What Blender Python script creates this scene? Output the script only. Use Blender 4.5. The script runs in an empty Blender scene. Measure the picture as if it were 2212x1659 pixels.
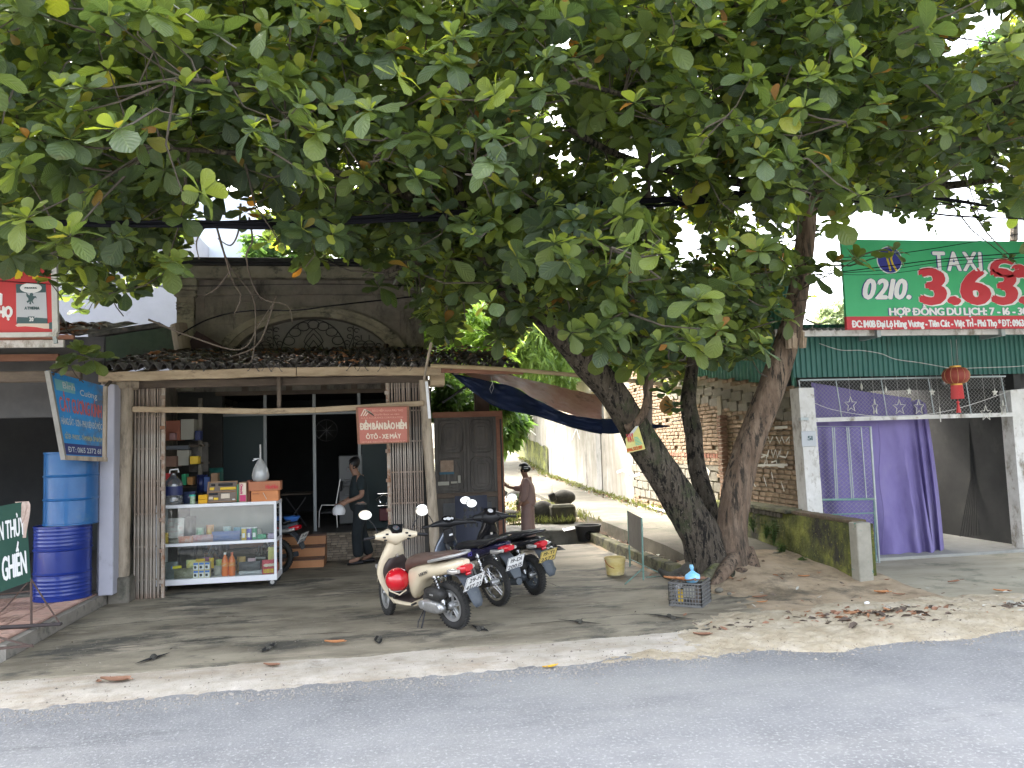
import bpy,bmesh,math,random,unicodedata
import numpy as np
from mathutils import Vector,Matrix,noise
random.seed(7);np.random.seed(7)
R=math.radians;PI=math.pi
SC=bpy.context.scene;COL=SC.collection
# ------------------------------------------------------------ camera, world, sun, exposure
CAMH=1.85
PSI=math.atan(.16);PITCH=math.atan((960-829.5)/1674);ROLL=.031
_r0=Vector((math.cos(PSI),-math.sin(PSI),0))
FWD=Vector((math.sin(PSI)*math.cos(PITCH),math.cos(PSI)*math.cos(PITCH),math.sin(PITCH)))
_u0=_r0.cross(FWD)
RIGHT=_r0*math.cos(ROLL)-_u0*math.sin(ROLL)
UP=_u0*math.cos(ROLL)+_r0*math.sin(ROLL)
CAM=Vector((0,0,CAMH))
cd=bpy.data.cameras.new('camera');cam=bpy.data.objects.new('camera',cd);COL.objects.link(cam)
m=Matrix((RIGHT,UP,-FWD)).transposed().to_4x4();m.translation=CAM;cam.matrix_world=m
cd.sensor_width=36;cd.lens=36*1674/2212;cd.clip_end=2000;cd.clip_start=.05
SC.camera=cam
SUN_EL,SUN_AZ=R(50),R(-33)
wd=bpy.data.worlds.new('World');SC.world=wd;wd.use_nodes=True
nt=wd.node_tree;bg=nt.nodes['Background']
sky=nt.nodes.new('ShaderNodeTexSky');sky.sky_type='NISHITA';sky.sun_disc=False
sky.sun_elevation=SUN_EL;sky.sun_rotation=SUN_AZ
sky.air_density=1.0;sky.dust_density=7.0;sky.ozone_density=1.0
hsv=nt.nodes.new('ShaderNodeHueSaturation');hsv.inputs['Saturation'].default_value=.42
nt.links.new(sky.outputs[0],hsv.inputs['Color']);nt.links.new(hsv.outputs[0],bg.inputs[0]);bg.inputs[1].default_value=.12
sl=bpy.data.lights.new('sun','SUN');sl.energy=.8;sl.angle=R(10);sl.color=(1,.93,.82)
so=bpy.data.objects.new('sun',sl);COL.objects.link(so)
sd=Vector((math.sin(SUN_AZ)*math.cos(SUN_EL),math.cos(SUN_AZ)*math.cos(SUN_EL),math.sin(SUN_EL)))
so.rotation_euler=sd.to_track_quat('Z','Y').to_euler();so.location=sd*40
SC.view_settings.view_transform='Standard';SC.view_settings.look='None'
SC.view_settings.gamma=1;SC.view_settings.exposure=3.78
SC.view_settings.use_curve_mapping=False
SC.cycles.max_bounces=8;SC.cycles.transparent_max_bounces=12
def ray(px,py):
 return FWD+RIGHT*((px-1106)/1674)-UP*((py-829.5)/1674)
def G(px,py,z=0.0):
 d=ray(px,py);t=(z-CAMH)/d.z;return CAM+d*t
def W(px,py,Y):
 d=ray(px,py);return CAM+d*(Y/d.y)
def WX(px,py,X):
 d=ray(px,py);return CAM+d*(X/d.x)
def proj(p):
 v=Vector(p)-CAM;z=v.dot(FWD)
 return (1106+1674*v.dot(RIGHT)/z,829.5-1674*v.dot(UP)/z,z)
# ------------------------------------------------------------ materials
MATS={}
def pm(name,cols,scale=3.,rough=.8,bump=0.,bscale=30.,stretch=(1,1,1),metal=0.,spec=.4,var=0.,stain=None,stain2=None,speck=None,coat=0.,trans=0.,detail=6,bdist=.01,bstretch=None,alpha=None):
 """noise-ramped principled material; stain = (colour, scale, lo, hi, stretch)"""
 mt=bpy.data.materials.new(name);MATS[name]=mt;mt.use_nodes=True
 n=mt.node_tree;N=n.nodes;L=n.links;b=N['Principled BSDF']
 b.inputs['Roughness'].default_value=rough;b.inputs['Metallic'].default_value=metal
 b.inputs['Specular IOR Level'].default_value=spec
 if coat:b.inputs['Coat Weight'].default_value=coat;b.inputs['Coat Roughness'].default_value=.05
 if trans:b.inputs['Transmission Weight'].default_value=trans
 if not isinstance(cols,list):cols=[cols]
 tc=N.new('ShaderNodeTexCoord');out=None
 def mapped(st):
  mp=N.new('ShaderNodeMapping');mp.inputs['Scale'].default_value=st;L.new(tc.outputs['Object'],mp.inputs[0]);return mp.outputs[0]
 def nz(sc,st,det=6,r=.6):
  x=N.new('ShaderNodeTexNoise');x.inputs['Scale'].default_value=sc;x.inputs['Detail'].default_value=det;x.inputs['Roughness'].default_value=r
  L.new(mapped(st),x.inputs['Vector']);return x
 if len(cols)==1:
  rgb=N.new('ShaderNodeRGB');rgb.outputs[0].default_value=(*cols[0],1);out=rgb.outputs[0]
 else :
  x=nz(scale,stretch,detail+2,.68);rp=N.new('ShaderNodeValToRGB');e=rp.color_ramp.elements
  while len(e)<len(cols):e.new(.5)
  for i,c in enumerate(cols):
   e[i].position=.32+.36*i/(len(cols)-1);e[i].color=(*c,1)
  L.new(x.outputs[0],rp.inputs[0]);out=rp.outputs[0]
 def mix(fac,a,bb,mode='MIX'):
  q=N.new('ShaderNodeMix');q.data_type='RGBA';q.blend_type=mode
  if isinstance(fac,float):q.inputs[0].default_value=fac
  else :L.new(fac,q.inputs[0])
  for i,v in ((6,a),(7,bb)):
   if isinstance(v,tuple):q.inputs[i].default_value=(*v,1)
   else :L.new(v,q.inputs[i])
  return q.outputs[2]
 for st in (stain,stain2):
  if st:
   x=nz(st[1],st[4]if len(st)>4 else (1,1,1),9,.72);mr=N.new('ShaderNodeMapRange')
   mr.inputs[1].default_value=st[2];mr.inputs[2].default_value=st[3];L.new(x.outputs[0],mr.inputs[0])
   out=mix(mr.outputs[0],out,st[0])
 if speck:
  x=nz(speck[1],(1,1,1),2);mr=N.new('ShaderNodeMapRange');mr.inputs[1].default_value=speck[2];mr.inputs[2].default_value=speck[3]
  L.new(x.outputs[0],mr.inputs[0]);out=mix(mr.outputs[0],out,speck[0])
 if var:
  oi=N.new('ShaderNodeObjectInfo');mr=N.new('ShaderNodeMapRange');mr.inputs[3].default_value=1-var;mr.inputs[4].default_value=1+var*.6
  L.new(oi.outputs['Random'],mr.inputs[0])
  cb=N.new('ShaderNodeCombineColor')
  for i in range(3):L.new(mr.outputs[0],cb.inputs[i])
  out=mix(1.0,out,cb.outputs[0],'MULTIPLY')
 L.new(out,b.inputs['Base Color'])
 if bump:
  x=nz(bscale,bstretch or stretch,8,.65);bp=N.new('ShaderNodeBump');bp.inputs['Strength'].default_value=bump;bp.inputs['Distance'].default_value=bdist
  L.new(x.outputs[0],bp.inputs['Height']);L.new(bp.outputs[0],b.inputs['Normal'])
 if alpha is not None:b.inputs['Alpha'].default_value=alpha
 return mt
def glassmat(name,tint=(1,1,1),refl=.08,rough=.02,dirt=.0):
 mt=bpy.data.materials.new(name);MATS[name]=mt;mt.use_nodes=True;n=mt.node_tree;N=n.nodes;L=n.links
 N.remove(N['Principled BSDF']);o=N['Material Output']
 t=N.new('ShaderNodeBsdfTransparent');t.inputs[0].default_value=(*tint,1)
 g=N.new('ShaderNodeBsdfGlossy');g.inputs[1].default_value=rough;g.inputs[0].default_value=(1,1,1,1)
 f=N.new('ShaderNodeFresnel');f.inputs[0].default_value=1.5
 a=N.new('ShaderNodeMath');a.operation='MULTIPLY';a.inputs[1].default_value=refl/.04;L.new(f.outputs[0],a.inputs[0]);a.use_clamp=True
 mx=N.new('ShaderNodeMixShader');L.new(a.outputs[0],mx.inputs[0]);L.new(t.outputs[0],mx.inputs[1]);L.new(g.outputs[0],mx.inputs[2])
 last=mx.outputs[0]
 if dirt:
  d=N.new('ShaderNodeBsdfDiffuse');d.inputs[0].default_value=(.7,.7,.68,1);m2=N.new('ShaderNodeMixShader');m2.inputs[0].default_value=dirt
  L.new(last,m2.inputs[1]);L.new(d.outputs[0],m2.inputs[2]);last=m2.outputs[0]
 L.new(last,o.inputs[0]);return mt
# ------------------------------------------------------------ mesh building
class MB:
 def __init__(s):s.v=[];s.f=[];s.m=[];s.mi=0
 def add(s,vs,fs):
  o=len(s.v);s.v+=[tuple(v)for v in vs]
  for f in fs:s.f.append(tuple(i+o for i in f));s.m.append(s.mi)
  return s
 def box(s,c,d,rot=None,ch=0.0):
  c=Vector(c);h=[x/2 for x in d]
  if ch>0:
   a,b,e=h;vs=[];q=min(ch,min(h)*.9)
   for sx in (-1,1):
    for sy in (-1,1):
     for sz in (-1,1):
      vs+=[(sx*a,sy*(b-q),sz*(e-q)),(sx*(a-q),sy*b,sz*(e-q)),(sx*(a-q),sy*(b-q),sz*e)]
   bm=bmesh.new();[bm.verts.new(v)for v in vs];bmesh.ops.convex_hull(bm,input=bm.verts)
   bm.verts.index_update();fs=[[v.index for v in f.verts]for f in bm.faces];vs=[v.co.copy()for v in bm.verts];bm.free()
  else :
   vs=[Vector((sx*h[0],sy*h[1],sz*h[2]))for sx in (-1,1)for sy in (-1,1)for sz in (-1,1)]
   fs=[(0,1,3,2),(4,6,7,5),(0,4,5,1),(2,3,7,6),(0,2,6,4),(1,5,7,3)]
  if rot is not None:vs=[rot@Vector(v)for v in vs]
  return s.add([Vector(v)+c for v in vs],fs)
 def b2(s,x0,x1,y0,y1,z0,z1,ch=0.0):
  return s.box(((x0+x1)/2,(y0+y1)/2,(z0+z1)/2),(abs(x1-x0),abs(y1-y0),abs(z1-z0)),None,ch)
 def bar(s,a,b,w,h,up=(0,0,1),ch=0.0):
  a=Vector(a);b=Vector(b);d=(b-a);l=d.length;x=d.normalized();u=Vector(up)
  if abs(x.dot(u))>.98:u=Vector((0,1,0))
  y=u.cross(x).normalized();z=x.cross(y)
  return s.box((a+b)/2,(l,w,h),Matrix((x,y,z)).transposed(),ch)
 def tube(s,pts,r,n=8,caps=True,closed=False):
  pts=[Vector(p)for p in pts];k=len(pts)
  rs=r if isinstance(r,(list,tuple))else [r]*k
  vs=[];pu=None
  for i,p in enumerate(pts):
   if closed:t=pts[(i+1)%k]-pts[i-1]
   else :t=pts[min(i+1,k-1)]-pts[max(i-1,0)]
   t=t.normalized()if t.length>1e-9 else Vector((0,0,1))
   if pu is None:
    pu=Vector((0,0,1))if abs(t.z)<.9 else Vector((1,0,0))
   u=(pu-t*pu.dot(t))
   if u.length<1e-6:u=t.orthogonal()
   u.normalize();w=t.cross(u);pu=u
   for j in range(n):
    a=2*PI*j/n;vs.append(p+(u*math.cos(a)+w*math.sin(a))*rs[i])
  fs=[]
  for i in range(k if closed else k-1):
   i2=(i+1)%k
   for j in range(n):
    j2=(j+1)%n;fs.append((i*n+j,i*n+j2,i2*n+j2,i2*n+j))
  if caps and not closed:fs+=[tuple(range(n))[::-1],tuple((k-1)*n+j for j in range(n))]
  return s.add(vs,fs)
 def lathe(s,prof,c=(0,0,0),n=24,axis='Z',rot=None,sx=1.,sy=1.):
  vs=[];fs=[];k=len(prof)
  for (r,z)in prof:
   for j in range(n):
    a=2*PI*j/n;v=Vector((r*math.cos(a)*sx,r*math.sin(a)*sy,z))
    if axis=='Y':v=Vector((v.x,v.z,v.y))
    if axis=='X':v=Vector((v.z,v.x,v.y))
    if rot is not None:v=rot@v
    vs.append(v+Vector(c))
  for i in range(k-1):
   for j in range(n):
    j2=(j+1)%n;fs.append((i*n+j,i*n+j2,(i+1)*n+j2,(i+1)*n+j))
  cl=tuple(prof[0])==tuple(prof[-1])
  if prof[0][0]>1e-5 and not cl:fs.append(tuple(range(n))[::-1])
  if prof[-1][0]>1e-5 and not cl:fs.append(tuple((k-1)*n+j for j in range(n)))
  return s.add(vs,fs)
 def loft(s,rings,caps=True,closed=True):
  n=len(rings[0]);vs=[v for r in rings for v in r];fs=[]
  for i in range(len(rings)-1):
   for j in range(n if closed else n-1):
    j2=(j+1)%n;fs.append((i*n+j,i*n+j2,(i+1)*n+j2,(i+1)*n+j))
  if caps:fs+=[tuple(range(n))[::-1],tuple((len(rings)-1)*n+j for j in range(n))]
  return s.add(vs,fs)
 def grid(s,fn,nu,nv):
  vs=[fn(i/nu,j/nv)for i in range(nu+1)for j in range(nv+1)]
  fs=[(i*(nv+1)+j,(i+1)*(nv+1)+j,(i+1)*(nv+1)+j+1,i*(nv+1)+j+1)for i in range(nu)for j in range(nv)]
  return s.add(vs,fs)
 def prism(s,poly,d):
  n=len(poly);d=Vector(d);a=[Vector(p)for p in poly]
  return s.add(a+[p+d for p in a],[tuple(range(n))[::-1],tuple(range(n,2*n))]+[(i,(i+1)%n,n+(i+1)%n,n+i)for i in range(n)])
 def sphere(s,c,r,nu=16,nv=10,rot=None):
  if not isinstance(r,(tuple,list)):r=(r,r,r)
  rings=[]
  for i in range(1,nv):
   t=PI*i/nv
   rings.append([Vector((r[0]*math.sin(t)*math.cos(2*PI*j/nu),r[1]*math.sin(t)*math.sin(2*PI*j/nu),r[2]*math.cos(t)))for j in range(nu)])
  vs=[v for q in rings for v in q]+[Vector((0,0,r[2])),Vector((0,0,-r[2]))];fs=[]
  for i in range(nv-2):
   for j in range(nu):fs.append((i*nu+j,(i+1)*nu+j,(i+1)*nu+(j+1)%nu,i*nu+(j+1)%nu))
  t=len(vs)-2
  for j in range(nu):fs.append((t,j,(j+1)%nu));fs.append((t+1,(nv-2)*nu+(j+1)%nu,(nv-2)*nu+j))
  if rot is not None:vs=[rot@v for v in vs]
  return s.add([v+Vector(c)for v in vs],fs)
 def xf(s,M):
  s.v=[tuple(M@Vector(v))for v in s.v];return s
 def mesh(s,name,mats,smooth=None):
  me=bpy.data.meshes.new(name);me.from_pydata(s.v,[],s.f)
  for mt in (mats if isinstance(mats,(list,tuple))else [mats]):me.materials.append(mt)
  if max(s.m,default=0)>0:me.polygons.foreach_set('material_index',s.m)
  me.update()
  bm=bmesh.new();bm.from_mesh(me);bmesh.ops.recalc_face_normals(bm,faces=bm.faces);bm.to_mesh(me);bm.free()
  if smooth:
   me.shade_smooth();me.set_sharp_from_angle(angle=R(smooth))
  return me
WM={}
def tag(o,label=None,cat=None,group=None,kind=None):
 if label:o['label']=label
 if cat:o['category']=cat
 if group:o['group']=group
 if kind:o['kind']=kind
 return o
def thing(name,label,cat,loc=(0,0,0),rz=0.,group=None,rot=None):
 o=bpy.data.objects.new(name,None);COL.objects.link(o);o.empty_display_size=.1
 M=Matrix.Translation(Vector(loc))@(rot.to_4x4()if rot is not None else Matrix.Rotation(rz,4,'Z'))
 o.matrix_world=M;WM[o]=M.copy();return tag(o,label,cat,group)
def part(name,mb,mat,parent=None,label=None,smooth=None,world=True,bevel=0.,kind=None,cat=None,group=None,loc=None):
 """link a mesh; world=True: vertices are in world space and are moved into the parent's frame. loc: own origin"""
 P=WM[parent]if parent is not None else Matrix.Identity(4)
 if world:
  I=P.inverted()
  if loc is not None and parent is None:I=Matrix.Translation(-Vector(loc))
  if parent is not None or loc is not None:mb.v=[tuple(I@Vector(v))for v in mb.v]
 me=mb.mesh(name,mat,smooth)if isinstance(mb,MB)else mb
 o=bpy.data.objects.new(name,me);COL.objects.link(o)
 if parent is not None:o.parent=parent
 elif loc is not None:o.location=loc
 WM[o]=P.copy()if parent is not None else Matrix.Translation(Vector(loc or (0,0,0)))
 if bevel:
  md=o.modifiers.new('bevel','BEVEL');md.width=bevel;md.segments=2;md.limit_method='ANGLE';md.angle_limit=R(40)
 return tag(o,label,cat,group,kind)
def solo(name,mb,mat,label,cat,loc,**k):
 return part(name,mb,mat,None,label,cat=cat,loc=loc,**k)
def piece(name,me,parent,M,label=None):
 o=bpy.data.objects.new(name,me);COL.objects.link(o)
 if parent is not None:o.parent=parent;o.matrix_local=WM[parent].inverted()@M
 else :o.matrix_world=M
 WM[o]=M.copy()
 return tag(o,label)
def TR(x,y,z):return Matrix.Translation((x,y,z))
def RX(a):return Matrix.Rotation(a,4,'X')
def RY(a):return Matrix.Rotation(a,4,'Y')
def RZ(a):return Matrix.Rotation(a,4,'Z')
def copy_tree(o,parent=None):
 c=o.copy();COL.objects.link(c);c.parent=parent;WM[c]=WM[o].copy()
 for ch in [x for x in o.children]:copy_tree(ch,c)
 return c
# ------------------------------------------------------------ lettering
_gc={}
def glyph(c):
 if c in _gc:return _gc[c]
 cu=bpy.data.curves.new('g','FONT');cu.body=c;cu.size=1;cu.resolution_u=3
 o=bpy.data.objects.new('g',cu);COL.objects.link(o)
 dg=bpy.context.evaluated_depsgraph_get();me=bpy.data.meshes.new_from_object(o.evaluated_get(dg))
 vs=[(v.co.x,v.co.y)for v in me.vertices];fs=[tuple(p.vertices)for p in me.polygons]
 bpy.data.objects.remove(o);bpy.data.curves.remove(cu);bpy.data.meshes.remove(me)
 x0=min((v[0]for v in vs),default=0);x1=max((v[0]for v in vs),default=.3)
 r=([(a-x0,b)for a,b in vs],fs,x1-x0);_gc[c]=r;return r
CAPH=None
def text2d(s,gap=.09):
 """-> verts, faces in units of cap height 1, with Vietnamese marks drawn as strokes"""
 global CAPH
 if CAPH is None:CAPH=max(v[1]for v in glyph('H')[0])
 V=[];F=[];x=0.
 def quad(a,b,w):
  ax,ay=a;bx,by=b;dx,dy=bx-ax,by-ay;l=math.hypot(dx,dy)or 1;nx,ny=-dy/l*w/2,dx/l*w/2
  o=len(V);V.extend([(ax+nx,ay+ny),(bx+nx,by+ny),(bx-nx,by-ny),(ax-nx,ay-ny)]);F.append((o,o+3,o+2,o+1))
 for ch in s:
  if ch==' ':x+=.32;continue
  base=ch;marks=''
  if ch in 'Đđ':base='D' if ch=='Đ' else 'd';marks='BAR'
  else :
   dd=unicodedata.normalize('NFD',ch);base=dd[0];marks=dd[1:]
  vs,fs,w=glyph(base);o=len(V)
  V.extend([(x+a/CAPH,b/CAPH)for a,b in vs]);F.extend([tuple(i+o for i in f)for f in fs])
  w/=CAPH;top=max((b for a,b in vs),default=.7)/CAPH;cx=x+w/2;t=.1
  if marks=='BAR':quad((x-.1,.5 if ch=='Đ' else .88),(x+w*.5,.5 if ch=='Đ' else .88),t)
  else :
   y=top+.1;sh=0
   for mk in marks:
    if mk=='\u0302':quad((cx-.17,y),(cx,y+.16),t);quad((cx,y+.16),(cx+.17,y),t);y+=.2;sh=.08
    elif mk=='\u0306':quad((cx-.17,y+.12),(cx,y),t);quad((cx,y),(cx+.17,y+.12),t);y+=.18
    elif mk=='\u031b':quad((x+w*.85,top*.85),(x+w+.08,top+.1),t)
    elif mk=='\u0301':quad((cx-.04+sh,y),(cx+.12+sh,y+.2),t)
    elif mk=='\u0300':quad((cx+.04,y),(cx-.12,y+.2),t)
    elif mk=='\u0309':quad((cx,y),(cx+.1,y+.1),t);quad((cx+.1,y+.1),(cx-.08,y+.2),t)
    elif mk=='\u0303':quad((cx-.18,y),(cx,y+.1),t);quad((cx,y+.1),(cx+.18,y+.04),t)
    elif mk=='\u0323':quad((cx-.07,-.2),(cx+.07,-.2),.13)
  x+=w+gap
 return V,F,max(x-gap,.01)
def letters(s,org,ux,uz,width,height,bold=.05,gap=.12,depth=.0035,shear=0.):
 """lettering on a plane; org = lower left, ux/uz unit vectors, total width, cap height"""
 V,F,w=text2d(s,gap);mb=MB();org=Vector(org);ux=Vector(ux);uz=Vector(uz);n=uz.cross(ux)*-1
 n=ux.cross(uz);b=bold*height;k=0
 q_=min(1.4,width/(w*height));b1_=b*q_
 offs=[(0,0),(-b,0),(b,0),(0,b*.6),(0,-b*.6),(-b*.6,b*.5),(b*.6,-b*.5)]if bold else [(0,0)]
 for dx,dy in offs:
  mb.add([org+ux*(v[0]/w*width+v[1]*shear*height+dx*q_)+uz*(v[1]*height+dy)+n*(depth+k*.00025)for v in V],F);k+=1
 return mb
# ------------------------------------------------------------ the materials of the place
asphalt=pm('asphalt',[(.165,.166,.172),(.215,.216,.221),(.265,.265,.266)],scale=.9,rough=.75,bump=.9,bscale=55,bdist=.012,speck=((.36,.36,.355),38,.54,.72),stain=((.32,.315,.30),.35,.46,.72,(.5,1.4,1)),stain2=((.13,.13,.135),.8,.6,.72,(.25,1.5,1)),spec=.35)
verge_m=pm('verge_sand',[(.36,.32,.26),(.46,.415,.35),(.55,.50,.44)],scale=3,rough=.9,bump=.5,bscale=45,speck=((.25,.22,.19),60,.66,.74),stain=((.33,.27,.20),1.2,.48,.68,(.5,1.6,1)),stain2=((.25,.22,.18),3.5,.56,.72))
yard_m=pm('yard_concrete',[(.12,.10,.07),(.24,.21,.155),(.34,.30,.225)],scale=1.1,stretch=(.7,1.5,1),rough=.78,bump=.35,bscale=26,stain=((.075,.07,.056),1.0,.51,.60,(.6,1.2,1)),stain2=((.36,.31,.235),1.7,.57,.66,(.55,1.8,1)),speck=((.33,.32,.28),45,.7,.78))
step_m=pm('step_concrete',[(.11,.105,.09),(.19,.18,.15),(.25,.23,.19)],scale=2.2,stretch=(.6,1.5,1),rough=.85,bump=.4,bscale=30,stain=((.045,.05,.04),2.5,.5,.68))
lane_m=pm('lane_concrete',[(.075,.067,.05),(.115,.103,.076),(.155,.14,.104)],scale=1.4,rough=.85,bump=.6,bscale=22,stain=((.05,.055,.03),1.1,.52,.68),speck=((.07,.06,.045),35,.64,.72))
soil_m=pm('soil',[(.20,.15,.095),(.33,.255,.17),(.42,.335,.235)],scale=2.2,rough=.95,bump=.7,bscale=18,stain=((.10,.085,.06),1.5,.52,.66),speck=((.4,.35,.27),50,.66,.75))
ground_m=pm('open_ground',[(.07,.07,.035),(.12,.11,.06)],scale=.4,rough=.95)
conc=pm('grey_concrete',[(.22,.215,.2),(.31,.30,.28)],scale=4,rough=.85,bump=.3,bscale=35,stain=((.12,.12,.1),2.2,.55,.72))
conc_d=pm('old_concrete',[(.10,.09,.075),(.16,.145,.12),(.21,.19,.155)],scale=5,rough=.9,bump=.4,bscale=30,stain=((.05,.055,.04),3,.5,.7))
mossy=pm('mossy_plaster',[(.035,.045,.015),(.11,.12,.025),(.24,.25,.05)],scale=2.6,rough=.95,bump=1.,bscale=16,bdist=.03,stain=((.03,.028,.02),1.8,.48,.62,(1,1,.7)),speck=((.25,.24,.05),22,.62,.72))
mossy2=pm('mossy_kerb',[(.10,.095,.06),(.17,.16,.10),(.16,.18,.04)],scale=5,rough=.95,bump=.8,bscale=20,stain=((.035,.035,.025),4,.48,.62))
whitewash=pm('worn_whitewash',[(.23,.217,.187),(.32,.30,.262),(.39,.37,.33)],scale=2.2,rough=.9,bump=.3,bscale=24,stain=((.22,.20,.16),2.4,.46,.62,(1,1.6,.16)),stain2=((.10,.09,.075),1.6,.56,.68,(1,1,.35)))
plaster_d=pm('grimy_plaster',[(.135,.12,.10),(.22,.195,.165),(.29,.26,.22)],scale=2.4,rough=.9,bump=.4,bscale=18,stain=((.035,.035,.032),2.0,.52,.68,(1,1,.45)),stain2=((.06,.075,.04),3.2,.6,.7))
plaster_l=pm('pale_grimy_plaster',[(.18,.162,.127),(.30,.27,.205),(.36,.33,.255)],scale=3,rough=.9,bump=.4,bscale=22,stain=((.045,.045,.04),2.6,.52,.66,(1,1,1.6)))
lavender=pm('lavender_render',[(.36,.36,.42),(.42,.42,.48)],scale=2,rough=.85,bump=.1,bscale=20,stain=((.2,.2,.22),2.6,.6,.75))
bluewhite=pm('bluish_white_render',[(.55,.60,.70),(.64,.69,.78)],scale=1.2,rough=.8,stain=((.40,.43,.5),1.4,.55,.72,(2,2,.3)))
brick_m=pm('fired_brick',[(.21,.135,.08),(.28,.195,.12),(.33,.25,.165)],scale=9,rough=.92,bump=.6,bscale=40,var=.28,stain=((.5,.42,.3),6,.58,.7))
brick_d=pm('dark_brick',[(.24,.09,.055),(.33,.14,.085)],scale=9,rough=.92,bump=.5,bscale=40,var=.2)
block_m=pm('cinder_block',[(.17,.155,.12),(.23,.21,.165)],scale=8,rough=.95,bump=.9,bscale=60,var=.18,stain=((.13,.12,.09),4,.55,.7))
mortar=pm('pale_mortar',[(.25,.215,.155),(.33,.29,.215)],scale=6,rough=.95,bump=.6,bscale=30,stain=((.17,.16,.11),2.2,.52,.66))
wood=pm('weathered_timber',[(.26,.19,.12),(.38,.29,.19),(.46,.36,.24)],scale=3,stretch=(1,4,4),rough=.8,bump=.35,bscale=14,stain=((.13,.09,.06),2.5,.56,.7,(1,3,3)),var=.12)
wood_v=pm('weathered_post',[(.24,.195,.145),(.36,.30,.23),(.44,.37,.29)],scale=3,stretch=(4,4,.8),rough=.85,bump=.45,bscale=14,stain=((.08,.065,.05),2.5,.52,.7,(3,3,.6)))
wood_d=pm('dark_timber',[(.07,.052,.04),(.11,.085,.065),(.15,.115,.085)],scale=3,stretch=(1,4,4),rough=.8,bump=.3,bscale=14)
wood_r=pm('reddish_timber',[(.19,.085,.055),(.28,.14,.09)],scale=3,stretch=(1,4,4),rough=.8,bump=.3,bscale=14)
door_w=pm('old_door_wood',[(.055,.05,.047),(.09,.082,.075),(.12,.108,.095)],scale=3,stretch=(3,3,.7),rough=.7,bump=.3,bscale=18,stain=((.15,.14,.125),3,.6,.72))
bamboo_m=pm('bamboo_pole',[(.34,.25,.14),(.45,.35,.21)],scale=4,rough=.6)
tile_m=pm('roof_tile',[(.06,.055,.055),(.10,.09,.088),(.15,.13,.12)],scale=9,rough=.9,bump=.4,bscale=40,var=.3,stain=((.20,.16,.13),9,.58,.7),stain2=((.03,.03,.025),4,.5,.7))
slat_m=pm('shutter_steel',[(.22,.19,.16),(.32,.285,.245),(.40,.365,.32)],scale=6,stretch=(2,2,.6),rough=.55,metal=.2,stain=((.17,.075,.035),2.2,.46,.6,(1.6,1,.5)),var=.25)
strap_m=pm('rusty_strap',[(.28,.2,.14),(.4,.36,.31)],scale=9,rough=.7,metal=.1,stain=((.2,.09,.045),5,.5,.62))
alu=pm('aluminium',(.62,.63,.65),rough=.35,metal=.8)
alu_g=pm('dull_aluminium',(.28,.30,.31),rough=.5,metal=.5)
steel=pm('bare_steel',(.5,.5,.5),rough=.35,metal=1.)
chrome=pm('chrome',(.8,.8,.8),rough=.08,metal=1.)
iron=pm('black_iron',(.02,.02,.022),rough=.6)
galv=pm('galvanised_tube',[(.30,.34,.34),(.40,.43,.43)],scale=9,rough=.5,metal=.5,stain=((.24,.17,.12),7,.6,.72))
greentube=pm('green_painted_tube',[(.10,.22,.19),(.2,.32,.28)],scale=12,rough=.5,stain=((.25,.2,.16),9,.55,.7))
white_p=pm('white_paint',[(.7,.71,.74),(.76,.77,.8)],scale=4,rough=.45)
white_plain=pm('white_print',(.78,.78,.78),rough=.6)
black_p=pm('black_plastic',(.018,.018,.02),rough=.45)
black_s=pm('black_shiny',(.012,.012,.014),rough=.2,coat=.6)
rubber=pm('tyre_rubber',[(.02,.02,.02),(.04,.038,.036)],scale=9,rough=.85,bump=.3,bscale=60)
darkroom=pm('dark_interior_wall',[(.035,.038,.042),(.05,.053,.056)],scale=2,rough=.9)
darkwall=pm('mottled_dark_wall',[(.035,.036,.036),(.06,.06,.058)],scale=1.5,rough=.95,bump=.2,bscale=15,stain=((.085,.083,.076),1.6,.56,.75))  # very dark grey wall, mottled with paler blotches
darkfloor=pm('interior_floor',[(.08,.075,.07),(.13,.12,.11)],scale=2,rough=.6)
orange_t=pm('orange_step_tile',[(.46,.20,.085),(.54,.26,.12)],scale=5,rough=.35,var=.08)
dark_t=pm('dark_step_tile',(.09,.045,.03),rough=.35)
stone_t=pm('split_stone',[(.26,.21,.16),(.38,.32,.25)],scale=9,rough=.85,bump=.5,bscale=40,var=.4)
pink_t=pm('pink_paving_tile',[(.34,.20,.16),(.42,.265,.21),(.46,.31,.25)],scale=5,rough=.75,bump=.2,bscale=30,var=.12,stain=((.2,.14,.11),3,.55,.7))
joint_m=pm('tile_joint',(.12,.09,.075),rough=.95)
green_corr=pm('green_corrugated_sheet',[(.03,.12,.10),(.045,.15,.125)],scale=2,rough=.5,stretch=(1,1,.3),stain=((.06,.1,.09),3,.55,.7,(3,3,.4)))
gwhite=pm('weathered_white_paint',[(.5,.49,.46),(.64,.63,.61)],scale=5,rough=.75,bump=.4,bscale=22,stain=((.22,.19,.15),3.5,.52,.64,(1,1,.5)),stain2=((.34,.30,.26),9,.6,.68))
purple=pm('purple_cloth',[(.125,.10,.25),(.17,.14,.315),(.19,.16,.33)],scale=1.3,stain=((.21,.18,.33),1.6,.52,.75,(1,1,.6)),rough=.85,bump=.15,bscale=60,stretch=(1,1,.5))
purple_o=pm('faded_purple_cloth',[(.15,.11,.26),(.18,.13,.30)],scale=1.3,rough=.9)
red_sign=pm('red_vinyl',(.56,.055,.06),rough=.5)
yellow_v=pm('yellow_vinyl',(.72,.55,.03),rough=.5)
green_sign=pm('green_vinyl',[(.045,.40,.16),(.07,.46,.2)],scale=.9,rough=.45,bump=.12,bscale=1.2,bdist=.1)
red_v2=pm('crimson_vinyl',(.55,.04,.055),rough=.5)
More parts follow.
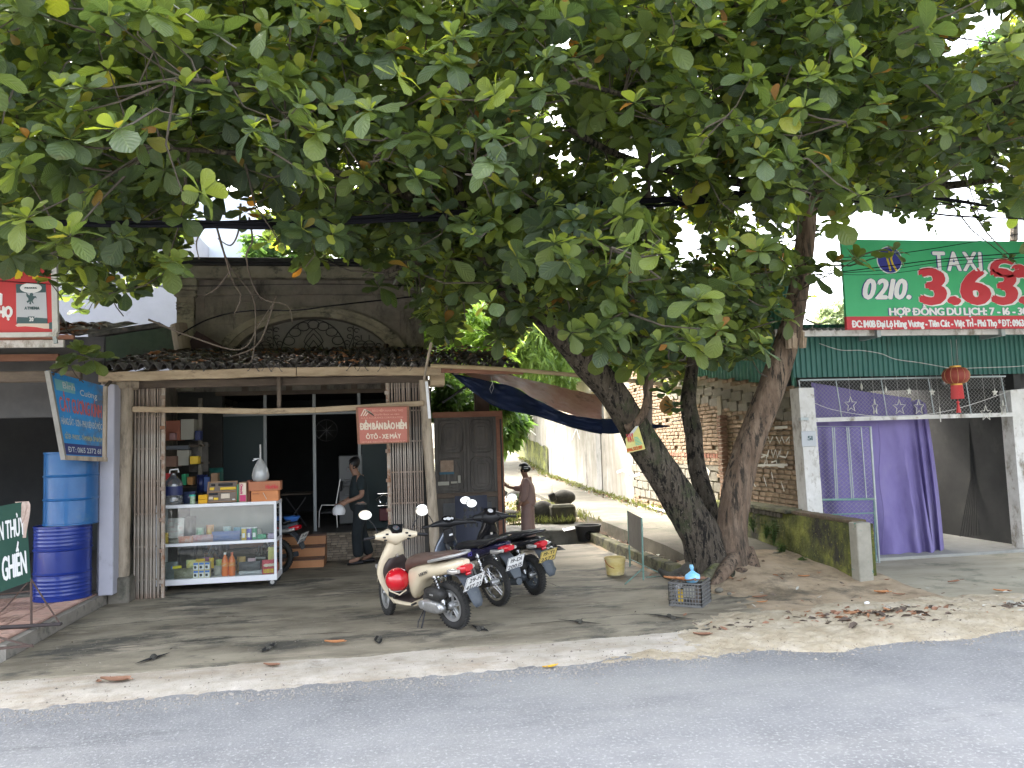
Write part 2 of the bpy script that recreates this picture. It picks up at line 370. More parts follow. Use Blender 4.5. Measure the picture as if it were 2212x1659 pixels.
dblue_v=pm('navy_vinyl',(.03,.035,.25),rough=.5)
teal_v=pm('slate_teal_vinyl',(.06,.11,.12),rough=.5)
grey_v=pm('pale_grey_vinyl',(.50,.52,.56),rough=.5)
skin_v=pm('printed_skin',(.66,.55,.47),rough=.5)
pinksign=pm('faded_red_board',[(.42,.13,.095),(.48,.17,.13)],scale=3,rough=.6)
cream_p=pm('cream_print',(.68,.58,.46),rough=.6)
blue_sign=pm('blue_banner',[(.02,.17,.42),(.03,.25,.55)],scale=1.5,rough=.55,stain=((.09,.085,.08),1.3,.5,.64,(1,1,.8)))
dblue2=pm('deep_blue_banner',(.03,.04,.14),rough=.55)
green_board=pm('dark_green_board',[(.018,.065,.048),(.028,.085,.06)],scale=2,rough=.7)
barrel_d=pm('royal_blue_drum',[(.010,.026,.18),(.014,.036,.235)],scale=3,stain=((.06,.07,.12),3.5,.6,.72),rough=.3,bump=.06,bscale=8,coat=.3)
barrel_l=pm('azure_drum',[(.012,.085,.25),(.02,.12,.31)],scale=3,stain=((.09,.15,.22),3,.58,.72),rough=.36,bump=.06,bscale=8,coat=.3)
tarp_b=pm('navy_tarp',[(.006,.011,.035),(.010,.02,.06)],scale=3,rough=.55,bump=.4,bscale=7)
tarp_o=pm('orange_tarp',[(.52,.24,.17),(.62,.34,.25),(.66,.42,.34)],scale=2.2,rough=.6,bump=.5,bscale=7,stain=((.26,.12,.09),3,.56,.7))
bark_m=pm('bark',[(.055,.043,.032),(.11,.09,.068),(.18,.15,.115)],scale=5,stretch=(2.2,2.2,.6),rough=.95,bump=1.,bscale=24,bdist=.07,bstretch=(2.5,2.5,.5),stain=((.04,.065,.02),1.7,.52,.68),stain2=((.012,.010,.008),8,.50,.57,(2.2,2.2,.5)),speck=((.22,.19,.155),26,.64,.74))
bark_l=pm('bare_grey_bark',[(.09,.06,.04),(.165,.115,.08),(.24,.18,.13)],scale=4,stretch=(2.2,2.2,.45),rough=.9,bump=1.,bscale=9,bdist=.04,bstretch=(2.5,2.5,.3),stain=((.05,.04,.03),2.4,.53,.66,(2,2,.4)),stain2=((.03,.024,.018),7,.52,.60,(2.2,2.2,.35)))
twig_m=pm('twig_bark',[(.12,.095,.075),(.17,.14,.115)],scale=5,rough=.9)
cable_m=pm('black_cable',(.012,.012,.016),rough=.9,spec=.05)
wire_l=pm('pale_wire',(.45,.44,.42),rough=.5)
dryleaf=pm('dry_leaf',[(.24,.10,.05),(.36,.17,.085),(.42,.25,.14)],scale=5,rough=.8,var=.4)
dryleaf2=pm('grey_leaf_litter',[(.05,.038,.03),(.10,.075,.058),(.17,.13,.10)],scale=7,rough=.9,var=.3)
stone_d=pm('dark_stone',[(.03,.029,.025),(.06,.057,.048),(.09,.085,.065)],scale=4,rough=.95,bump=.7,bscale=20,stain=((.10,.10,.05),3,.58,.7))
redpaper=pm('red_print',(.55,.05,.05),rough=.5)
bluep=pm('blue_print',(.06,.2,.62),rough=.4)
navy=pm('navy_blue',(.02,.03,.11),rough=.4)
yel=pm('yellow_print',(.72,.48,.04),rough=.45)
orange_c=pm('orange_carton',[(.52,.19,.07),(.58,.24,.1)],scale=5,rough=.7)
pinkc=pm('magenta_print',(.5,.04,.14),rough=.55)
card=pm('brown_carton',[(.28,.17,.1),(.34,.22,.14)],scale=4,rough=.8)
carton_r=pm('red_brown_carton',(.3,.11,.07),rough=.75)
greyw=pm('off_white_carton',(.36,.35,.30),rough=.7)
jelly=pm('orange_soda',(.78,.17,.02),rough=.15,coat=.6)
greenp=pm('green_plastic',(.03,.3,.14),rough=.4)
tealp=pm('teal_plastic',(.05,.42,.33),rough=.4)
purp=pm('violet_print',(.12,.1,.42),rough=.35)
clearbag=glassmat('clear_film',(.86,.88,.9),.12,.15,.25)
whitebag=glassmat('milky_film',(.8,.83,.86),.12,.2,.45)
glass=glassmat('cabinet_glass',(.93,.96,.95),.045,.02,.02)
glass_c=glassmat('shop_glass',(.55,.6,.62),.05,.02,.03)
mirror_m=pm('mirror_glass',(.95,.95,.95),rough=.02,metal=1.)
# ------------------------------------------------------------ ground, road, yard, lane
def nz(x,y,s=1.,o=0.):return noise.noise(Vector((x*s+o,y*s-o,o*.37)))
mb=MB();mb.grid(lambda u,v:(-300+600*u,-100+700*v,-.16),30,30)
part('ground',mb,ground_m,kind='structure')
ROADY=6.4
mb=MB();mb.grid(lambda u,v:(-60+120*u,-8+(ROADY+.35+8)*v,0),60,8)
part('road',mb,asphalt,kind='structure')
def vtop(x):return 7.12+.05*nz(x,0,1.3)
def vlow(x):
 e=ROADY+.08*nz(x,3,.8)+.05*nz(x,5,3.1)+.03*nz(x,1,9)
 return e+max(0,x-1.6)*.03+(.18*nz(x,9,1.6)if x>1 else 0)
mb=MB()
def fv(u,v):
 x=-14+30*u;a=vlow(x);b=vtop(x)+.15;y=a+(b-a)*v
 return (x,y,-.010+.032*min(1,v*3.5)+.007*nz(x,y,4)+(.008*nz(x,y,11)+.005*nz(x,y,29))*max(.25,1-v*2))
mb.grid(fv,900,18);part('sandy_verge',mb,verge_m,kind='structure')
# yard in front of the shop: five poured bays with open joints
yard_edges=[(-3.45,-2.6),(-2.59,-1.12),(-1.11,.32),(.33,1.55),(1.56,2.75),(2.76,4.2)]
mb=MB()
def fy(u,v):
 x=-3.5+7.6*u;y0=vtop(x);y=y0+(13.75-y0)*v
 return (x,y,.030+.012*nz(x,y,.7)*min(1,v*4)+(0 if v>0 else -.03))
mb.grid(fy,90,80);yard=part('yard',mb,yard_m,kind='structure')
YZ=.03
gapm=pm('joint_gap',(.012,.012,.011),rough=1.)
gaps=[(330,1425,.34),(580,1402,.1),(817,1385,-.05),(1037,1360,-.22),(1252,1346,-.62),(1447,1335,-.7)]
for i,(px,py,sl_)in enumerate(gaps):
 c=G(px,py,YZ);mb=MB();n=9;vs=[]
 L_=.2 if i<5 else .26
 for k in range(n):
  t=k/(n-1)-.5;w=.035*(1-abs(2*t)**1.7)*(1+.5*nz(k,i,1.3))+.003
  for s_ in (-1,1):vs.append((c.x+sl_*t*.6+s_*w,c.y+t*L_*1.6,YZ+.016))
 mb.add(vs,[(2*k,2*k+1,2*k+3,2*k+2)for k in range(n-1)])
 part('joint_gap',mb,gapm,yard)
 mb=MB();rr=random.Random(i)
 for k in range(4):mb.sphere((c.x+rr.uniform(-.02,.02),c.y+rr.uniform(-.06,.06),YZ+.012),(rr.uniform(.012,.03),rr.uniform(.03,.05),rr.uniform(.01,.03)),7,5)
 part('drain_grit',mb,stone_d,yard,kind='stuff')
# raised step of the yard at the back (z .21) and the soil bed
pl=[G(760,1205,.0).x,G(1258,1168,0)]
PY=pl[1].y;PX=pl[1].x+.25
mb=MB();mb.b2(-1.2,PX,PY,PY+1.6,-.1,.22,.02)
part('back_step',mb,step_m,kind='structure')
mb=MB();mb.grid(lambda u,v:(.6+3.35*u,PY+1.25+6*v,.22+.2*v+.08*nz(u*5,v*8,1.2)),24,30)
part('soil_bed',mb,soil_m,kind='structure')
# lane climbing away to the left
WX0=5.88
def lz(y):
 P=[(7.2,.02),(8.6,.06),(10,.18),(11.5,.27),(17.5,.32),(22,.44),(28.5,.68),(37,1.55),(50,3.0),(70,4.5)]
 if y<=P[0][0]:return P[0][1]
 for (a,za),(b,zb)in zip(P,P[1:]):
  if y<=b:
   t=(y-a)/(b-a);t=t*t*(3-2*t)if False else t;return za+(zb-za)*t
 return P[-1][1]
LX0=4.12
def lxl(y):return LX0-(0 if y<22 else (y-22)*.05)-(0 if y<30 else (y-30)**2*.012)
def fl(u,v):
 y=10.4+50*v**1.5;x0=lxl(y);x=x0+(WX0+.05-x0)*u
 return (x,y,lz(y)+.012*nz(x,y,1.3)-.02*(1-u))
mb=MB();mb.grid(fl,10,90)
mb.grid(lambda u,v:(fl(0,v)[0]+.012*nz(u*3,v*60,2),fl(0,v)[1],fl(0,v)[2]-.55*u),4,90)
mb.grid(lambda u,v:(LX0+(WX0-LX0)*v,10.4-.001,fl(v,0)[2]-.3*u),2,4)
lane=part('lane',mb,lane_m,kind='structure')
# soil round the tree and in front of the mossy wall
TB=G(1550,1248,.05)
def mound(x,y):
 z=.03
 t=min(1,max(0,(x-3.7)/.8));z+=(lz(y)-.02)*t*min(1,max(0,(y-7.4)/1.6))
 d=math.hypot((x-TB.x)*.9,(y-TB.y));z+=.15*math.exp(-(d/.55)**2)
 z+=.02*nz(x,y,2.3)+.010*nz(x,y,7)
 if x<3.75:z-=(3.75-x)*.25
 return z
mb=MB();mb.grid(lambda u,v:(2.9+3.1*u,vtop(2.9+3.1*u)-.25+(10.75-7)*v,mound(2.9+3.1*u,vtop(2.9+3.1*u)-.25+3.75*v)),70,80)
part('tree_soil',mb,soil_m,kind='structure')
mb=MB();mb.grid(lambda u,v:(3.5+.75*u,10.3+9*v,.035+.03*nz(u*3,v*20,2)),8,40)
part('ditch_soil',mb,soil_m,kind='structure')
# sand spread in front of the gate
mb=MB()
def fsand(u,v):
 x=1.7+10.6*u;r=min(1,(x-1.7)/1.8);a=vlow(x)-.12;b=7.2+r*(.55+.3*math.sin(u*5)+.15*nz(u*9,3,2));y=a+(b-a)*v
 return (x,y,-.012+(.03+.045*r)*math.sin(PI*v)**.5*(.4+.6*r)+.016*nz(x,y,3.)+.012*nz(x,y,11)+.005*nz(x,y,31))
mb.grid(fsand,420,46)
part('spread_sand',mb,pm('yellow_sand',[(.30,.245,.165),(.40,.34,.245),(.48,.42,.33)],scale=3,rough=.95,bump=.6,bscale=30,speck=((.18,.13,.09),40,.64,.72)),kind='structure')
GATEY=10.4
mb=MB();mb.grid(lambda u,v:(5.6+8*u,7.2+(GATEY-.05-7.2)*v,.02+.008*nz(u*8,v*3,1)),40,20)
part('forecourt',mb,pm('forecourt_concrete',[(.25,.225,.165),(.34,.31,.235),(.40,.365,.285)],scale=1.2,stretch=(.6,1.4,1),rough=.85,bump=.4,bscale=26,stain=((.12,.13,.09),1.3,.54,.68),speck=((.38,.36,.3),40,.68,.76)),kind='structure')
# kerbs
def kerb(name,pts,w,h,mat,z0=0.):
 mb=MB()
 for (a,b)in zip(pts,pts[1:]):
  mb.bar((a[0],a[1],z0+h/2),(b[0],b[1],z0+h/2),w,h,ch=.012)
 return part(name,mb,mat,kind='structure')
kerb('mossy_kerb',[(3.72,9.95),(3.66,11.2),(3.64,12.6),(3.66,14.2)],.15,.2,mossy2,0)
# tiled pavement in front of the shop on the left
mb=MB();mb.b2(-12,-3.52,7.95,15,-.1,.155);pav=part('tiled_pavement',mb,pm('pavement_edge',[(.22,.2,.17),(.32,.29,.25)],scale=4,rough=.9,bump=.7,bscale=20,stain=((.1,.1,.08),4,.52,.66)),kind='structure')
ts=.30;tme=MB().box((0,0,0),(ts-.008,ts-.008,.02),None,.004)
for k in range(4):
 a=MB()
 tme.tube([(-.12+.24*i/6,-.11+.065*k+.02*math.sin(PI*i/6),.0105)for i in range(7)],.004,3,False)
tme=tme.mesh('paving_tile',pink_t)
for i in range(20):
 for j in range(8):
  x=-3.60-ts*(i+.5);y=8.03+ts*(j+.5)
  piece('paving_tile',tme,pav,TR(x,y,.155+.011+random.uniform(-.001,.002))@RZ(random.choice((0,PI/2))+random.uniform(-.006,.006)))
mb=MB();a=G(0,1400,.0);mb.grid(lambda u,v:(-7+3.3*u-.0*v,7.9-.75*v,.12-.13*v+.01*nz(u*9,v*3,2)),20,8)
part('broken_ramp',mb,pm('wet_dark_concrete',[(.025,.026,.025),(.05,.05,.045)],scale=3,rough=.6,bump=.5,bscale=14),kind='structure')
def grit(name,n,fn,s0,s1,mat,seed,lab):
 r=random.Random(seed);mb=MB()
 for _ in range(n):
  x,y,z=fn(r);s_=r.uniform(s0,s1)*(1 if r.random()<.9 else 1.8);a=r.uniform(0,3);c,d=math.cos(a)*s_,math.sin(a)*s_
  mb.add([(x+c,y+d,z),(x-d*.7,y+c*.7,z),(x-c,y-d,z),(x+d*.7,y-c*.7,z),(x,y,z+s_*.8)],[(0,1,4),(1,2,4),(2,3,4),(3,0,4)])
 part(name,mb,mat,None,lab,kind='stuff',cat='gravel')
grit('road_edge_gravel',4000,lambda r:(lambda x:(x,vlow(x)-abs(r.gauss(0,.16))+.03,.002))(r.uniform(-6,8)),.004,.012,pm('pale_grit',[(.22,.2,.175),(.36,.33,.29)],scale=30,rough=.9),51,'loose pale gravel strewn along the asphalt edge')
grit('verge_grit',1600,lambda r:(r.uniform(-6,8),r.uniform(6.4,7.6),.024),.003,.010,pm('dark_grit',[(.1,.09,.08),(.3,.26,.22)],scale=30,rough=.9),52,'small dark grit scattered over the pale verge')
grit('yard_grit',2500,lambda r:(r.uniform(-3.3,5.5),7.1+abs(r.gauss(0,1.5)),.042),.002,.006,MATS['dark_grit'],53,'fine pale grit scattered over the concrete yard')
# cracks and dark seams of the yard slabs
def crack(pts,w,par,z):
 P=[];r=random.Random(len(pts)+int(pts[0][0]*10))
 for (a,b)in zip(pts,pts[1:]):
  for k in range(14):
   t=k/14;P.append((a[0]+(b[0]-a[0])*t+r.gauss(0,.012),a[1]+(b[1]-a[1])*t+r.gauss(0,.012)))
 P.append(pts[-1]);mb=MB();vs=[]
 for i,p in enumerate(P):
  q=P[min(i+1,len(P)-1)];o=P[max(i-1,0)];d=Vector((q[0]-o[0],q[1]-o[1],0)).normalized();n=Vector((-d.y,d.x,0))*w*r.uniform(.4,1.2);zz=z(p[0],p[1]);vs+=[(p[0]+n.x,p[1]+n.y,zz),(p[0]-n.x,p[1]-n.y,zz)]
 mb.add(vs,[(2*i,2*i+1,2*i+3,2*i+2)for i in range(len(P)-1)]);part('crack',mb,gapm,par)
yz=lambda x,y:.033+.012*nz(x,y,.7)
for pts in ([(-3.3,10.55),(-1.5,10.6),(.5,10.5),(3.2,10.35)],[(-3.4,9.1),(-2.2,9.25),(-1.2,9.1)],[(.6,9.6),(1.6,9.3),(2.6,9.5),(3.4,9.2)],[(-2.9,8.0),(-1.6,8.2),(-.4,8.05)],[(1.4,7.9),(2.4,8.0),(3.2,7.8)],[(1.9,13.6),(2.0,12.2),(1.8,10.9),(2.1,9.8)]):crack(pts,.006,yard,yz)
lz0=lambda x,y:lz(y)+.018
for y_ in (13.2,17.4,21.3,26.8):crack([(4.15,y_),(5.0,y_+.15),(5.84,y_)],.012,lane,lz0)
YF=10.72;YB=13.6
# ------------------------------------------------------------ the shop house
shop=thing('shop_house','old single storey shop with stained parapet, arched iron fanlight and tiled canopy','house',(-1.4,YB,0))
xl=W(383,700,YB).x;xr=W(915,700,YB).x
zt=W(600,566,YB).z;zc=W(600,606,YB).z
ac=W(677,770,YB);AR=1.6;AH=1.0;az=W(677,668,YB).z-AH
sx0=W(480,1000,YB).x;sx1=W(842,1000,YB).x;sz1=W(650,843,YB).z;FZ=W(650,1150,YB).z
# upper wall with arched opening (front y=YB, .2 thick)
def wallpoly(mb,pts,y0,y1):mb.prism([(x,y0,z)for x,z in pts],(0,y1-y0,0))
N_=24
arc=[(ac.x+AR*.86*math.cos(PI-PI*i/N_),az+AH*.86*math.sin(PI*i/N_))for i in range(N_+1)]
mb=MB()
left=[(xl,sz1),(xl,zc)];half=N_//2
wallpoly(mb,[(xl,az),(xl,zc),(ac.x,zc)]+[arc[i]for i in range(half,-1,-1)],YB,YB+.2)
wallpoly(mb,[(ac.x,zc),(xr,zc),(xr,az)]+[arc[i]for i in range(N_,half-1,-1)],YB,YB+.2)
mb.b2(xl,xr,YB,YB+.2,sz1,az)
part('front_wall',mb,plaster_d,shop)
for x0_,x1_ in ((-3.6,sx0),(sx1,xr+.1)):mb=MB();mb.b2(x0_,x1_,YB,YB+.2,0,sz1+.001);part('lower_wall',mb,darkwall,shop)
# side wall and returns of the porch
mb=MB();mb.b2(-3.62,-3.47,YF+.12,YB+5.2,0,2.95);part('side_wall',mb,plaster_d,shop)
mb=MB();mb.b2(xr-.12,xr,YB+.2,YB+5,0,4.0);mb.b2(xl,xl+.12,YB+.2,YB+5,2.9,4.0);mb.b2(xl,xr,YB+4.9,YB+5,0,4.0)
part('rear_wall',mb,plaster_d,shop)
# cornice and coping: band, shadow gap, roof edge
mb=MB();mb.b2(xl-.05,xr+.05,YB-.22,YB+.1,zc,zt-.12,.01);part('parapet_band',mb,plaster_l,shop)
mb=MB();mb.b2(xl-.1,xr+.1,YB-.27,YB+.25,zt-.115,zt-.07,.01);mb.b2(xl-.14,xr+.14,YB-.32,YB+.3,zt-.068,zt-.0,.01)
part('coping',mb,pm('black_coping',[(.03,.03,.032),(.06,.06,.06)],scale=4,rough=.9),shop)
mb=MB();mb.b2(xl+.1,xr-.1,YB-.075,YB-.001,zc-.26,zc-.002,.01);part('architrave',mb,plaster_d,shop)
for s_,px in ((0,404),(1,893)):
 c=W(px,660,YB).x;mb=MB();w=.27
 mb.b2(c-w/2,c+w/2,YB-.12,YB-.002,2.9,zc-.30);mb.b2(c-w/2-.04,c+w/2+.04,YB-.16,YB-.002,zc-.3,zc-.2,.01)
 mb.b2(c-w/2-.07,c+w/2+.07,YB-.2,YB-.002,zc-.198,zc-.005,.015)
 for q in (.42,.47,.52):mb.b2(c-w/2-.015,c+w/2+.015,YB-.135,YB-.0015,zc-q,zc-q+.025,.008)
 part('pilaster',mb,plaster_l if s_==0 else plaster_d,shop)
# sunken panels in the render
for (a,b,c_,d)in ((440,640,480,684),(505,652,547,684),(440,700,505,760),(862,655,886,735)):
 p,q=W(a,b,YB),W(c_,d,YB);mb=MB();t=.018
 for (x0,x1,z0,z1)in ((p.x,q.x,p.z-t,p.z),(p.x,q.x,q.z,q.z+t),(p.x,p.x+t,q.z+t,p.z-t),(q.x-t,q.x,q.z+t,p.z-t)):mb.b2(x0,x1,YB-.014,YB-.0005,z0,z1,.004)
 part('wall_moulding',mb,plaster_d,shop)
# arch moulding
def archband(r0,r1,y0,y1):
 mb=MB();n=36;rings=[]
 for i in range(n+1):
  t=PI*i/n;c,s=-math.cos(t),math.sin(t)
  rings.append([Vector((ac.x+AR*r*c,y,az+AH*r*s))for r,y in ((r0,y0),(r1,y0),(r1,y1),(r0,y1))])
 return mb.loft(rings)
part('arch_moulding',archband(.86,1.0,YB-.07,YB-.003),plaster_l,shop,smooth=30)
part('arch_moulding',archband(.94,1.03,YB-.11,YB-.072),plaster_l,shop,smooth=30)
# fanlight iron scrollwork
mb=MB();yy=YB+.06;ir=.0085
def P_(x,z):return Vector((ac.x+x*1.35,yy,az+z*1.06))
def curve(pts,r=ir):mb.tube([P_(*p)for p in pts],r,5)
def ring_(cx,cz,rx,rz=None,n=20,a0=0,a1=2*PI,r=ir):curve([(cx+rx*math.cos(a0+(a1-a0)*i/n),cz+(rz or rx)*math.sin(a0+(a1-a0)*i/n))for i in range(n+1)],r)
def drop(cx,cz,w,h):
 L1=[(cx,cz+h),(cx-w*.35,cz+h*.62),(cx-w*.5,cz+h*.3),(cx-w*.3,cz+.02),(cx,cz-.03)]
 curve(L1);curve([(2*cx-a,b)for a,b in L1])
ring_(0,.18,.41,.60,a0=0,a1=PI,n=24,r=.012)
for k in range(9):
 t=PI*(k+.35)/8.7;ring_(-.345*math.cos(t),.2+.50*math.sin(t),.072,.07,12)
for sx in (-1,1):
 for k in range(3):ring_(sx*.345,.17-.14*k,.07,.07,12)
drop(0,.33,.24,.3);drop(0,.2,.15,.24);drop(0,.17,.26,.38)
for sx in (-1,1):
 curve([(sx*.02,.08),(sx*.2,.12),(sx*.27,.26),(sx*.13,.3),(sx*.08,.18)])
 curve([(sx*.02,.02),(sx*.14,.01),(sx*.18,.1)])
 for lx in (.60,.70):
  curve([(sx*lx,.52),(sx*lx,.44)]);ring_(sx*lx,.34,.075,.085,14)
  for dz in (-.03,.03):curve([(sx*lx-.07,.34+dz),(sx*lx+.07,.34+dz)])
  for dx in (-.03,.0,.03):curve([(sx*lx+dx,.25),(sx*lx+dx*1.2,.16)])
 st=[(sx*(.44+.02*i+.0*i),.62-.085*i)for i in range(5)]
 curve([(sx*.50,.68),(sx*.50,.5),(sx*.44,.32),(sx*.5,.2),(sx*.62,.1),(sx*.75,.0)])
 curve([(sx*.9,.38),(sx*.86,.24),(sx*.78,.1),(sx*.7,.0)])
 for (cx,cz)in ((.46,.62),(.545,.6),(.455,.5),(.545,.47),(.52,.36),(.42,.4),(.47,.2),(.56,.22),(.57,.1),(.67,.12),(.82,.35),(.92,.3),(.8,.22),(.9,.18),(.74,.1),(.84,.06),(.6,.0),(.5,.05)):
  ring_(sx*cx,cz,.032,.032,9,0,5.2);
 curve([(sx*.5,.0),(sx*.5,.68)],.006)
part('fanlight_scrollwork',mb,iron,shop)
mb=MB();mb.b2(ac.x-AR,ac.x+AR,YB+.21,YB+.22,az-.0,az+AH);part('fanlight_backing',mb,pm('fanlight_plaster',[(.2,.19,.175),(.28,.27,.25)],scale=3,rough=.9),shop)
# plinth: raised floor, stone face, steps
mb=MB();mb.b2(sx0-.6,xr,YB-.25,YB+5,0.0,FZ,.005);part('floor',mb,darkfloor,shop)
p0,p1=W(697,1180,YB-.27),W(842,1180,YB-.27)
stm=MB().box((0,0,0),(.1,.03,.036),None,.006).mesh('stone_strip',stone_t)
nr=int(FZ/.04);cnt=0
for r in range(nr):
 x=p0.x+random.uniform(0,.05)
 while x<p1.x:
  w=random.uniform(.07,.16)
  piece('stone_strip',stm,shop,TR(x+w/2,YB-.262+random.uniform(-.008,.008),.02+.04*r)@Matrix.Diagonal((w/.1*.96,1,1,1)));x+=w;cnt+=1
s0,s1=W(600,1200,YB-.6).x,W(703,1200,YB-.6).x
steps=thing('tiled_steps','three orange tiled steps with dark nosings leading up to the glass door','steps',((s0+s1)/2,YB-.7,0))
for i in range(3):
 z1=FZ*(i+1)/3;y0=YB-.95+.23*i
 mb=MB();mb.b2(s0-1.1,s1,y0,YB-.252,z1-FZ/3,z1-.02);part('step',mb,orange_t,steps)
 mb=MB();mb.b2(s0-1.1,s1+.004,y0-.012,y0+.22,z1-.019,z1+.012,.004);part('nosing',mb,dark_t,steps)
# aluminium glazed front of the room
fr=MB();t=.05
zT=W(650,855,YB).z;zM=W(650,893,YB).z
for px in (571,678,776):x=W(px,950,YB).x;fr.b2(x-t/2,x+t/2,YB+.08,YB+.13,FZ,sz1)
fr.b2(sx0,sx1,YB+.075,YB+.135,sz1-.05,sz1-.001);fr.b2(sx0,sx1,YB+.077,YB+.133,zM-.02,zM+.02)
x=W(533,950,YB).x
dfr=part('door_frame',fr,alu_g,shop)
mb=MB();mb.b2(sx0,W(571,950,YB).x-.026,YB+.09,YB+.10,FZ,zM-.02);part('folded_door_leaf',mb,pm('dark_teal_door',(.012,.03,.034),rough=.5),shop)
mb=MB();mb.b2(W(778,950,YB).x+.026,sx1,YB+.09,YB+.10,FZ,zM-.02);part('folded_door_leaf',mb,MATS['dark_teal_door'],shop)
mb=MB();a=W(773,985,YB-.02)
mb.tube([(a.x,YB+.05,a.z),(a.x,YB+.02,a.z),(a.x,YB+.02,a.z-.35),(a.x,YB+.05,a.z-.35)],.012,6);part('door_handle',mb,steel,shop)
# room behind
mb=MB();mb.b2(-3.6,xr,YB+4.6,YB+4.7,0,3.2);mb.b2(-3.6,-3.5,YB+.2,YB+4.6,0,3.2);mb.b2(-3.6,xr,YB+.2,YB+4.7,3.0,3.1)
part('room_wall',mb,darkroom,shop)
mb=MB();mb.b2(-3.7,xr,YB-.0,YB+5,zc-.1,zc-.02);part('roof_slab',mb,conc_d,shop)
# porch inner lintel with lattice board and number plate above the door
mb=MB()
a,b=W(520,822,YB-.02),W(842,848,YB-.02)
mb.b2(sx0-.1,sx1+.15,YB-.04,YB-.002,b.z,b.z+.07);mb.b2(sx0-.1,sx1+.15,YB-.04,YB-.002,a.z-.0,a.z+.05)
for px in (530,625,700,765,830):x=W(px,830,YB).x;mb.b2(x-.05,x+.05,YB-.045,YB-.003,b.z+.07,a.z)
part('lintel_board',mb,wood_d,shop)
mb=MB();c=W(672,824,YB-.05);mb.b2(c.x-.09,c.x+.09,YB-.06,YB-.048,c.z-.045,c.z+.045);npl=part('number_plate',mb,gwhite,shop)
part('lettering',letters('24',(c.x-.045,YB-.061,c.z-.025),(1,0,0),(0,0,1),.09,.05,.06),navy,npl)
# ------------------------------------------------------------ timber canopy
can=thing('tiled_canopy','low canopy of dark wavy clay tiles on timber beams in front of the old shop','canopy',(-1.4,YF,0))
YE=YF-.45
e0=W(195,800,YE);e1=W(1125,797,YE)
ze0=W(560,797,YE).z
def eave_z(x):
 t=(x-e0.x)/(e1.x-e0.x)
 return e0.z+(e1.z-e0.z)*t+.0+(-.03*math.sin(PI*t))
zback=W(600,760,YB-.02).z
def roofp(x,s):
 z0=eave_z(x)+.02;return Vector((x,YE+(YB-.03-YE)*s,z0+(zback-z0)*s))
nt_=40;tw=(e1.x-e0.x)/nt_
def tile_mesh(w=tw,l=.30):
 mb=MB();n=8
 def f(u,v):
  x=(u-.5)*w*1.12;z=.044*math.cos(2*PI*(u*1.06-.53))+.012
  return (x,(v-.1)*l,z+.012*(1-v))
 top=[[f(i/n,j/2)for i in range(n+1)]for j in range(3)]
 vs=[p for r_ in top for p in r_]+[(p[0],p[1],p[2]-.013)for p in top[0]]
 fs=[(j*(n+1)+i,j*(n+1)+i+1,(j+1)*(n+1)+i+1,(j+1)*(n+1)+i)for j in range(2)for i in range(n)]
 fs+=[(i,3*(n+1)+i,3*(n+1)+i+1,i+1)for i in range(n)]
 mb.add(vs,fs);me=bpy.data.meshes.new('roof_tile');me.from_pydata(mb.v,[],mb.f);me.materials.append(tile_m);me.shade_smooth();return me
tm_=tile_mesh();rows=10;k=0;stuffV=MB()
for r in range(rows):
 for i in range(nt_):
  x=e0.x+tw*(i+.5)+random.uniform(-.012,.012);s=r/rows+.005;p=roofp(x,s);q=roofp(x,s+.1)
  ang=math.atan2(q.z-p.z,q.y-p.y);M=TR(p.x,p.y+random.uniform(-.03,.03),p.z+random.uniform(0,.014)+.008)@RZ(random.uniform(-.1,.1))@RX(ang+random.uniform(-.03,.05))@RY(random.uniform(-.07,.07))
  if x>xr+.1 and r>6:continue
  if k<300:piece('roof_tile',tm_,can,M)
  else :stuffV.add([M@v.co for v in tm_.vertices],[tuple(p_.vertices)for p_ in tm_.polygons])
  k+=1
if stuffV.v:part('far_roof_tiles',stuffV,tile_m,can,kind='stuff')
mb=MB()
for i in range(16):
 x=e0.x+.2+(e1.x-e0.x-.4)*i/15;a,b=roofp(x,.01),roofp(x,.98);mb.bar(a-Vector((0,0,.06)),b-Vector((0,0,.06)),.06,.05)
part('rafters',mb,wood_d,can)
def beam(name,a,b,w,h,mat,par=None,lab=None):
 a=Vector(a);b=Vector(b);L_=(b-a).length;mb=MB();n=8
 x=(b-a).normalized();y=Vector((0,0,1)).cross(x).normalized();z=x.cross(y);rings=[]
 for i in range(n+1):
  t=i/n;c=a+(b-a)*t+z*.012*nz(t*5,a.z,2,a.x);k_=1+.09*nz(t*4,a.z+3,2)
  ww,hh=w*k_/2,h*k_/2;q=.2
  rings.append([c+y*ww*s1+z*hh*s2 for s1,s2 in ((-1,-1+q),(-1,1-q),(-1+q,1),(1-q,1),(1,1-q),(1,-1+q),(1-q,-1),(-1+q,-1))])
 mb.loft(rings);return part(name,mb,mat,par,lab)
yb=YE+.02
a=W(215,815,yb);b=W(640,803,yb);c=W(915,800,yb);d=W(952,800,yb)
beam('eave_beam',(a.x,yb,a.z),(b.x,yb,b.z-.0),.08,.115,wood,can)
beam('eave_beam',(b.x+.01,yb,b.z),(d.x,yb,W(952,801,yb).z),.08,.115,wood,can)
a=W(953,799,yb);b=W(1130,803,yb)
beam('eave_beam',(a.x,yb,a.z),(b.x,yb,b.z),.06,.08,wood_r,can,'reddish beam at the right end of the eave')
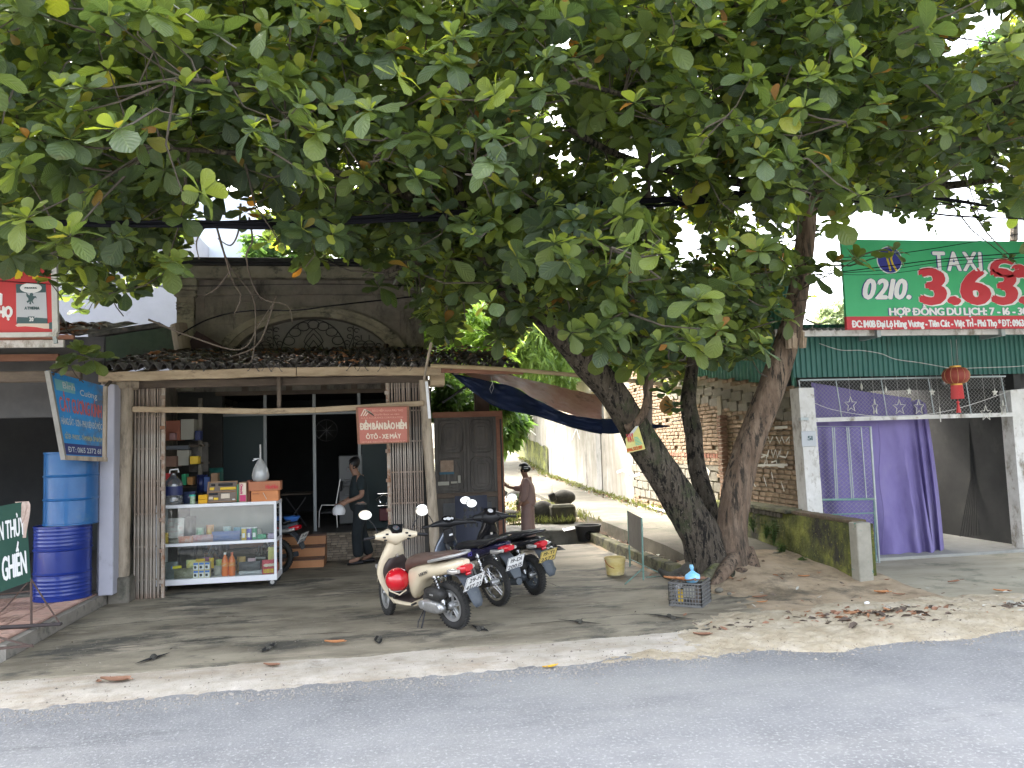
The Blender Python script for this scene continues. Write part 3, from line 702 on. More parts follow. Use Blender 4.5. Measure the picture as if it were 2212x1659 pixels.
# purlin under the rafters, rail in front of the shutters
a=W(262,832,YF-.02);b=W(925,818,YF-.02)
beam('head_beam',(a.x,YF,a.z),(b.x,YF,b.z),.1,.1,wood_d,can)
pts=[(287,884),(430,886),(560,889),(680,886),(800,879),(915,871)]
P3=[W(px,py,YF-.16)for px,py in pts]
rail=MB()
for p,q in zip(P3,P3[1:]):rail.bar(p,q+(q-p)*.01,.06,.075,ch=.01)
part('cross_rail',rail,wood,can)
for px,y0_,y1_ in ((603,812,887),):
 a,b=W(px,y0_,YF-.1),W(px,y1_,YF-.1);mb=MB();mb.bar(a,b,.05,.05,ch=.006);part('hanger',mb,wood_d,can)
# posts
def post(p_top,p_bot,w,lab=None,mat=wood_v):
 mb=MB();n=10;rings=[];a=Vector(p_bot);b=Vector(p_top)
 for i in range(n+1):
  t=i/n;c=a+(b-a)*t+Vector((.012*nz(t*4,a.x,2),0,0));k_=w/2*(1+.12*nz(t*5,a.x+2,2))
  rings.append([c+Vector((k_*math.cos(q)*1.12,k_*math.sin(q),0))for q in [2*PI*(j+.5)/8 for j in range(8)]])
 mb.loft(rings);return part('post',mb,mat,can,lab,smooth=50)
a=W(277,822,YF-.05);b=W(263,1262,YF-.1);post((a.x,YF-.1,a.z),(b.x,YF-.1,.0),.15)
mb=MB();b=W(262,1275,YF-.12);mb.b2(b.x-.14,b.x+.12,YF-.22,YF+.05,-.02,.34,.02);part('post_footing',mb,conc_d,can)
a=W(915,822,YF-.05);b=W(934,1100,YF-.05);dx=(b.x-a.x)/(a.z-b.z);post((a.x,YF-.1,a.z),(b.x+dx*b.z,YF-.1,0),.13)
a=W(943,812,YF);mb=MB();mb.b2(a.x-.1,a.x+.1,YF-.2,YF+.1,a.z-.15,a.z+.1,.01);part('bracket_block',mb,wood,can)
a=W(225,822,YF+.1);mb=MB();mb.tube([(W(222,830,YF-.2).x,YF-.25,W(222,828,YF-.2).z),(W(300,830,YF).x,YF-.05,W(300,828,YF).z)],.09,8);part('log_bearer',mb,wood_v,can,smooth=40)
a,b=W(916,800,YE-.06),W(945,893,YE-.06)
lampt=solo('fluorescent_tube',MB().bar(W(921,824,YE-.05),W(928,904,YE-.05),.035,.035),white_p,'white fluorescent tube hanging upright at the top of the right canopy post','lamp',W(921,864,YE-.05))
mb=MB();mb.tube([W(932,740,YE-.1),W(921,790,YE-.1),W(916,822,YE-.1)],[.02,.018,.014],6);solo('cable_strut',mb,wood_v,'thin grey stick leaning over the canopy eave above the tube lamp','stick',W(921,790,YE-.1))
# ------------------------------------------------------------ concertina shutters
def shutter(x0,x1,z1,n,lab,side):
 t=thing('folding_shutter',lab,'shutter',((x0+x1)/2,YF+.02,0),group='concertina shutters of the shop')
 me=MB();me.b2(-.008,.008,-.012,.012,0,1,.003);me=me.mesh('slat',slat_m)
 lean=.012
 for i in range(n):
  x=x0+(x1-x0)*(i+.5)/n+random.uniform(-.004,.004)
  piece('slat',me,t,TR(x,YF+.02+(.02 if i%2 else -.0),.02)@RY(random.uniform(-.004,.004))@Matrix.Diagonal((1.15,1,z1-.02,1)))
 z=.25
 while z<z1-.1:
  mb=MB();mb.b2(x0,x1,YF+.036,YF+.044,z,z+.02);part('lattice_strip',mb,strap_m,t);z+=.42
 xe=x1 if side>0 else x0
 mb=MB();mb.b2(xe-.012,xe+.03,YF-.0,YF+.05,.01,z1,.004);part('leading_channel',mb,strap_m,t)
 for i in range(7):
  z=.2+i*(z1-.4)/6;mb=MB();mb.b2(xe-.03,xe+.035,YF-.012,YF-.001,z,z+.05,.003);part('lock_plate',mb,slat_m,t)
 return t
a,b=W(288,1100,YF).x,W(350,1100,YF).x;zt_=W(320,830,YF).z
shutter(a,b,zt_,14,'rust streaked folding steel shutter at the left of the porch beside the glass cart',1)
a,b=W(838,1000,YF).x,W(915,1000,YF).x
shutter(a,b,zt_,17,'brown streaked folding steel shutter at the right of the porch behind the scooters',-1)
# insurance board hanging on the right shutter
sy=YF-.24
q=[W(771,880,sy),W(881,878,sy),W(882,955,sy),W(775,959,sy)]
ux=(q[1]-q[0]).normalized();uz=(q[0]-q[3]).normalized();wS=(q[1]-q[0]).length;hS=(q[0]-q[3]).length
sg=thing('insurance_sign','faded red board DIEM BAN BAO HIEM hanging over the right shutter','sign',q[3])
mb=MB();mb.prism([q[3],q[2],q[1],q[0]],(0,.02,0));part('board',mb,pinksign,sg)
mb=MB()
for i in range(4):mb.bar(q[i]+Vector((0,.005,0)),q[(i+1)%4]+Vector((0,.005,0)),.03,.015)
part('frame',mb,wood_r,sg)
def onboard(s,fx,fy,w,h,mat,bold=.06,gap=.12):
 o=q[3]+ux*(fx*wS)+uz*(fy*hS);return part('lettering',letters(s,o,ux,uz,w*wS,h*hS,bold,gap,.004),mat,sg)
onboard('ĐIỂM BÁN BẢO HIỂM',.05,.39,.9,.17,cream_p,.11)
onboard('ÔTÔ - XE MÁY',.15,.13,.68,.12,cream_p,.06)
onboard('BẢO HIỂM AAA PHÚ THỌ',.3,.87,.6,.06,pm('dull_print',(.62,.3,.22),rough=.6),.05)
onboard('Quyền được an tâm',.32,.77,.5,.05,MATS['dull_print'],.04)
onboard('A.A.A ASSURANCE CORPORATION',.07,.68,.82,.05,MATS['dull_print'],.03)
onboard('HOTLINE: 0210 6 250 777 - Tel: 8 424 24 42',.06,.02,.85,.05,MATS['dull_print'],.03)
o=q[3]+ux*(.07*wS)+uz*(.76*hS)+Vector((0,-.004,0));mb=MB()
for k in range(3):
 mb.bar(o+ux*(.03*k),o+ux*(.05+.03*k)+uz*(.09-.015*k),.014,.003,up=(0,1,0));mb.bar(o+ux*(.05+.03*k)+uz*(.09-.015*k),o+ux*.17,.014,.003,up=(0,1,0))
part('triangle_logo',mb,cream_p,sg)
# ------------------------------------------------------------ panelled wooden door leaning at the right of the shop
YD=12.3
a,b=W(938,893,YD),W(1078,893,YD);zt2=W(1000,892,YD).z
x0,x1=a.x,b.x;dr=thing('wooden_door','grey brown panelled double door standing at the right end of the shop','door',((x0+x1)/2,YD,0))
z_m=W(1000,1068,YD).z;xm=W(1008,1000,YD).x
mb=MB();mb.b2(x0,x1,YD,YD+.05,.22,zt2,.004);part('backing_board',mb,door_w,dr)
mb=MB();mb.b2(x0-.03,x1+.05,YD-.03,YD-.001,zt2-.07,zt2+.02,.004);mb.b2(x1-.06,x1+.05,YD-.032,YD-.002,.2,zt2-.072,.004);part('frame',mb,wood_r,dr)
mb=MB();mb.b2(x0,x1-.06,YD-.03,YD-.001,z_m-.05,z_m+.03,.006);part('middle_rail',mb,wood_d,dr)
for (u0,u1)in ((x0+.02,xm-.02),(xm+.02,x1-.08)):
 mb=MB();
 for xx in (u0,u1):mb.b2(xx-.03,xx+.03,YD-.02,YD-.0012,z_m+.031,zt2-.071,.005)
 part('stile',mb,door_w,dr)
 hgt=(zt2-.07-z_m-.03)/2
 for k in range(2):
  z0=z_m+.06+k*hgt;z1=z0+hgt-.08;w_=u1-u0-.1;cx=(u0+u1)/2
  mb=MB()
  for (ins,dy,th)in ((.0,.018,.02),(.05,.012,.012)):
   X0,X1,Z0,Z1=cx-w_/2+ins,cx+w_/2-ins,z0+ins,z1-ins;c_=.05
   pts=[(X0+c_,Z0),(X1-c_,Z0),(X1,Z0+c_),(X1,Z1-c_),(X1-c_,Z1),(X0+c_,Z1),(X0,Z1-c_),(X0,Z0+c_)]
   mb.tube([(x,YD-dy*.6,z)for x,z in pts],th*.6,6,closed=True)
  mb.b2(cx-w_/2+.1,cx+w_/2-.1,YD-.012,YD-.0013,z0+.1,z1-.1,.01)
  part('door_panel',mb,door_w,dr)
mb=MB();mb.b2(x0+.1,x1-.16,YD-.014,YD-.0012,.4,z_m-.13,.012);part('door_panel',mb,pm('grey_blue_panel',[(.09,.095,.10),(.13,.135,.14)],scale=5,rough=.8),dr)
def paper(px0,py0,px1,py1,mat,par,y):
 a,b=W(px0,py0,y),W(px1,py1,y);mb=MB();n=6
 mb.grid(lambda u,v:(a.x+(b.x-a.x)*u,y-.012-.008*nz(u*3,v*3,2,px0),a.z+(b.z-a.z)*v),n,n);return part('pasted_paper',mb,mat,par)
paper(951,995,980,1020,pm('old_newsprint',[(.24,.17,.12),(.34,.26,.2)],scale=14,rough=.9),dr,YD-.01)
paper(949,1020,981,1024,pm('faded_blue_strip',(.05,.12,.17),rough=.7),dr,YD-.012)
paper(946,1041,970,1048,greyw,dr,YD-.035);paper(974,1040,988,1044,greyw,dr,YD-.012);paper(989,1027,995,1043,greyw,dr,YD-.012)
a=W(1083,915,YD-.2);mb=MB();mb.tube([(W(1081,905,YD-.1).x,YD-.1,W(1081,905,YD-.1).z),(W(1086,1110,YD-.3).x,YD-.35,.1)],.014,6)
solo('iron_rod',mb,iron,'thin dark iron rod leaning on the right edge of the wooden door','rod',(W(1083,1000,YD).x,YD-.3,0))
# square post and sheet above the door
a,b=W(1041,905,YD+.9),W(1041,800,YD+.9);mb=MB();mb.b2(a.x-.12,a.x+.12,YD+.8,YD+1.0,0,b.z,.01)
solo('brick_pier',mb,pm('shaded_brown_pier',[(.06,.04,.035),(.09,.065,.055)],scale=6,rough=.9,bump=.3),'dark brown pier rising behind the top of the wooden door','pillar',(a.x,YD+.9,0))
mb=MB();a0,a1=W(953,822,11.2),W(1062,800,11.2)
mb.grid(lambda u,v:(a0.x+(a1.x-a0.x)*u,10.7+1.6*v,a1.z-.05+.25*v+.012*math.cos(u*60)),60,4)
solo('corrugated_sheet',mb,pm('old_fibre_cement',[(.16,.16,.155),(.24,.235,.22)],scale=4,rough=.9),'grey corrugated sheet under the canopy above the wooden door','roof sheet',(a0.x,11.2,a1.z))
# ------------------------------------------------------------ neighbouring shop on the left
ns=thing('neighbour_shop','dark open fronted shop at the left edge under a leaf strewn roof','shop',(-6,11,0))
NY=10.35
a,b=W(215,900,NY),W(247,900,NY)
mb=MB();zt0=W(230,830,NY).z;mb.b2(a.x,b.x,NY,NY+.25,.155,zt0,.01);mb.b2(a.x-.1,a.x+.0,NY+.25,NY+5,.155,zt0)
part('corner_pillar',mb,lavender,ns)
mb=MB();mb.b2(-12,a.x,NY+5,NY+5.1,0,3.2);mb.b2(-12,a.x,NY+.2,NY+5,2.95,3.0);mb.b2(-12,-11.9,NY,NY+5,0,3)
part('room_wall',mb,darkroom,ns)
mb=MB();mb.b2(-12,a.x,NY+.35,NY+5,.155,.17);part('room_floor',mb,darkfloor,ns)
fy0=NY-.7
pa,pb=W(0,745,fy0),W(139,742,fy0);zf=(pa.z+pb.z)/2
mb=MB();mb.bar((-9,fy0,pa.z-(pb.x+0)*0),(pb.x,fy0,pb.z),.05,.085,ch=.004);part('fascia_beam',mb,gwhite,ns)
mb=MB();mb.bar((-9,fy0+.02,pa.z+.075),(pb.x+.1,fy0+.02,pb.z+.075),.05,.05);part('tile_batten',mb,wood_r,ns)
p=W(0,812,fy0+.1);q=W(175,812,fy0+.1);mb=MB();mb.bar((-9,fy0+.12,p.z),(q.x,fy0+.12,q.z),.08,.13,ch=.01);part('lower_beam',mb,wood_d,ns)
p=W(0,772,fy0+.4);q=W(120,770,fy0+.4);mb=MB();mb.bar((-9,fy0+.5,p.z),(q.x,fy0+.5,q.z),.06,.08);part('purlin',mb,wood_r,ns)
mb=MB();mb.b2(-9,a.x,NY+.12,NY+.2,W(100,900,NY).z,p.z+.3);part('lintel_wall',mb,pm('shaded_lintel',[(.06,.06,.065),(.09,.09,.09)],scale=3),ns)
mb=MB()
mb.grid(lambda u,v:(-9+(pb.x+.15+9)*u,fy0+2.2*v,pb.z+.105+.5*v+.02*math.cos(u*110)),120,5);part('roof',mb,tile_m,ns)
def litter(name,fn,n,smin,smax,mats,label,cat,kind='stuff',par=None,seed=1):
 rr=random.Random(seed);mb=MB()
 for i in range(n):
  p,nrm=fn(rr);s_=rr.uniform(smin,smax);w_=s_*rr.uniform(.3,.5);mb.mi=rr.randrange(len(mats))
  M=TR(*p)@RZ(rr.uniform(0,2*PI))@RX(rr.uniform(-.5,.5))@RY(rr.uniform(-.45,.45));c=rr.uniform(-.35,.6)*w_
  vs=[(0,-s_/2,0),(-w_/2,0,c),(0,.1*s_,c*.2),(w_/2,0,c),(-w_*.35,s_*.35,c*.9),(0,s_/2,c*.4),(w_*.35,s_*.35,c*.7)]
  mb.add([M@Vector(v)for v in vs],[(0,2,1),(0,3,2),(1,2,5,4),(2,3,6,5)])
 if par is not None:return part(name,mb,mats,par,kind=kind)
 return part(name,mb,mats,None,label,kind=kind,cat=cat)
litter('roof_leaf_litter',lambda r:((lambda u,v:((-9+(pb.x+9.1)*u,fy0+.02+1.6*v,pb.z+.13+.5*v*1.6/2.2),0))(r.random(),r.random()**1.5)),900,.1,.24,[dryleaf2,dryleaf,greyw],'leaf litter','leaves',par=ns,seed=3)
litter('roof_leaf_litter',lambda r:((lambda x,s:((x,roofp(x,s).y,roofp(x,s).z+.05+.02*r.random()),0))(r.uniform(e0.x,e1.x),r.uniform(.08,1))),620,.08,.2,[dryleaf2,dryleaf2,dryleaf2,tile_m,dryleaf],'','',par=can,seed=4)
for px,py,s_ in ((678,779,.2),(1195-520,772,.12),(620,752,.1),(645,757,.12),(775,752,.1),(1175,772,.1),(543,806,.09)):
 pass
# low green parapet, plank hatch between the roofs
ya=13.2
q=[W(205,790,ya),W(388,790,ya),W(388,703,ya),W(290,717,ya),W(205,732,ya)]
mb=MB();mb.prism(q,(0,.2,0));solo('green_parapet',mb,pm('mildewed_green_render',[(.05,.075,.055),(.09,.12,.085)],scale=3,rough=.9,bump=.3,stain=((.03,.03,.03),3,.5,.7)),'low mildewed green wall between the two roofs','wall',q[0])
mb=MB();a=W(200,727,ya+.2);b=W(352,705,ya+.2);mb.bar(a,b,.4,.08);pr=solo('rear_lean_to_roof',mb,tile_m,'strip of tiled roof with fallen leaves behind the green wall','roof',a)
mb=MB();a,b=W(652/1.736+8,755,ya-.15),W(404,700,ya-.15);a=W(383,758,ya-.1);b=W(383,702,ya-.1)
mb.tube([(a.x+.1,ya-.15,a.z),(a.x+.02,ya-.1,b.z)],.13,14);solo('terracotta_pipe',mb,pm('buff_pipe',[(.2,.16,.12),(.27,.22,.17)],scale=5,rough=.9),'short buff clay pipe standing beside the parapet pilaster','pipe',(a.x,ya,a.z))
a,b=W(415,740,ya+.1),W(487,765,ya+.1);mb=MB();mb.box((a+b)/2,(.62,.05,.3),Matrix.Rotation(.55,3,'Y'));solo('loose_board',mb,pm('maroon_board',[(.05,.03,.035),(.08,.05,.05)],scale=4),'dark maroon board lying on the canopy roof against the parapet','board',a)
a,b=W(165,750,11.6),W(212,790,11.6);mb=MB()
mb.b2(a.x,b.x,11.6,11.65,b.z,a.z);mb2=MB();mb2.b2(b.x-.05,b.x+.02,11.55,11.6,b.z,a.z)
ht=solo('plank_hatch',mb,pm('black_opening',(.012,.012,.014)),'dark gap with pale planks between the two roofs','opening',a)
part('plank',mb2,gwhite,ht,world=True)
mb2=MB();c0,c1=W(182,760,11.5),W(205,792,11.5);mb2.b2(c0.x,c1.x,11.55,11.59,c1.z,c0.z);part('plank',mb2,card,ht)
# pale building far behind
wb=thing('white_building','tall pale blue white rendered building behind the old shop','building',(-6,20,0))
a,b=W(125,600,17.5),W(395,600,17.5);tz=W(250,470,17.5).z
mb=MB();mb.b2(a.x-6,b.x,17.5,26,0,tz);part('wall',mb,lavender,wb)
a,b=W(385,600,20),W(541,600,20);t1,t2=W(400,395,20).z,W(541,425,20).z
mb=MB();mb.prism([(a.x,20,0),(b.x,20,0),(b.x,20,t2),(a.x+.6,20,t1),(a.x,20,t1)],(0,7,0));part('wall',mb,bluewhite,wb)
mb=MB();mb.b2(a.x-.05,a.x+.03,19.93,19.99,4,t1);part('downpipe',mb,lavender,wb)
# red paint advert
yr=NY-.85
q=[W(-200,553,yr),W(113,562,yr),W(118,719,yr),W(-200,722,yr)]
rs=thing('paint_advert','red billboard with yellow letters and a picture of a paint bag held on a hand','billboard',q[2])
mb=MB();mb.prism([q[3],q[2],q[1],q[0]],(0,.04,0));part('panel',mb,red_sign,rs)
mb=MB()
mb.bar(q[3]+Vector((0,0,-.02)),q[2]+Vector((.03,0,-.02)),.06,.05);mb.bar(q[2]+Vector((.015,0,.0)),q[1]+Vector((.02,0,.05)),.06,.05,up=(0,1,0));part('frame',mb,gwhite,rs)
def sgn(name,poly,mat,par,y,d=.004):
 mb=MB();P=[W(a,b,y)for a,b in poly];c=sum(P,Vector())/len(P)
 mb.prism([(p.x,y-d,p.z)for p in P],(0,d*.8,0));return part(name,mb,mat,par)
def stext(s,px,py,w,h,mat,par,y,bold=.08,gap=.12,dep=.004,dy=0.,shear=0.):
 """px,py lower left; w,h in photograph units at plane y"""
 o=W(px,py,y);e=W(px+w,py+dy,y);tp=W(px,py-h,y);ux_=(e-o).normalized();uz_=(tp-o);hh=uz_.length
 uz_=Vector((0,0,1));uz_=(uz_-ux_*uz_.dot(ux_)).normalized()
 return part('lettering',letters(s,o+Vector((0,-dep,0)),ux_,uz_,(e-o).length,hh,bold,gap,.002,shear),mat,par)
stext('NH',-28,597,106,62,yellow_v,rs,yr,.16,.2)
stext('PHÚ THỌ',-62,685,88,22,white_plain,rs,yr,.14,.14)
stext('NỘI',-40,658,43,23,white_plain,rs,yr,.14,.14)
sgn('printed_bag',[(36,699),(103,699),(99,613),(35,614)],grey_v,rs,yr,.006)
sgn('printed_bag_band',[(36,633),(99.5,632),(99,613),(35,614)],teal_v,rs,yr,.009)
sgn('printed_bag_band',[(36,699),(103,699),(102.5,688),(78,686),(72,690),(66,686),(38,685)],teal_v,rs,yr,.009)
mb=MB();c=W(68,622.5,yr);mb.lathe([(0,0),(.115,0),(.115,.003),(0,.003)],(c.x,yr-.015,c.z),20,'Y',sy=.5);part('oval_badge',mb,white_plain,rs)
stext('PHU DONG',55,624.5,26,3.5,teal_v,rs,yr,.1,.1,.017)
stext('ATHENA',54,669,32,6,teal_v,rs,yr,.1,.25,.009)
sgn('shield',[(68,697),(73,693),(75,684),(61,684),(63,693)],teal_v,rs,yr,.012)
stext('20',65,694,8.5,7.5,white_plain,rs,yr,.1,.15,.016)
sgn('winged_horse',[(62,645),(58,640),(57,632),(61,636),(64,639),(66,634),(70,632),(73,637),(71,639),(74,640),(78,640),(80,645),(77,643),(74,645),(71,650),(74,657),(70,654),(67,650),(68,658),(64,657),(65,651),(60,655),(58,651),(62,649)],teal_v,rs,yr,.009)
sgn('printed_hand',[(34,703),(40,699),(105,699),(112,702),(112,710),(95,710),(80,707),(55,705),(38,706)],skin_v,rs,yr,.010)
sgn('printed_sleeve',[(107,697),(112.5,696),(114,712),(107,711)],teal_v,rs,yr,.012)
for px in (113,):
 a=W(px+4,722,yr);b=W(px+8,742,yr);mb=MB();mb.bar(a,b,.04,.03,up=(0,1,0));part('bracket',mb,galv,rs)
# back supports of the billboard
mb=MB();mb.bar((q[2].x-.3,yr+.03,q[1].z-.1),(q[2].x-.3,yr+1.2,pb.z+.3),.04,.04);part('bracket',mb,galv,rs)
# blue hanging banner, in perspective
def Pd(px,py,y):return W(px,py,y)
bl=[Pd(103,800,9.35),Pd(233,836,10.1),Pd(229,996,10.1),Pd(135,992,9.35)]
bl[0]=Pd(100,800,9.35);bl[3]=Pd(136,992,9.55)
bs=thing('glass_cutting_banner','dirty blue framed banner hanging over the drums with white letters','sign',bl[3])
def bil(u,v):return (bl[3]*(1-u)+bl[2]*u)*(1-v)+(bl[0]*(1-u)+bl[1]*u)*v
nb=(bl[2]-bl[3]).cross(bl[0]-bl[3]).normalized()
if nb.y>0:nb=-nb
def bquad(u0,u1,v0,v1,d=.0,th=.01,n=6):
 mb=MB();mb.grid(lambda a,b:bil(u0+(u1-u0)*a,v0+(v1-v0)*b)+nb*d,n,n);return mb
mb=bquad(0,1,0,1);part('banner',mb,blue_sign,bs)
mb=bquad(0,1,.0,1,-.02);part('banner_back',mb,wood_d,bs)
part('banner_strip',bquad(.05,.9,.06,.19,.003),dblue2,bs)
for (u0,u1,v0,v1)in ((-.02,.06,0,1),(.9,1.0,0,1)):
 mb=MB();mb.bar(bil((u0+u1)/2,v0),bil((u0+u1)/2,v1),.05,.05,up=(0,1,0));part('frame_bar',mb,conc if u0<0 else wood_v,bs)
mb=MB();mb.bar(bil(0,.02),bil(1,.02),.05,.05);part('frame_bar',mb,wood_v,bs)
def btext(s,u,v,w,h,mat,bold=.07,gap=.12):
 V,F,tw_=text2d(s,gap);mb=MB();k=0;b=bold*h
 for dx,dy in ((0,0),(-b*.3,0),(b*.3,0),(0,b*.7),(0,-b*.7)):
  mb.add([bil(u+a/tw_*w+dx,v+z*h+dy)+nb*(.006+k*.0003)for a,z in V],F);k+=1
 return part('lettering',mb,mat,bs)
palel=pm('pale_banner_print',(.42,.45,.46),rough=.6)
part('lens_shape',bquad(.1,.42,.80,.93,.003),pm('faded_teal_print',(.13,.32,.36),rough=.6),bs)
btext('Bình',.22,.84,.2,.07,palel,.03);btext('Cường',.5,.80,.3,.07,palel,.03)
btext('CẮT GƯƠNG KÍNH',.12,.565,.76,.16,pm('faded_red_print',(.42,.10,.09),rough=.6),.05)
btext('HÀNG SẮT - SƠN - PHỤ KIỆN ĐỒ MỘC',.1,.41,.79,.075,palel,.04)
btext('GỖ ÉP - PHOOC - TẤM NHỰA ỐP NHÔM',.12,.245,.77,.055,pm('faded_yellow_print',(.4,.38,.2),rough=.6),.03)
btext('ĐT: 0165 2372 611',.15,.09,.72,.06,palel,.05)
for s_ in (.08,.94):
 a=bil(s_,.97);mb=MB();mb.bar(a,a+Vector((0,.5,.25)),.03,.03);part('hanger',mb,wood_d,bs)
a=W(205/1,990,NY);mb=MB();a0,a1=W(190-3,830,9.9),W(190-3,985,9.9)
mb=MB();mb.b2(W(188,900,9.9).x-.03,W(188,900,9.9).x+.03,9.88,9.92,W(188,985,9.9).z,W(188,830,9.9).z);part('rear_batten',mb,wood_d,bs)
# blue drums
def drum(name,lab,c,r,h,mat,ribs,fine,cat='drum'):
 t=thing(name,lab,cat,c)
 prof=[(0,.0),(r*.97,.0),(r*1.01,.004),(r*1.01,.018),(r*.985,.024)]
 z=.024
 def rib(zc,a,w):return [(r*.985,zc-w),(r*.985+a*.6,zc-w*.5),(r*.985+a,zc),(r*.985+a*.6,zc+w*.5),(r*.985,zc+w)]
 for zc,a,w in sorted([(q_*h,.012,.016)for q_ in ribs]+[(q_*h,.005,.013)for q_ in fine]):prof+=rib(zc,a,w)
 prof+=[(r*.985,h-.024),(r*1.01,h-.018),(r*1.01,h),(r*.97,h),(r*.96,h-.02),(0,h-.02)]
 mb=MB();mb.lathe(prof,c,48);part('body',mb,mat,t,smooth=35);
 mb=MB();a=3.9;mb.bar((c[0]+r*.99*math.cos(a),c[1]+r*.99*math.sin(a),c[2]+.03),(c[0]+r*.99*math.cos(a),c[1]+r*.99*math.sin(a),c[2]+h-.03),.006,.012,up=(0,1,0));part('seam',mb,mat,t)
 return t
dz=.178;db=G(150,1292,dz);da=G(93,1240,dz)
dl,drr=W(93,1200,db.y+.28),W(211,1200,db.y+.28);rad=(drr.x-dl.x)/2;dcx=(drr.x+dl.x)/2;dcy=G(150,1300,dz).y+rad
h1=W(150,1137,dcy-rad).z-dz
drum('lower_drum','royal blue ribbed steel drum standing on the pink tiles under a lighter drum',(dcx,dcy,dz),rad,h1,barrel_d,(.36,.68),(.08,.13,.18,.23,.28,.74,.79,.84,.89,.94)[:10])
dl,drr=W(97,1050,dcy),W(211,1050,dcy);rad2=(drr.x-dl.x)/2
h2=W(150,976,dcy-rad2).z-dz-h1
drum('upper_drum','sky blue steel drum stacked on top of the royal blue drum',((drr.x+dl.x)/2,dcy,dz+h1+.001),rad2,h2,barrel_l,(.35,.67),())
# dark green board on an iron stand
gy=8.45
q=[W(-140,1120,gy-.55),W(56,1083,gy+.1),W(67,1255,gy+.1),W(-140,1330,gy-.55)]
gb=thing('green_board','dark green board lettered AN THUY GHIEN on an iron stand at the left edge','sign',(q[2].x,gy,.17))
def gbil(u,v):return (q[3]*(1-u)+q[2]*u)*(1-v)+(q[0]*(1-u)+q[1]*u)*v
gn=(q[2]-q[3]).cross(q[0]-q[3]).normalized();gn=-gn if gn.y>0 else gn
mb=MB();mb.grid(lambda u,v:gbil(u,v),10,10);mb.grid(lambda u,v:gbil(u,v)-gn*.02,10,10);part('panel',mb,green_board,gb)
def gtext(s,u,v,w,h,bold=.1):
 V,F,tw_=text2d(s,.16);mb=MB();k=0;b=bold*h
 for dx,dy in ((0,0),(-b*.25,0),(b*.25,0),(-b*.12,b*.4),(b*.12,-b*.4)):mb.add([gbil(u+a/tw_*w+dx,v+z*h+dy)+gn*(.006+k*.0003)for a,z in V],F);k+=1
 part('lettering',mb,white_plain,gb)
gtext('ÁN THỦY',.60,.60,.36,.21,.07);gtext('GHIẾN',.685,.12,.27,.27,.07)
ft=G(68,1335,.18);mb=MB();tx=q[2]
mb.tube([tx,(tx.x+.01,tx.y,.19)],.012,6)
for fx in (-.45,.28):mb.tube([tx+Vector((0,0,.02)),(tx.x+fx*.5,tx.y+.02,.40),(tx.x+fx,tx.y,.19)],.008,5)
mb.tube([tx+Vector((-.6,-.1,-.12)),tx+Vector((0,0,-.1))],.008,5)
part('iron_stand',mb,pm('rusty_rod',(.09,.06,.05),rough=.8),gb)
mb=MB();mb.bar((tx.x-.5,tx.y,.2),(tx.x+.3,tx.y-.02,.2),.05,.03,ch=.008);part('foot',mb,pm('foot_bar',(.05,.04,.04),rough=.7),gb)
mb=MB();e_=G(60,1400,.2)
mb.tube([(tx.x-.75,tx.y-.6,.45),(tx.x-.35,tx.y-.35,.25),(e_.x,e_.y+.1,.19)],.01,5);mb.bar((e_.x-.5,e_.y+.02,.2),(e_.x,e_.y+.1,.2),.03,.02);part('front_leg',mb,MATS['rusty_rod'],gb)
# rag
c=gbil(.945,1.0);mb=MB()
def rg(u,v):
 w_=.14*(1-.25*v);s_=v*.46-.1
 p=c+Vector(((u-.5)*w_+.015*math.sin(v*5),0,0));p.z-=max(0,s_);d=.012+.014*math.sin(u*11+v*4)
 return p+gn*(d if s_>0 else -.02+d*.3+s_*.2)+Vector((0,0,.006))
mb.grid(rg,10,14);solo('glove_rag',mb,pm('pinkish_cloth',[(.42,.3,.25),(.52,.42,.36)],scale=20,rough=.95),'pinkish work glove hanging over the top of the green board','glove',c,smooth=60)
# ------------------------------------------------------------ right: taxi building
tb=thing('taxi_office','green corrugated metal shed with roller opening and purple curtain, behind a wire mesh gate','building',(9,GATEY+.5,0))
ZF=GATEY+.15
def bx(name,pxa,pya,pxb,pyb,y,d,mat,par,**k):
 a,b=W(pxa,pya,y),W(pxb,pyb,y);mb=MB();mb.b2(min(a.x,b.x),max(a.x,b.x),y,y+d,min(a.z,b.z),max(a.z,b.z));return part(name,mb,mat,par,**k)
zb=W(1950,812,ZF).z;ztp=W(1950,738,ZF-.25).z
xL=W(1712,800,ZF).x;xR=14
mb=MB();n=130
pitch_=.083;xs=[];x=xL-.0
while x<xR:
 xs+=[(x,0),(x+.03,0),(x+.042,-.022),(x+.060,-.022),(x+.072,0)];x+=pitch_
mb.add([(a,ZF-.02+b,z)for a,b in xs for z in (zb,ztp+.3)],[(2*i,2*i+2,2*i+3,2*i+1)for i in range(len(xs)-1)])
part('corrugated_fascia',mb,green_corr,tb)
mb=MB();a=W(1715,722,ZF-.45);b2_=W(2212,735,ZF-.45)
mb.bar((a.x-.3,ZF-.45,W(1760,719,ZF-.45).z),(14,ZF-.45,W(1760,719,ZF-.45).z-.0),.05,.1);part('eave_trim',mb,gwhite,tb)
mb=MB();zz=W(1760,713,ZF-.45).z
mb.grid(lambda u,v:(xL-.1+(14-xL)*u,ZF-.55+3.5*v,zz+.02*math.cos(u*520)+.35*v),600,3);part('corrugated_roof',mb,pm('rust_grey_sheet',[(.13,.13,.125),(.2,.19,.18)],scale=4,rough=.7,stain=((.14,.09,.06),3,.55,.7)),tb)
mb=MB();mb.b2(xL,14,ZF-.42,ZF-.1,ztp+.1,ztp+.13);part('soffit',mb,green_corr,tb)
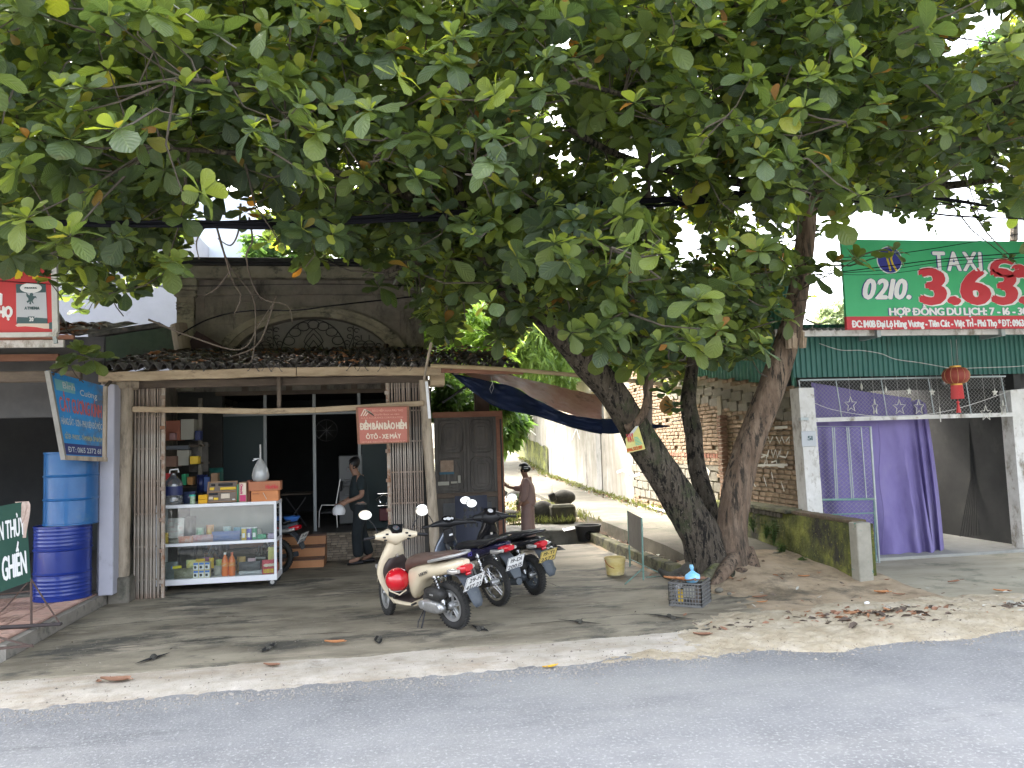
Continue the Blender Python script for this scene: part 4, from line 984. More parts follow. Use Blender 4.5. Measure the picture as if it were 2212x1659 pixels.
# side of the shed above the brick wall: striped green sheet
xw=WX0+.12;mb=MB();y=GATEY+.3;xs=[]
while y<15.5:
 xs+=[(y,0),(y+.05,0),(y+.065,-.03),(y+.09,-.03),(y+.105,0)];y+=.13
mb.add([(xw+b,a,z)for a,b in xs for z in (2.45,4.3)],[(2*i,2*i+2,2*i+3,2*i+1)for i in range(len(xs)-1)])
part('corrugated_side',mb,pm('pale_green_sheet',[(.10,.30,.22),(.15,.38,.29)],scale=3,rough=.5),tb)
# interior
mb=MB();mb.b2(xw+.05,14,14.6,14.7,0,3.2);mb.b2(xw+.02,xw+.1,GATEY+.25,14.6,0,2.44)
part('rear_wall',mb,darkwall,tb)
mb=MB();p=W(1995,1000,ZF+.5).x;
a=G(2212,1186,.05);pc0=W(2183,900,ZF)
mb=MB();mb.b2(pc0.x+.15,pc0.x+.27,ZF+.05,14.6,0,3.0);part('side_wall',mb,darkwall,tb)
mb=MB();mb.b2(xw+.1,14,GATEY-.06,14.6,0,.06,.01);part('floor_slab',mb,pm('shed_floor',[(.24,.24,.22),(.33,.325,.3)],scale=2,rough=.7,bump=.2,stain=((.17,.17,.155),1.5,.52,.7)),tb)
mb=MB();t0=W(2177,843,ZF-.1);b0=W(2207,1197,ZF-.1)
mb.prism([(t0.x,ZF-.15,t0.z),(t0.x+.35,ZF-.15,t0.z+.02),(b0.x+.32,ZF-.15,.03),(b0.x,ZF-.15,.03)],(0,.22,0));part('right_column',mb,gwhite,tb)
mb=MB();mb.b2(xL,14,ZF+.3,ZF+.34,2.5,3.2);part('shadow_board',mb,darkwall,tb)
# dark mark & hanging net inside
mb=MB();a=W(1848,0,12)
mb=MB();c=W(2107,1000,11.6)
for i in range(14):
 x=c.x+(i-6.5)*.018;sp=(i-6.5)*.05
 mb.tube([(c.x+(i-6.5)*.004,11.6,W(2092,850,11.6).z),(c.x+(i-6.5)*.012,11.6,c.z+.2),(c.x+(i-6.5)*.016,11.6,c.z-.25),(c.x-.1+sp,11.55,.12)],.007,4)
solo('fishing_net',mb,pm('dark_net',(.03,.03,.03),rough=.9),'dark gathered net hanging inside the taxi shed right of the purple curtain','net',(c.x,11.6,0))
# taxi billboard
yt=ZF-.6
TL_,BL_=W(1838,517,yt),W(1830,712,yt)
xT=BL_.x;z0=W(1830,712,yt).z;z1=W(1838,517,yt).z
tx=thing('taxi_billboard','large green and red billboard with a taxi telephone number on the shed roof','billboard',(xT,yt,z0))
zR=W(1830,684,yt).z
lean_=0.
mb=MB();mb.b2(xT,xT+6,yt,yt+.05,zR,z1);part('green_panel',mb,green_sign,tx)
mb=MB();mb.b2(xT,xT+6,yt-.002,yt+.05,z0,zR-.0);part('red_panel',mb,red_v2,tx)
mb=MB();mb.b2(xT+.5,xT+.56,yt+.06,yt+.5,z0-.1,z1-.3);mb.b2(xT+2.5,xT+2.56,yt+.06,yt+.5,z0-.1,z1-.3);part('rear_strut',mb,galv,tx)
def tt(s,pxl,pyb,pxr,pyt,mat,bold,gap=.12,dep=.004,shear=0.,slant=None):
 a=W(pxl,pyb,yt-dep);b=W(pxr,pyt,yt-dep)
 hh=W(pxl,pyb-(pyb-pyt),yt).z-a.z
 part('lettering',letters(s,(a.x,yt-dep,a.z),(1,0,0),(0,0,1),W(pxr,pyb,yt).x-a.x,hh,bold,gap,.001,shear),mat,tx)
tt('TAXI',2017,584,2121,545,dblue_v,.11,.2,.004);tt('TAXI',2018,584,2120,545,white_plain,.06,.2,.008)
tt('Can',2143,597,2250,562,white_plain,.2,.1,.004);tt('Can',2145,597,2248,562,red_v2,.13,.1,.008)
tt('0210.',1862,645,1966,604,dblue_v,.11,.16,.004,.25);tt('0210.',1863,645,1965,604,white_plain,.075,.16,.008,.25)
tt('3.63.6',1997,655,2290,583,white_plain,.14,.16,.004);tt('3.63.6',1994,655,2286,583,red_v2,.085,.16,.008)
tt('HỢP ĐỒNG DU LỊCH: 7 - 16 - 30 - 45 Chỗ',1921,681,2301,666,dblue_v,.13,.14,.004);tt('HỢP ĐỒNG DU LỊCH: 7 - 16 - 30 - 45 Chỗ',1922,681,2300,666,white_plain,.08,.14,.008)
tt('ĐC: 1140B Đại Lộ Hùng Vương - Tiên Cát - Việt Trì - Phú Thọ * ĐT: 0963.007.333',1842,707,2251,693,white_plain,.1,.1,.006)
c=W(1921,562,yt);rr_=.2
mb=MB();mb.lathe([(0,-.002),(rr_,-.002),(rr_,.002),(0,.002)],(c.x,yt-.004,c.z),28,'Y');part('round_logo',mb,white_plain,tx)
mb=MB();mb.lathe([(0,-.002),(rr_*.93,-.002),(rr_*.93,.002),(0,.002)],(c.x,yt-.009,c.z),28,'Y');part('round_logo',mb,dblue_v,tx)
mb=MB()
for k in (-1,1):
 mb.tube([(c.x+k*.025+.03,yt-.013,c.z+.12),(c.x+k*.03-.01,yt-.013,c.z+.02),(c.x+k*.03+.01,yt-.013,c.z-.06),(c.x+k*.05+.05,yt-.013,c.z-.16)],.016,4)
part('logo_stripes',mb,yellow_v,tx)
# gate: white pillar, top mesh, leaf, curtain, stars, lantern
pl_=thing('gate_pillar','white washed square gate pillar with peeling base and small plaque','pillar',(WX0-.1,GATEY,.0))
a=W(1725,838,GATEY-.15);b=W(1757,838,GATEY-.15);c=W(1750,1105,GATEY-.15)
mb=MB();wdt=(b.x-a.x)*1.02;bx_=W(1743,1105,GATEY-.15).x
pp=[(a.x,a.z),(a.x+wdt,a.z),(bx_+wdt,.0),(bx_,.0)]
bx_=a.x+.04
mb.prism([(x,GATEY-.15,z)for x,z in ((a.x,a.z),(a.x+wdt,a.z),(bx_+wdt,.0),(bx_,.0))],(0,.25,0));part('shaft',mb,gwhite,pl_)
c=W(1745,948,GATEY-.17);mb=MB();mb.b2(c.x-.09,c.x+.13,GATEY-.165,GATEY-.151,c.z-.11,c.z+.11,.004);pq=part('plaque',mb,pm('marble_plaque',(.42,.44,.46),rough=.4),pl_)
part('lettering',letters('51',(c.x+.0,GATEY-.167,c.z-.02),(1,0,0),(0,0,1),.07,.06,.05),teal_v,pq)
c=W(1736,905,GATEY-.16);mb=MB();mb.box(c,(.12,.06,.04));part('bracket',mb,galv,pl_)
gt=thing('mesh_transom','galvanised frame of chain link wire above the gate opening','gate',(8,GATEY,2))
y=GATEY
zt1,zb1=W(1950,817,y).z,W(1950,902,y).z;xa,xb=W(1728,816,y).x,W(2172,816,y).x
mb=MB();mb.tube([(xa,y,zt1),(xb,y,zt1)],.014,6);part('top_rail',mb,galv,gt)
mb=MB();mb.bar((xa+.05,y,zb1),(xb+.12,y,zb1),.04,.06);part('bottom_rail',mb,gwhite,gt)
for px in (1730,1810,1908,2010,2090,2168):
 mb=MB();x=W(px,850,y).x;mb.tube([(x-.02,y,zt1),(x+.04,y,zb1)],.009,5);part('upright',mb,galv,gt)
def chainlink(x0,x1,z0,z1,y,cell=.06,r=.0028,tops=None):
 mb=MB();n=int((x1-x0)/(cell/2));
 nz_=int((z1-z0)/(cell/2))
 for i in range(n+1):
  x=x0+i*cell/2;pts=[]
  if i%1:continue
  for k in range(nz_+1):
   s_=1 if (k+i)%2 else -1
   pts.append((x+s_*cell/4,y+.004*((k%2)*2-1),z0+k*cell/2))
  mb.tube(pts,r,3,False)
 return mb
part('wire_mesh',chainlink(xa,xb,zb1+.03,zt1,y+.01),pm('wire_grey',(.30,.30,.29),rough=.5,metal=.4),gt,kind='stuff')
# curtain
ct=thing('curtain','long purple cloth curtain hanging behind the gate mesh, billowing at its right edge','curtain',(7,GATEY+.12,0))
cy=GATEY+.2
ptsT=[(1752,826),(1800,834),(1860,845),(1930,855),(1968,860)]
ptsB=[(1790,1215),(1850,1203),(1930,1197),(1985,1197),(2020,1205)]
def interp(P,u):
 t=u*(len(P)-1);i=min(int(t),len(P)-2);t-=i;return (P[i][0]+(P[i+1][0]-P[i][0])*t,P[i][1]+(P[i+1][1]-P[i][1])*t)
def fc(u,v):
 a=interp(ptsT,u);b=interp(ptsB,u);t=1-v
 px=a[0]+(b[0]-a[0])*t**(1.25 if u>.8 else 1);py=a[1]+(b[1]-a[1])*t
 fold=(.012+.05*t)*math.sin(u*24+1.5*math.sin(t*2+u*5))+.03*t*math.sin(u*9+1)+.01*nz(u*8,t*5,2)
 return W(px,py,cy+fold)
mb=MB();mb.grid(fc,110,60);part('cloth',mb,purple,ct,smooth=80)
ptsT2=[(1964,868),(1985,862),(2000,872)];ptsB2=[(2005,1203),(2024,1212),(2039,1206)]
def fc2(u,v):
 a=interp(ptsT2,u);b=interp(ptsB2,u);t=1-v
 bulge=22*math.sin(PI*min(1,t*.9))*u*.5
 return W(a[0]+(b[0]-a[0])*t+bulge*.5,a[1]+(b[1]-a[1])*t,cy+.12+.05*math.sin(u*14)*(0.4+t))
mb=MB();mb.grid(fc2,30,40);part('gathered_edge',mb,purple,ct,smooth=80)
a=W(1893,900,cy-.05);b=W(1910,1195,cy-.09)
mb=MB();pts=[W(1896+3*math.sin(i*.7)+i*.9,910+i*18,cy-.085-.03*i/16)for i in range(17)]
mb.tube(pts,.006,5);part('centre_seam',mb,purple,ct,smooth=60)
# gate leaf standing open
gl=thing('gate_leaf','tube framed wire mesh gate leaf standing ajar in front of the curtain','gate',(6.1,GATEY-.1,0))
def gp_(px,py):
 P0=W(1757,1000,GATEY-.05);P1=W(1893,1000,GATEY-.35);d=ray(px,py)
 n_=Vector((-(P1.y-P0.y),P1.x-P0.x,0));t=n_.dot(P0-CAM)/n_.dot(d);return CAM+d*t
mb=MB();r_=.017
F=[(1763,921),(1880,922),(1899,1215),(1775,1210)]
mb.tube([gp_(*p)for p in F],r_,7,closed=True)
mb.tube([gp_(1752,922),gp_(1768,1210)],.014,6)
part('frame',mb,galv,gl)
mb=MB();mb.tube([gp_(1769,1080),gp_(1890,1078)],r_,7);mb.tube([gp_(1766,1000),gp_(1769,1112)],.02,6);mb.tube([gp_(1785,1112),gp_(1890,1108)],.01,5);part('middle_bar',mb,greentube,gl)
for px0,px1 in ((1798,1806),(1829,1840),(1860,1872),(1802,1810),(1833,1844)):
 mb=MB();mb.tube([gp_(px0,923),gp_(px1,1079)],.009,5);part('upright',mb,galv,gl)
mb=MB();mb.tube([gp_(1888,1080),gp_(1893,1213)],.01,5);part('upright',mb,greentube,gl)
M0=gp_(1764,923);M1=gp_(1880,923);axx=(M1-M0);lw=axx.length;axx.normalize()
cl=chainlink(0,lw,0,(M0.z-gp_(1769,1080).z),0,.062,.0024);cl.v=[tuple(gp_(1769,1080)+axx*v[0]+Vector((0,v[1]+.012,v[2])))for v in cl.v]
part('wire_mesh',cl,MATS['wire_grey'],gl,kind='stuff')
cl=chainlink(0,lw*1.02,0,gp_(1775,1082).z-.1,0,.062,.0024);cl.v=[tuple(Vector((gp_(1775,1208).x,gp_(1775,1208).y,.1))+axx*v[0]+Vector((0,v[1]+.012,v[2])))for v in cl.v]
part('wire_mesh',cl,MATS['wire_grey'],gl,kind='stuff')
# star garland: white outline stars and small solid stars on strings, cord
def star_mesh(r,solid):
 mb=MB();P=[((r if k%2==0 else r*.42)*math.sin(PI*k/5),(r if k%2==0 else r*.42)*math.cos(PI*k/5))for k in range(10)]
 if solid:
  vs=[(x,0,z)for x,z in P]+[(0,-.018,0),(0,.018,0)]
  mb.add(vs,[(i,(i+1)%10,10)for i in range(10)]+[((i+1)%10,i,11)for i in range(10)])
 else :mb.tube([(x,0,z)for x,z in P],.007,5,closed=True)
 return mb
starw=pm('star_white',(.55,.54,.48),rough=.5)
stars=[(1838,874,0,.2),(1890,880,0,1.3),(1943,880,0,.1),(1985,880,0,.3),(2031,897,0,.9),(2130,893,0,.15),(2167,882,0,1.2)]
WHERE=['first outline star from the left on the gate garland','narrow edge on outline star, second from the left over the curtain','outline star over the middle of the purple curtain','outline star over the gathered curtain edge','outline star hanging below the gate rail in the dark opening','outline star below the rail near the red lantern side, second from the right','narrow outline star beside the right column']
for (px,py,s_,rz),wh in zip(stars,WHERE):
 c=W(px,py,GATEY-.13);mb=star_mesh(.115,False);mb.xf(TR(*c)@RZ(rz));mb2=MB()
 o=solo('garland_star',mb,starw,'white '+wh,'star',c,group='outline stars on the gate garland')
 mb2.tube([c+Vector((0,0,.11)),(c.x,c.y+.02,zb-.02)],.0022,3);part('string',mb2,wire_l,o)
sm=[(1861,848),(1918,857),(1968,866),(2022,870),(2142,869)]
WH2=['leftmost small solid star, edge on, over the curtain top','small solid star second from the left above the curtain','small solid star at the top corner of the curtain','small solid star left of the red lantern','small solid star right of the red lantern']
SMS=[(1861,849,1.2),(1926,857,.9),(2020-60+0,870,.4),(2031-34,872,.1),(2154,872,.1)]
SMS=[((2900+610*.5424)/1.736,(1350+185*.5424)/1.736,1.2),((2900+778*.5424)/1.736,(1350+205*.5424)/1.736,.9),((2900+940*.5424)/1.736,(1350+215*.5424)/1.736,.3),((2900+1098*.5424)/1.736,(1350+223*.5424)/1.736,.1),((2900+1532*.5424)/1.736,(1350+225*.5424)/1.736,.1)]
for (px,py,rz),wh in zip(SMS,WH2):
 c=W(px,py,GATEY-.13);mb=star_mesh(.065,True);mb.xf(TR(*c)@RZ(rz));o=solo('small_star',mb,starw,'pale '+wh,'star',c,group='small stars on the gate garland')
 mb2=MB();mb2.tube([c+Vector((0,0,.06)),(c.x,c.y+.02,zb-.02)],.0022,3);part('string',mb2,wire_l,o)
c=W((2900+1186*.5424)/1.736,(1350+155*.5424)/1.736,GATEY-.13);mb=MB();mb.sphere(c,.042,14,9);solo('silver_bauble',mb,steel,'small silver ball hanging left of the red lantern','bauble',c,smooth=80)
c=W((2900+1262*.5424)/1.736,(1350+108*.5424)/1.736,GATEY-.3);ln=thing('red_lantern','faded red round lantern with gold rims and tassel hanging over the gate','lantern',c)
lr,lh=.18,.12
mb=MB();n=16;prof=[(lr*.38,lh),(lr*.75,lh*.82),(lr*.96,lh*.4),(lr,0),(lr*.96,-lh*.4),(lr*.75,-lh*.82),(lr*.38,-lh)]
mb.lathe(prof,c,24);lred=pm('lantern_silk',[(.22,.035,.025),(.30,.06,.04)],scale=6,rough=.6);part('silk_body',mb,lred,ln,smooth=50)
for k in range(12):
 a=2*PI*k/12;mb=MB();mb.tube([(c.x+r*1.01*math.cos(a),c.y+r*1.01*math.sin(a),c.z+z)for r,z in prof],.004,4);part('rib',mb,pm('gold_rib',(.42,.24,.1),rough=.5)if k==0 else MATS['gold_rib'],ln)
gold=pm('gold_trim',(.62,.33,.07),rough=.4,metal=.3)
for dz in (lh,-lh-.02):mb=MB();mb.lathe([(lr*.42,0),(lr*.42,.028),(lr*.34,.03),(lr*.34,0)],(c.x,c.y,c.z+dz-.005),20);part('gold_rim',mb,gold,ln)
mb=MB()
for k in range(26):a=2*PI*k/26;mb.tube([(c.x+lr*.36*math.cos(a),c.y+lr*.36*math.sin(a),c.z-lh-.02),(c.x+lr*.43*math.cos(a),c.y+lr*.43*math.sin(a),c.z-lh-.22)],.014,4)
part('fringe',mb,redpaper,ln)
mb=MB();mb.tube([(c.x,c.y,c.z-lh-.2),(c.x,c.y,c.z-lh-.3)],.006,4);mb.sphere((c.x,c.y,c.z-lh-.27),.022,8,6);mb.tube([(c.x,c.y,c.z-lh-.29),(c.x,c.y,c.z-lh-.42)],[.012,.034],8);part('tassel',mb,redpaper,ln)
mb=MB()
for dx in (-.04,.05):mb.tube([(c.x+dx,c.y,c.z+lh),(c.x+dx,c.y,ztp)],.003,4)
part('hanging_cord',mb,wire_l,ln)
# wires along the fascia and cord over the gate
def cable(name,pts,r,mat,lab,cat='cable',n=5,group=None,sub=10):
 P=[Vector(p)for p in pts];out=[]
 for i in range(len(P)-1):
  p0=P[max(i-1,0)];p1=P[i];p2=P[i+1];p3=P[min(i+2,len(P)-1)]
  for k in range(sub):
   t=k/sub;out.append(.5*((2*p1)+(p2-p0)*t+(2*p0-5*p1+4*p2-p3)*t*t+(-p0+3*p1-3*p2+p3)*t**3))
 out.append(P[-1]);mb=MB();mb.tube(out,r,n);return solo(name,mb,mat,lab,cat,P[0],group=group)
f=ZF-.1
cable('fascia_wire',[W(1770,742,f),W(1815,756,f),W(1860,757,f),W(1903,764,f),W(1935,776,f),W(1990,784,f),W(2060,796,f),W(2100,795,f),W(2190,792,f),W(2230,788,f)],.006,wire_l,'thin pale electric wire strung along the green corrugated fascia','wire')
cable('sagging_string',[W(1758,870,GATEY-.18),W(1800,885,GATEY-.18),W(1880,898,GATEY-.18),W(1960,899,GATEY-.18),W(2040,889,GATEY-.18),W(2110,870,GATEY-.18),W(2180,845,GATEY-.18)],.005,wire_l,'sagging white cord slung from pillar to column across the gate','cord')
# roof-edge sky wire frame
mb=MB();a,b=W(1750,719,ZF-.3),W(1760,700,ZF-.3);mb.tube([W(1748,720,ZF-.4),W(1756,703,ZF-.4),W(1752,719,ZF-.4),W(1812,714,ZF-.4)],.01,5);solo('bent_rod',mb,steel,'bent pale rod on the shed roof beside the tree trunk','rod',a)
# ------------------------------------------------------------ the wall along the lane
Y0,Y1=GATEY+.1,18.35
def ztop(y):return 2.55+(y-10.3)*.135
mwx0=5.60
bw=thing('brick_wall','sunlit patched brick and cinder block wall with a brick pier and chalk scrawls, beside the lane','wall',(WX0,14,0))
mb=MB();n=30
mb.add([(WX0+.02,Y0+(Y1-Y0)*i/n,z)for i in range(n+1)for z in (-.1,ztop(Y0+(Y1-Y0)*i/n)-.03)]+[(WX0+.2,Y0+(Y1-Y0)*i/n,z)for i in range(n+1)for z in (-.1,ztop(Y0+(Y1-Y0)*i/n)-.03)],[(2*i,2*i+2,2*i+3,2*i+1)for i in range(n)]+[(2*(n+1)+2*i,2*(n+1)+2*i+1,2*(n+1)+2*i+3,2*(n+1)+2*i+2)for i in range(n)]+[(2*i+1,2*i+3,2*(n+1)+2*i+3,2*(n+1)+2*i+1)for i in range(n)])
part('mortar_core',mb,mortar,bw)
ch=.073;rr=random.Random(5)
def brickmesh(l,h,nm,mat):
 mb=MB().box((0,0,0),(.05,l,h),None,.006);mb.v=[tuple(Vector(v)+Vector((rr.uniform(-.003,.003),)*3))for v in mb.v];return mb.mesh(nm,mat)
bms=[brickmesh(.2,.058,'brick',brick_m)for _ in range(5)];cms=[brickmesh(.37,.165,'cinder_block',block_m)for _ in range(3)]
bst=MB();bst2=MB();cand=[]
yp=WX(1565,950,WX0).y
z=.04
zline=.74
while z<3.9:
 off=rr.uniform(0,.2);y=Y0-.1+off
 while y<Y1:
  zt_=ztop(y)
  lo_block=(y>yp+.15)and (lz(y)+.15<z<lz(y)+1.05)
  hi_block=z>zt_-.55 and z<zt_-.1 and y<yp+3.2
  hi2=z>zt_-.1
  if z<zt_-.04 and z>(.75 if y<yp+.5 else lz(y)-.1)and not (lo_block or hi_block):
   if rr.random()>.03:cand.append((y+.1,z+.03,0,.19+0*rr.random()))
  y+=.215+rr.uniform(-.01,.012)
 z+=ch
# blocks
for (y0,y1,f0,rows_)in ((yp+.15,Y1-.2,lambda y:lz(y)+.2,5),(Y0,yp+3.0,lambda y:ztop(y)-.54,2)):
 for r in range(rows_):
  y=y0+(r%2)*.19
  while y<y1:
   cand.append((y+.19,f0(y)+.09+r*.19,1,.37));y+=.39+rr.uniform(-.01,.01)
cand.sort(key=lambda c:c[0])
done=0
for (y,z,k,l)in cand:
 M=TR(WX0-.004+(.008 if k else 0)+rr.uniform(-.005,.007),y,z)@RX(rr.uniform(-.03,.03))@RZ(rr.uniform(-.04,.04))
 me=rr.choice(cms if k else bms)
 if done<300:piece('cinder_block' if k else 'brick',me,bw,M);done+=1
 else :(bst2 if k else bst).add([M@v.co for v in me.vertices],[tuple(p.vertices)for p in me.polygons])
part('far_bricks',bst,brick_m,bw,kind='stuff');part('far_blocks',bst2,block_m,bw,kind='stuff')
# pier and plaster strip
mb=MB();
for i in range(27):
 z=lz(yp)+.05+i*ch*.98
 if z<2.55:mb.b2(WX0-.14+rr.uniform(-.008,.008),WX0-.0,yp-.17,yp-.02,z,z+.06,.006)
part('pier',mb,pm('pier_brick',[(.20,.11,.07),(.27,.165,.105)],scale=12,rough=.9),bw)
mb=MB();mb.b2(WX0-.04,WX0,yp-.02,yp+.16,lz(yp),2.6,.01);part('plaster_strip',mb,mortar,bw)
mb=MB();mb.b2(mwx0-.05,WX0+.0,Y0-.1,WX(1612,1092,WX0).y,.745,.80,.008);part('mossy_ledge',mb,mossy2,bw)
hm=MB();hm.b2(-.03,.03,-.05,.05,-.035,.035,.006);
y=Y0+.1
me=hm.mesh('hollow_brick',pm('hollow_brick_dark',[(.05,.045,.035),(.1,.085,.06)],scale=9,rough=.95))
while y<WX(1612,1092,WX0).y:piece('hollow_brick',me,bw,TR(mwx0-.0,y+.05,.705));y+=.115
# hollow-brick course mid wall
me2=MB();me2.b2(-.02,.02,-.05,.05,-.04,.04,.005);me2=me2.mesh('hollow_brick',brick_d);y=yp+.25;k=0
while y<Y1-.1:piece('hollow_brick',me2,bw,TR(WX0-.012,y+.05,lz(y)+1.24));y+=.13;k+=1
# chalk scrawl
chalk=pm('chalk',(.62,.6,.53),rough=1.)
def scrawl(pts,w=.018):
 mb=MB();P=[]
 for px,py in pts:q=WX(px,py,WX0-.034);P.append(q)
 mb.tube(P,w,4);mb.v=[(WX0-.034+(v[0]-(WX0-.034))*.12,v[1],v[2])for v in mb.v];part('chalk_scrawl',mb,chalk,bw)
def cs(pts,w=.014):scrawl([(1267+.3472*a,748.8+.3472*b)for a,b in pts],w)
cs([(1085,690),(1110,680),(1112,720),(1095,750)]);cs([(1095,640),(1090,670),(1130,680),(1135,645),(1120,690),(1125,740)]);cs([(1150,640),(1160,690),(1175,640),(1190,690),(1200,650)])
cs([(1210,640),(1200,680),(1240,690),(1255,650)]);cs([(1150,720),(1180,710),(1190,745),(1230,750)]);cs([(1130,560),(1140,600),(1160,560)]);cs([(1180,560),(1200,600),(1215,560),(1230,600)]);cs([(1240,590),(1262,560),(1260,600)])
cs([(1060,740),(1250,735)],.02);cs([(1170,505),(1250,500)],.02);cs([(740,760),(765,790)],.05);cs([(1150,780),(1165,850)],.016);cs([(1100,800),(1120,870)],.012)
cs([(1040,850),(1060,890)]);cs([(1210,840),(1230,900)])
# lower mossy retaining wall
mwY0=G(1885,1262,.02).y;mwx=5.60
ms=thing('mossy_wall','low moss covered retaining wall with a brick coping and a painted end post','wall',(mwx,mwY0,0))
mb=MB()
def fm(u,v):
 y=mwY0+.1+(Y0+4-mwY0)*u;z=-.05+.79*v
 return (mwx-.0+(WX0-mwx)*min(1,u*1.0)*0-.012*nz(y*2,z*3,1.5)-.008*nz(y*9,z*9,1),y,z)
mb.grid(fm,120,24);mb.b2(mwx+.02,mwx+.3,mwY0+.1,Y0+4,-.05,.735);part('wall_face',mb,mossy,ms,smooth=60)
cm=MB();cm.b2(-.09,.11,-.1,.1,-.024,.024,.006);cm=cm.mesh('coping_brick',pm('weathered_coping',[(.11,.075,.05),(.19,.135,.09)],scale=9,rough=.95,var=.3,stain=((.09,.095,.04),7,.5,.65)));y=mwY0+.2
while y<Y0-.2:piece('coping_brick',cm,ms,TR(mwx+.1,y,.765)@RX(rr.uniform(-.03,.03))@RZ(rr.uniform(-.03,.03)));y+=.21
a=W(1860,1120,mwY0);mb=MB();mb.b2(mwx-.03,mwx+.16,mwY0-.06,mwY0+.11,-.03,.77,.01)
part('end_post',mb,pm('peeling_post',[(.22,.21,.17),(.32,.3,.25)],scale=5,rough=.9,bump=.5,stain=((.05,.17,.12),2.6,.54,.58),stain2=((.05,.05,.04),3,.58,.7)),ms)
# white wall beyond
wwY1=44
ww=thing('whitewashed_wall','long sunlit whitewashed wall with grey streaks climbing beside the lane','wall',(WX0,25,0))
def zw(y):return lz(y)+2.05+(.9 if y<19.9 else 0)
mb=MB()
def fw(u,v):
 y=Y1+(wwY1-Y1)*u;z=-.1+(zw(y)+.1)*v;return (WX0-.01+.01*nz(y,z,1),y,z)
mb.grid(fw,120,14)
mb.grid(lambda u,v:(WX0+.18*v,Y1+(wwY1-Y1)*u,zw(Y1+(wwY1-Y1)*u)),60,1);mb.grid(lambda u,v:(WX0+.18*u,Y1-.0,zw(Y1)*v),1,1)
mb.grid(lambda u,v:(WX0+.18,Y1+(wwY1-Y1)*u,zw(Y1+(wwY1-Y1)*u)*v),60,1)
part('wall_face',mb,whitewash,ww)
yc_=WX(1300,1045,WX0).y;mb=MB();mb.b2(WX0-.035,WX0+.1,yc_-.15,yc_+.35,0,lz(yc_)+2.9);part('concrete_post',mb,conc,ww)
yq=WX(1187,1028,WX0).y;mb=MB()
mb.grid(lambda u,v:(WX0-.05-.03*nz(u*9,v*5,1),yq+(wwY1-yq)*u,lz(yq+(wwY1-yq)*u)-.05+(1.05-.1*u)*v+.1*nz(u*20,1,1)*v),60,8);part('mossy_dado',mb,mossy,ww,smooth=60)
mb=MB();P=[WX(1363+.3*k*10-10,1040+3*math.sin(k*1.3)+(k*.8),WX0-.02)for k in range(9)]
mb=MB();P=[WX(px,py,WX0-.022)for px,py in ((1333,1020),(1345,1016),(1358,1022),(1370,1028),(1382,1024))]
mb.tube(P,.035,5);mb.v=[(WX0-.022+(v[0]-WX0+.022)*.1,v[1],v[2])for v in mb.v];part('white_stroke',mb,white_plain,ww)
for pp_ in ([(1135,905),(1150,925)],[(1128,935),(1138,948),(1146,930),(1158,940)],[(1235,950),(1245,925),(1252,948)]):
 mb=MB();mb.tube([WX(px*1.0,py,WX0-.02)for px,py in pp_],.03,5);mb.v=[(WX0-.02+(v[0]-WX0+.02)*.1,v[1],v[2])for v in mb.v];part('white_stroke',mb,white_plain,ww)
# gabled house behind the wall
gh=thing('gabled_house','cream gabled house end rising behind the whitewashed wall','house',(8,24,0))
yy=21.;P=[W(1172,885,yy),W(1172,846,yy),W(1243,815,yy),W(1300,800,yy),W(1345,815,yy),W(1410,880,yy)]
xa_,xb_=P[0].x,P[-1].x
mb=MB();mb.prism([(p.x,yy,p.z)for p in P]+[(xb_,yy,0),(xa_,yy,0)],(0,9,0));
mb.v=[(max(v[0],WX0+.3),v[1],v[2])for v in mb.v];part('wall',mb,pm('cream_render',[(.55,.48,.36),(.64,.57,.45)],scale=3,rough=.9,stain=((.4,.35,.26),2,.55,.7,(1,1,.4))),gh)
mb=MB();mb.grid(lambda u,v:(max(WX0+.2,P[1].x-.2)+(P[3].x-P[1].x+.2)*u,yy-.2+9*v,P[1].z+.04+(P[3].z-P[1].z)*u+.03*math.cos(u*90)),60,2);part('roof_edge',mb,pm('yellowish_tiles',[(.25,.22,.1),(.35,.3,.15)],scale=5,rough=.9),gh)
a=W(1293,812,20.5);mb=MB();mb.b2(a.x-.2,a.x+.2,20.4,20.8,a.z-.4,a.z+.25,.02);part('chimney',mb,whitewash,gh)
# hose at the foot of the brick wall
hp=[WX(1402,1098,WX0-.15),WX(1425,1100,WX0-.2),WX(1445,1108,WX0-.25),WX(1462,1122,WX0-.35)]
cable('white_hose',[(p.x,p.y,lz(p.y)+.05)for p in hp],.028,white_p,'white plastic pipe lying at the foot of the wall behind the left trunk','pipe',8)
# ------------------------------------------------------------ tarpaulin and poles
tp=thing('tarpaulin','sagging tarpaulin, orange on top with a navy underside, slung from the canopy to the tree','tarpaulin',(2.6,11,2.4))
top=[(1010,803,11.0),(1072,804,11.5),(1140,820,11.9),(1200,833,12.1),(1240,843,12.2),(1300,854,12.3)]
mid=[(1000,812,10.5),(1062,824,10.8),(1115,839,11.0),(1172,870,11.1),(1228,894,11.2),(1300,907,11.3)]
bot=[(968,800,10.3),(1028,852,10.5),(1084,883,10.7),(1170,902,10.9),(1234,924,11.0),(1300,938,11.0)]
def ip3(P,u):
 t=u*(len(P)-1);i=min(int(t),len(P)-2);t-=i
 p0=P[max(i-1,0)];p1=P[i];p2=P[i+1];p3=P[min(i+2,len(P)-1)]
 return [.5*((2*b)+(c-a)*t+(2*a-5*b+4*c-d)*t*t+(-a+3*b-3*c+d)*t**3)for a,b,c,d in zip(p0,p1,p2,p3)]
mb=MB()
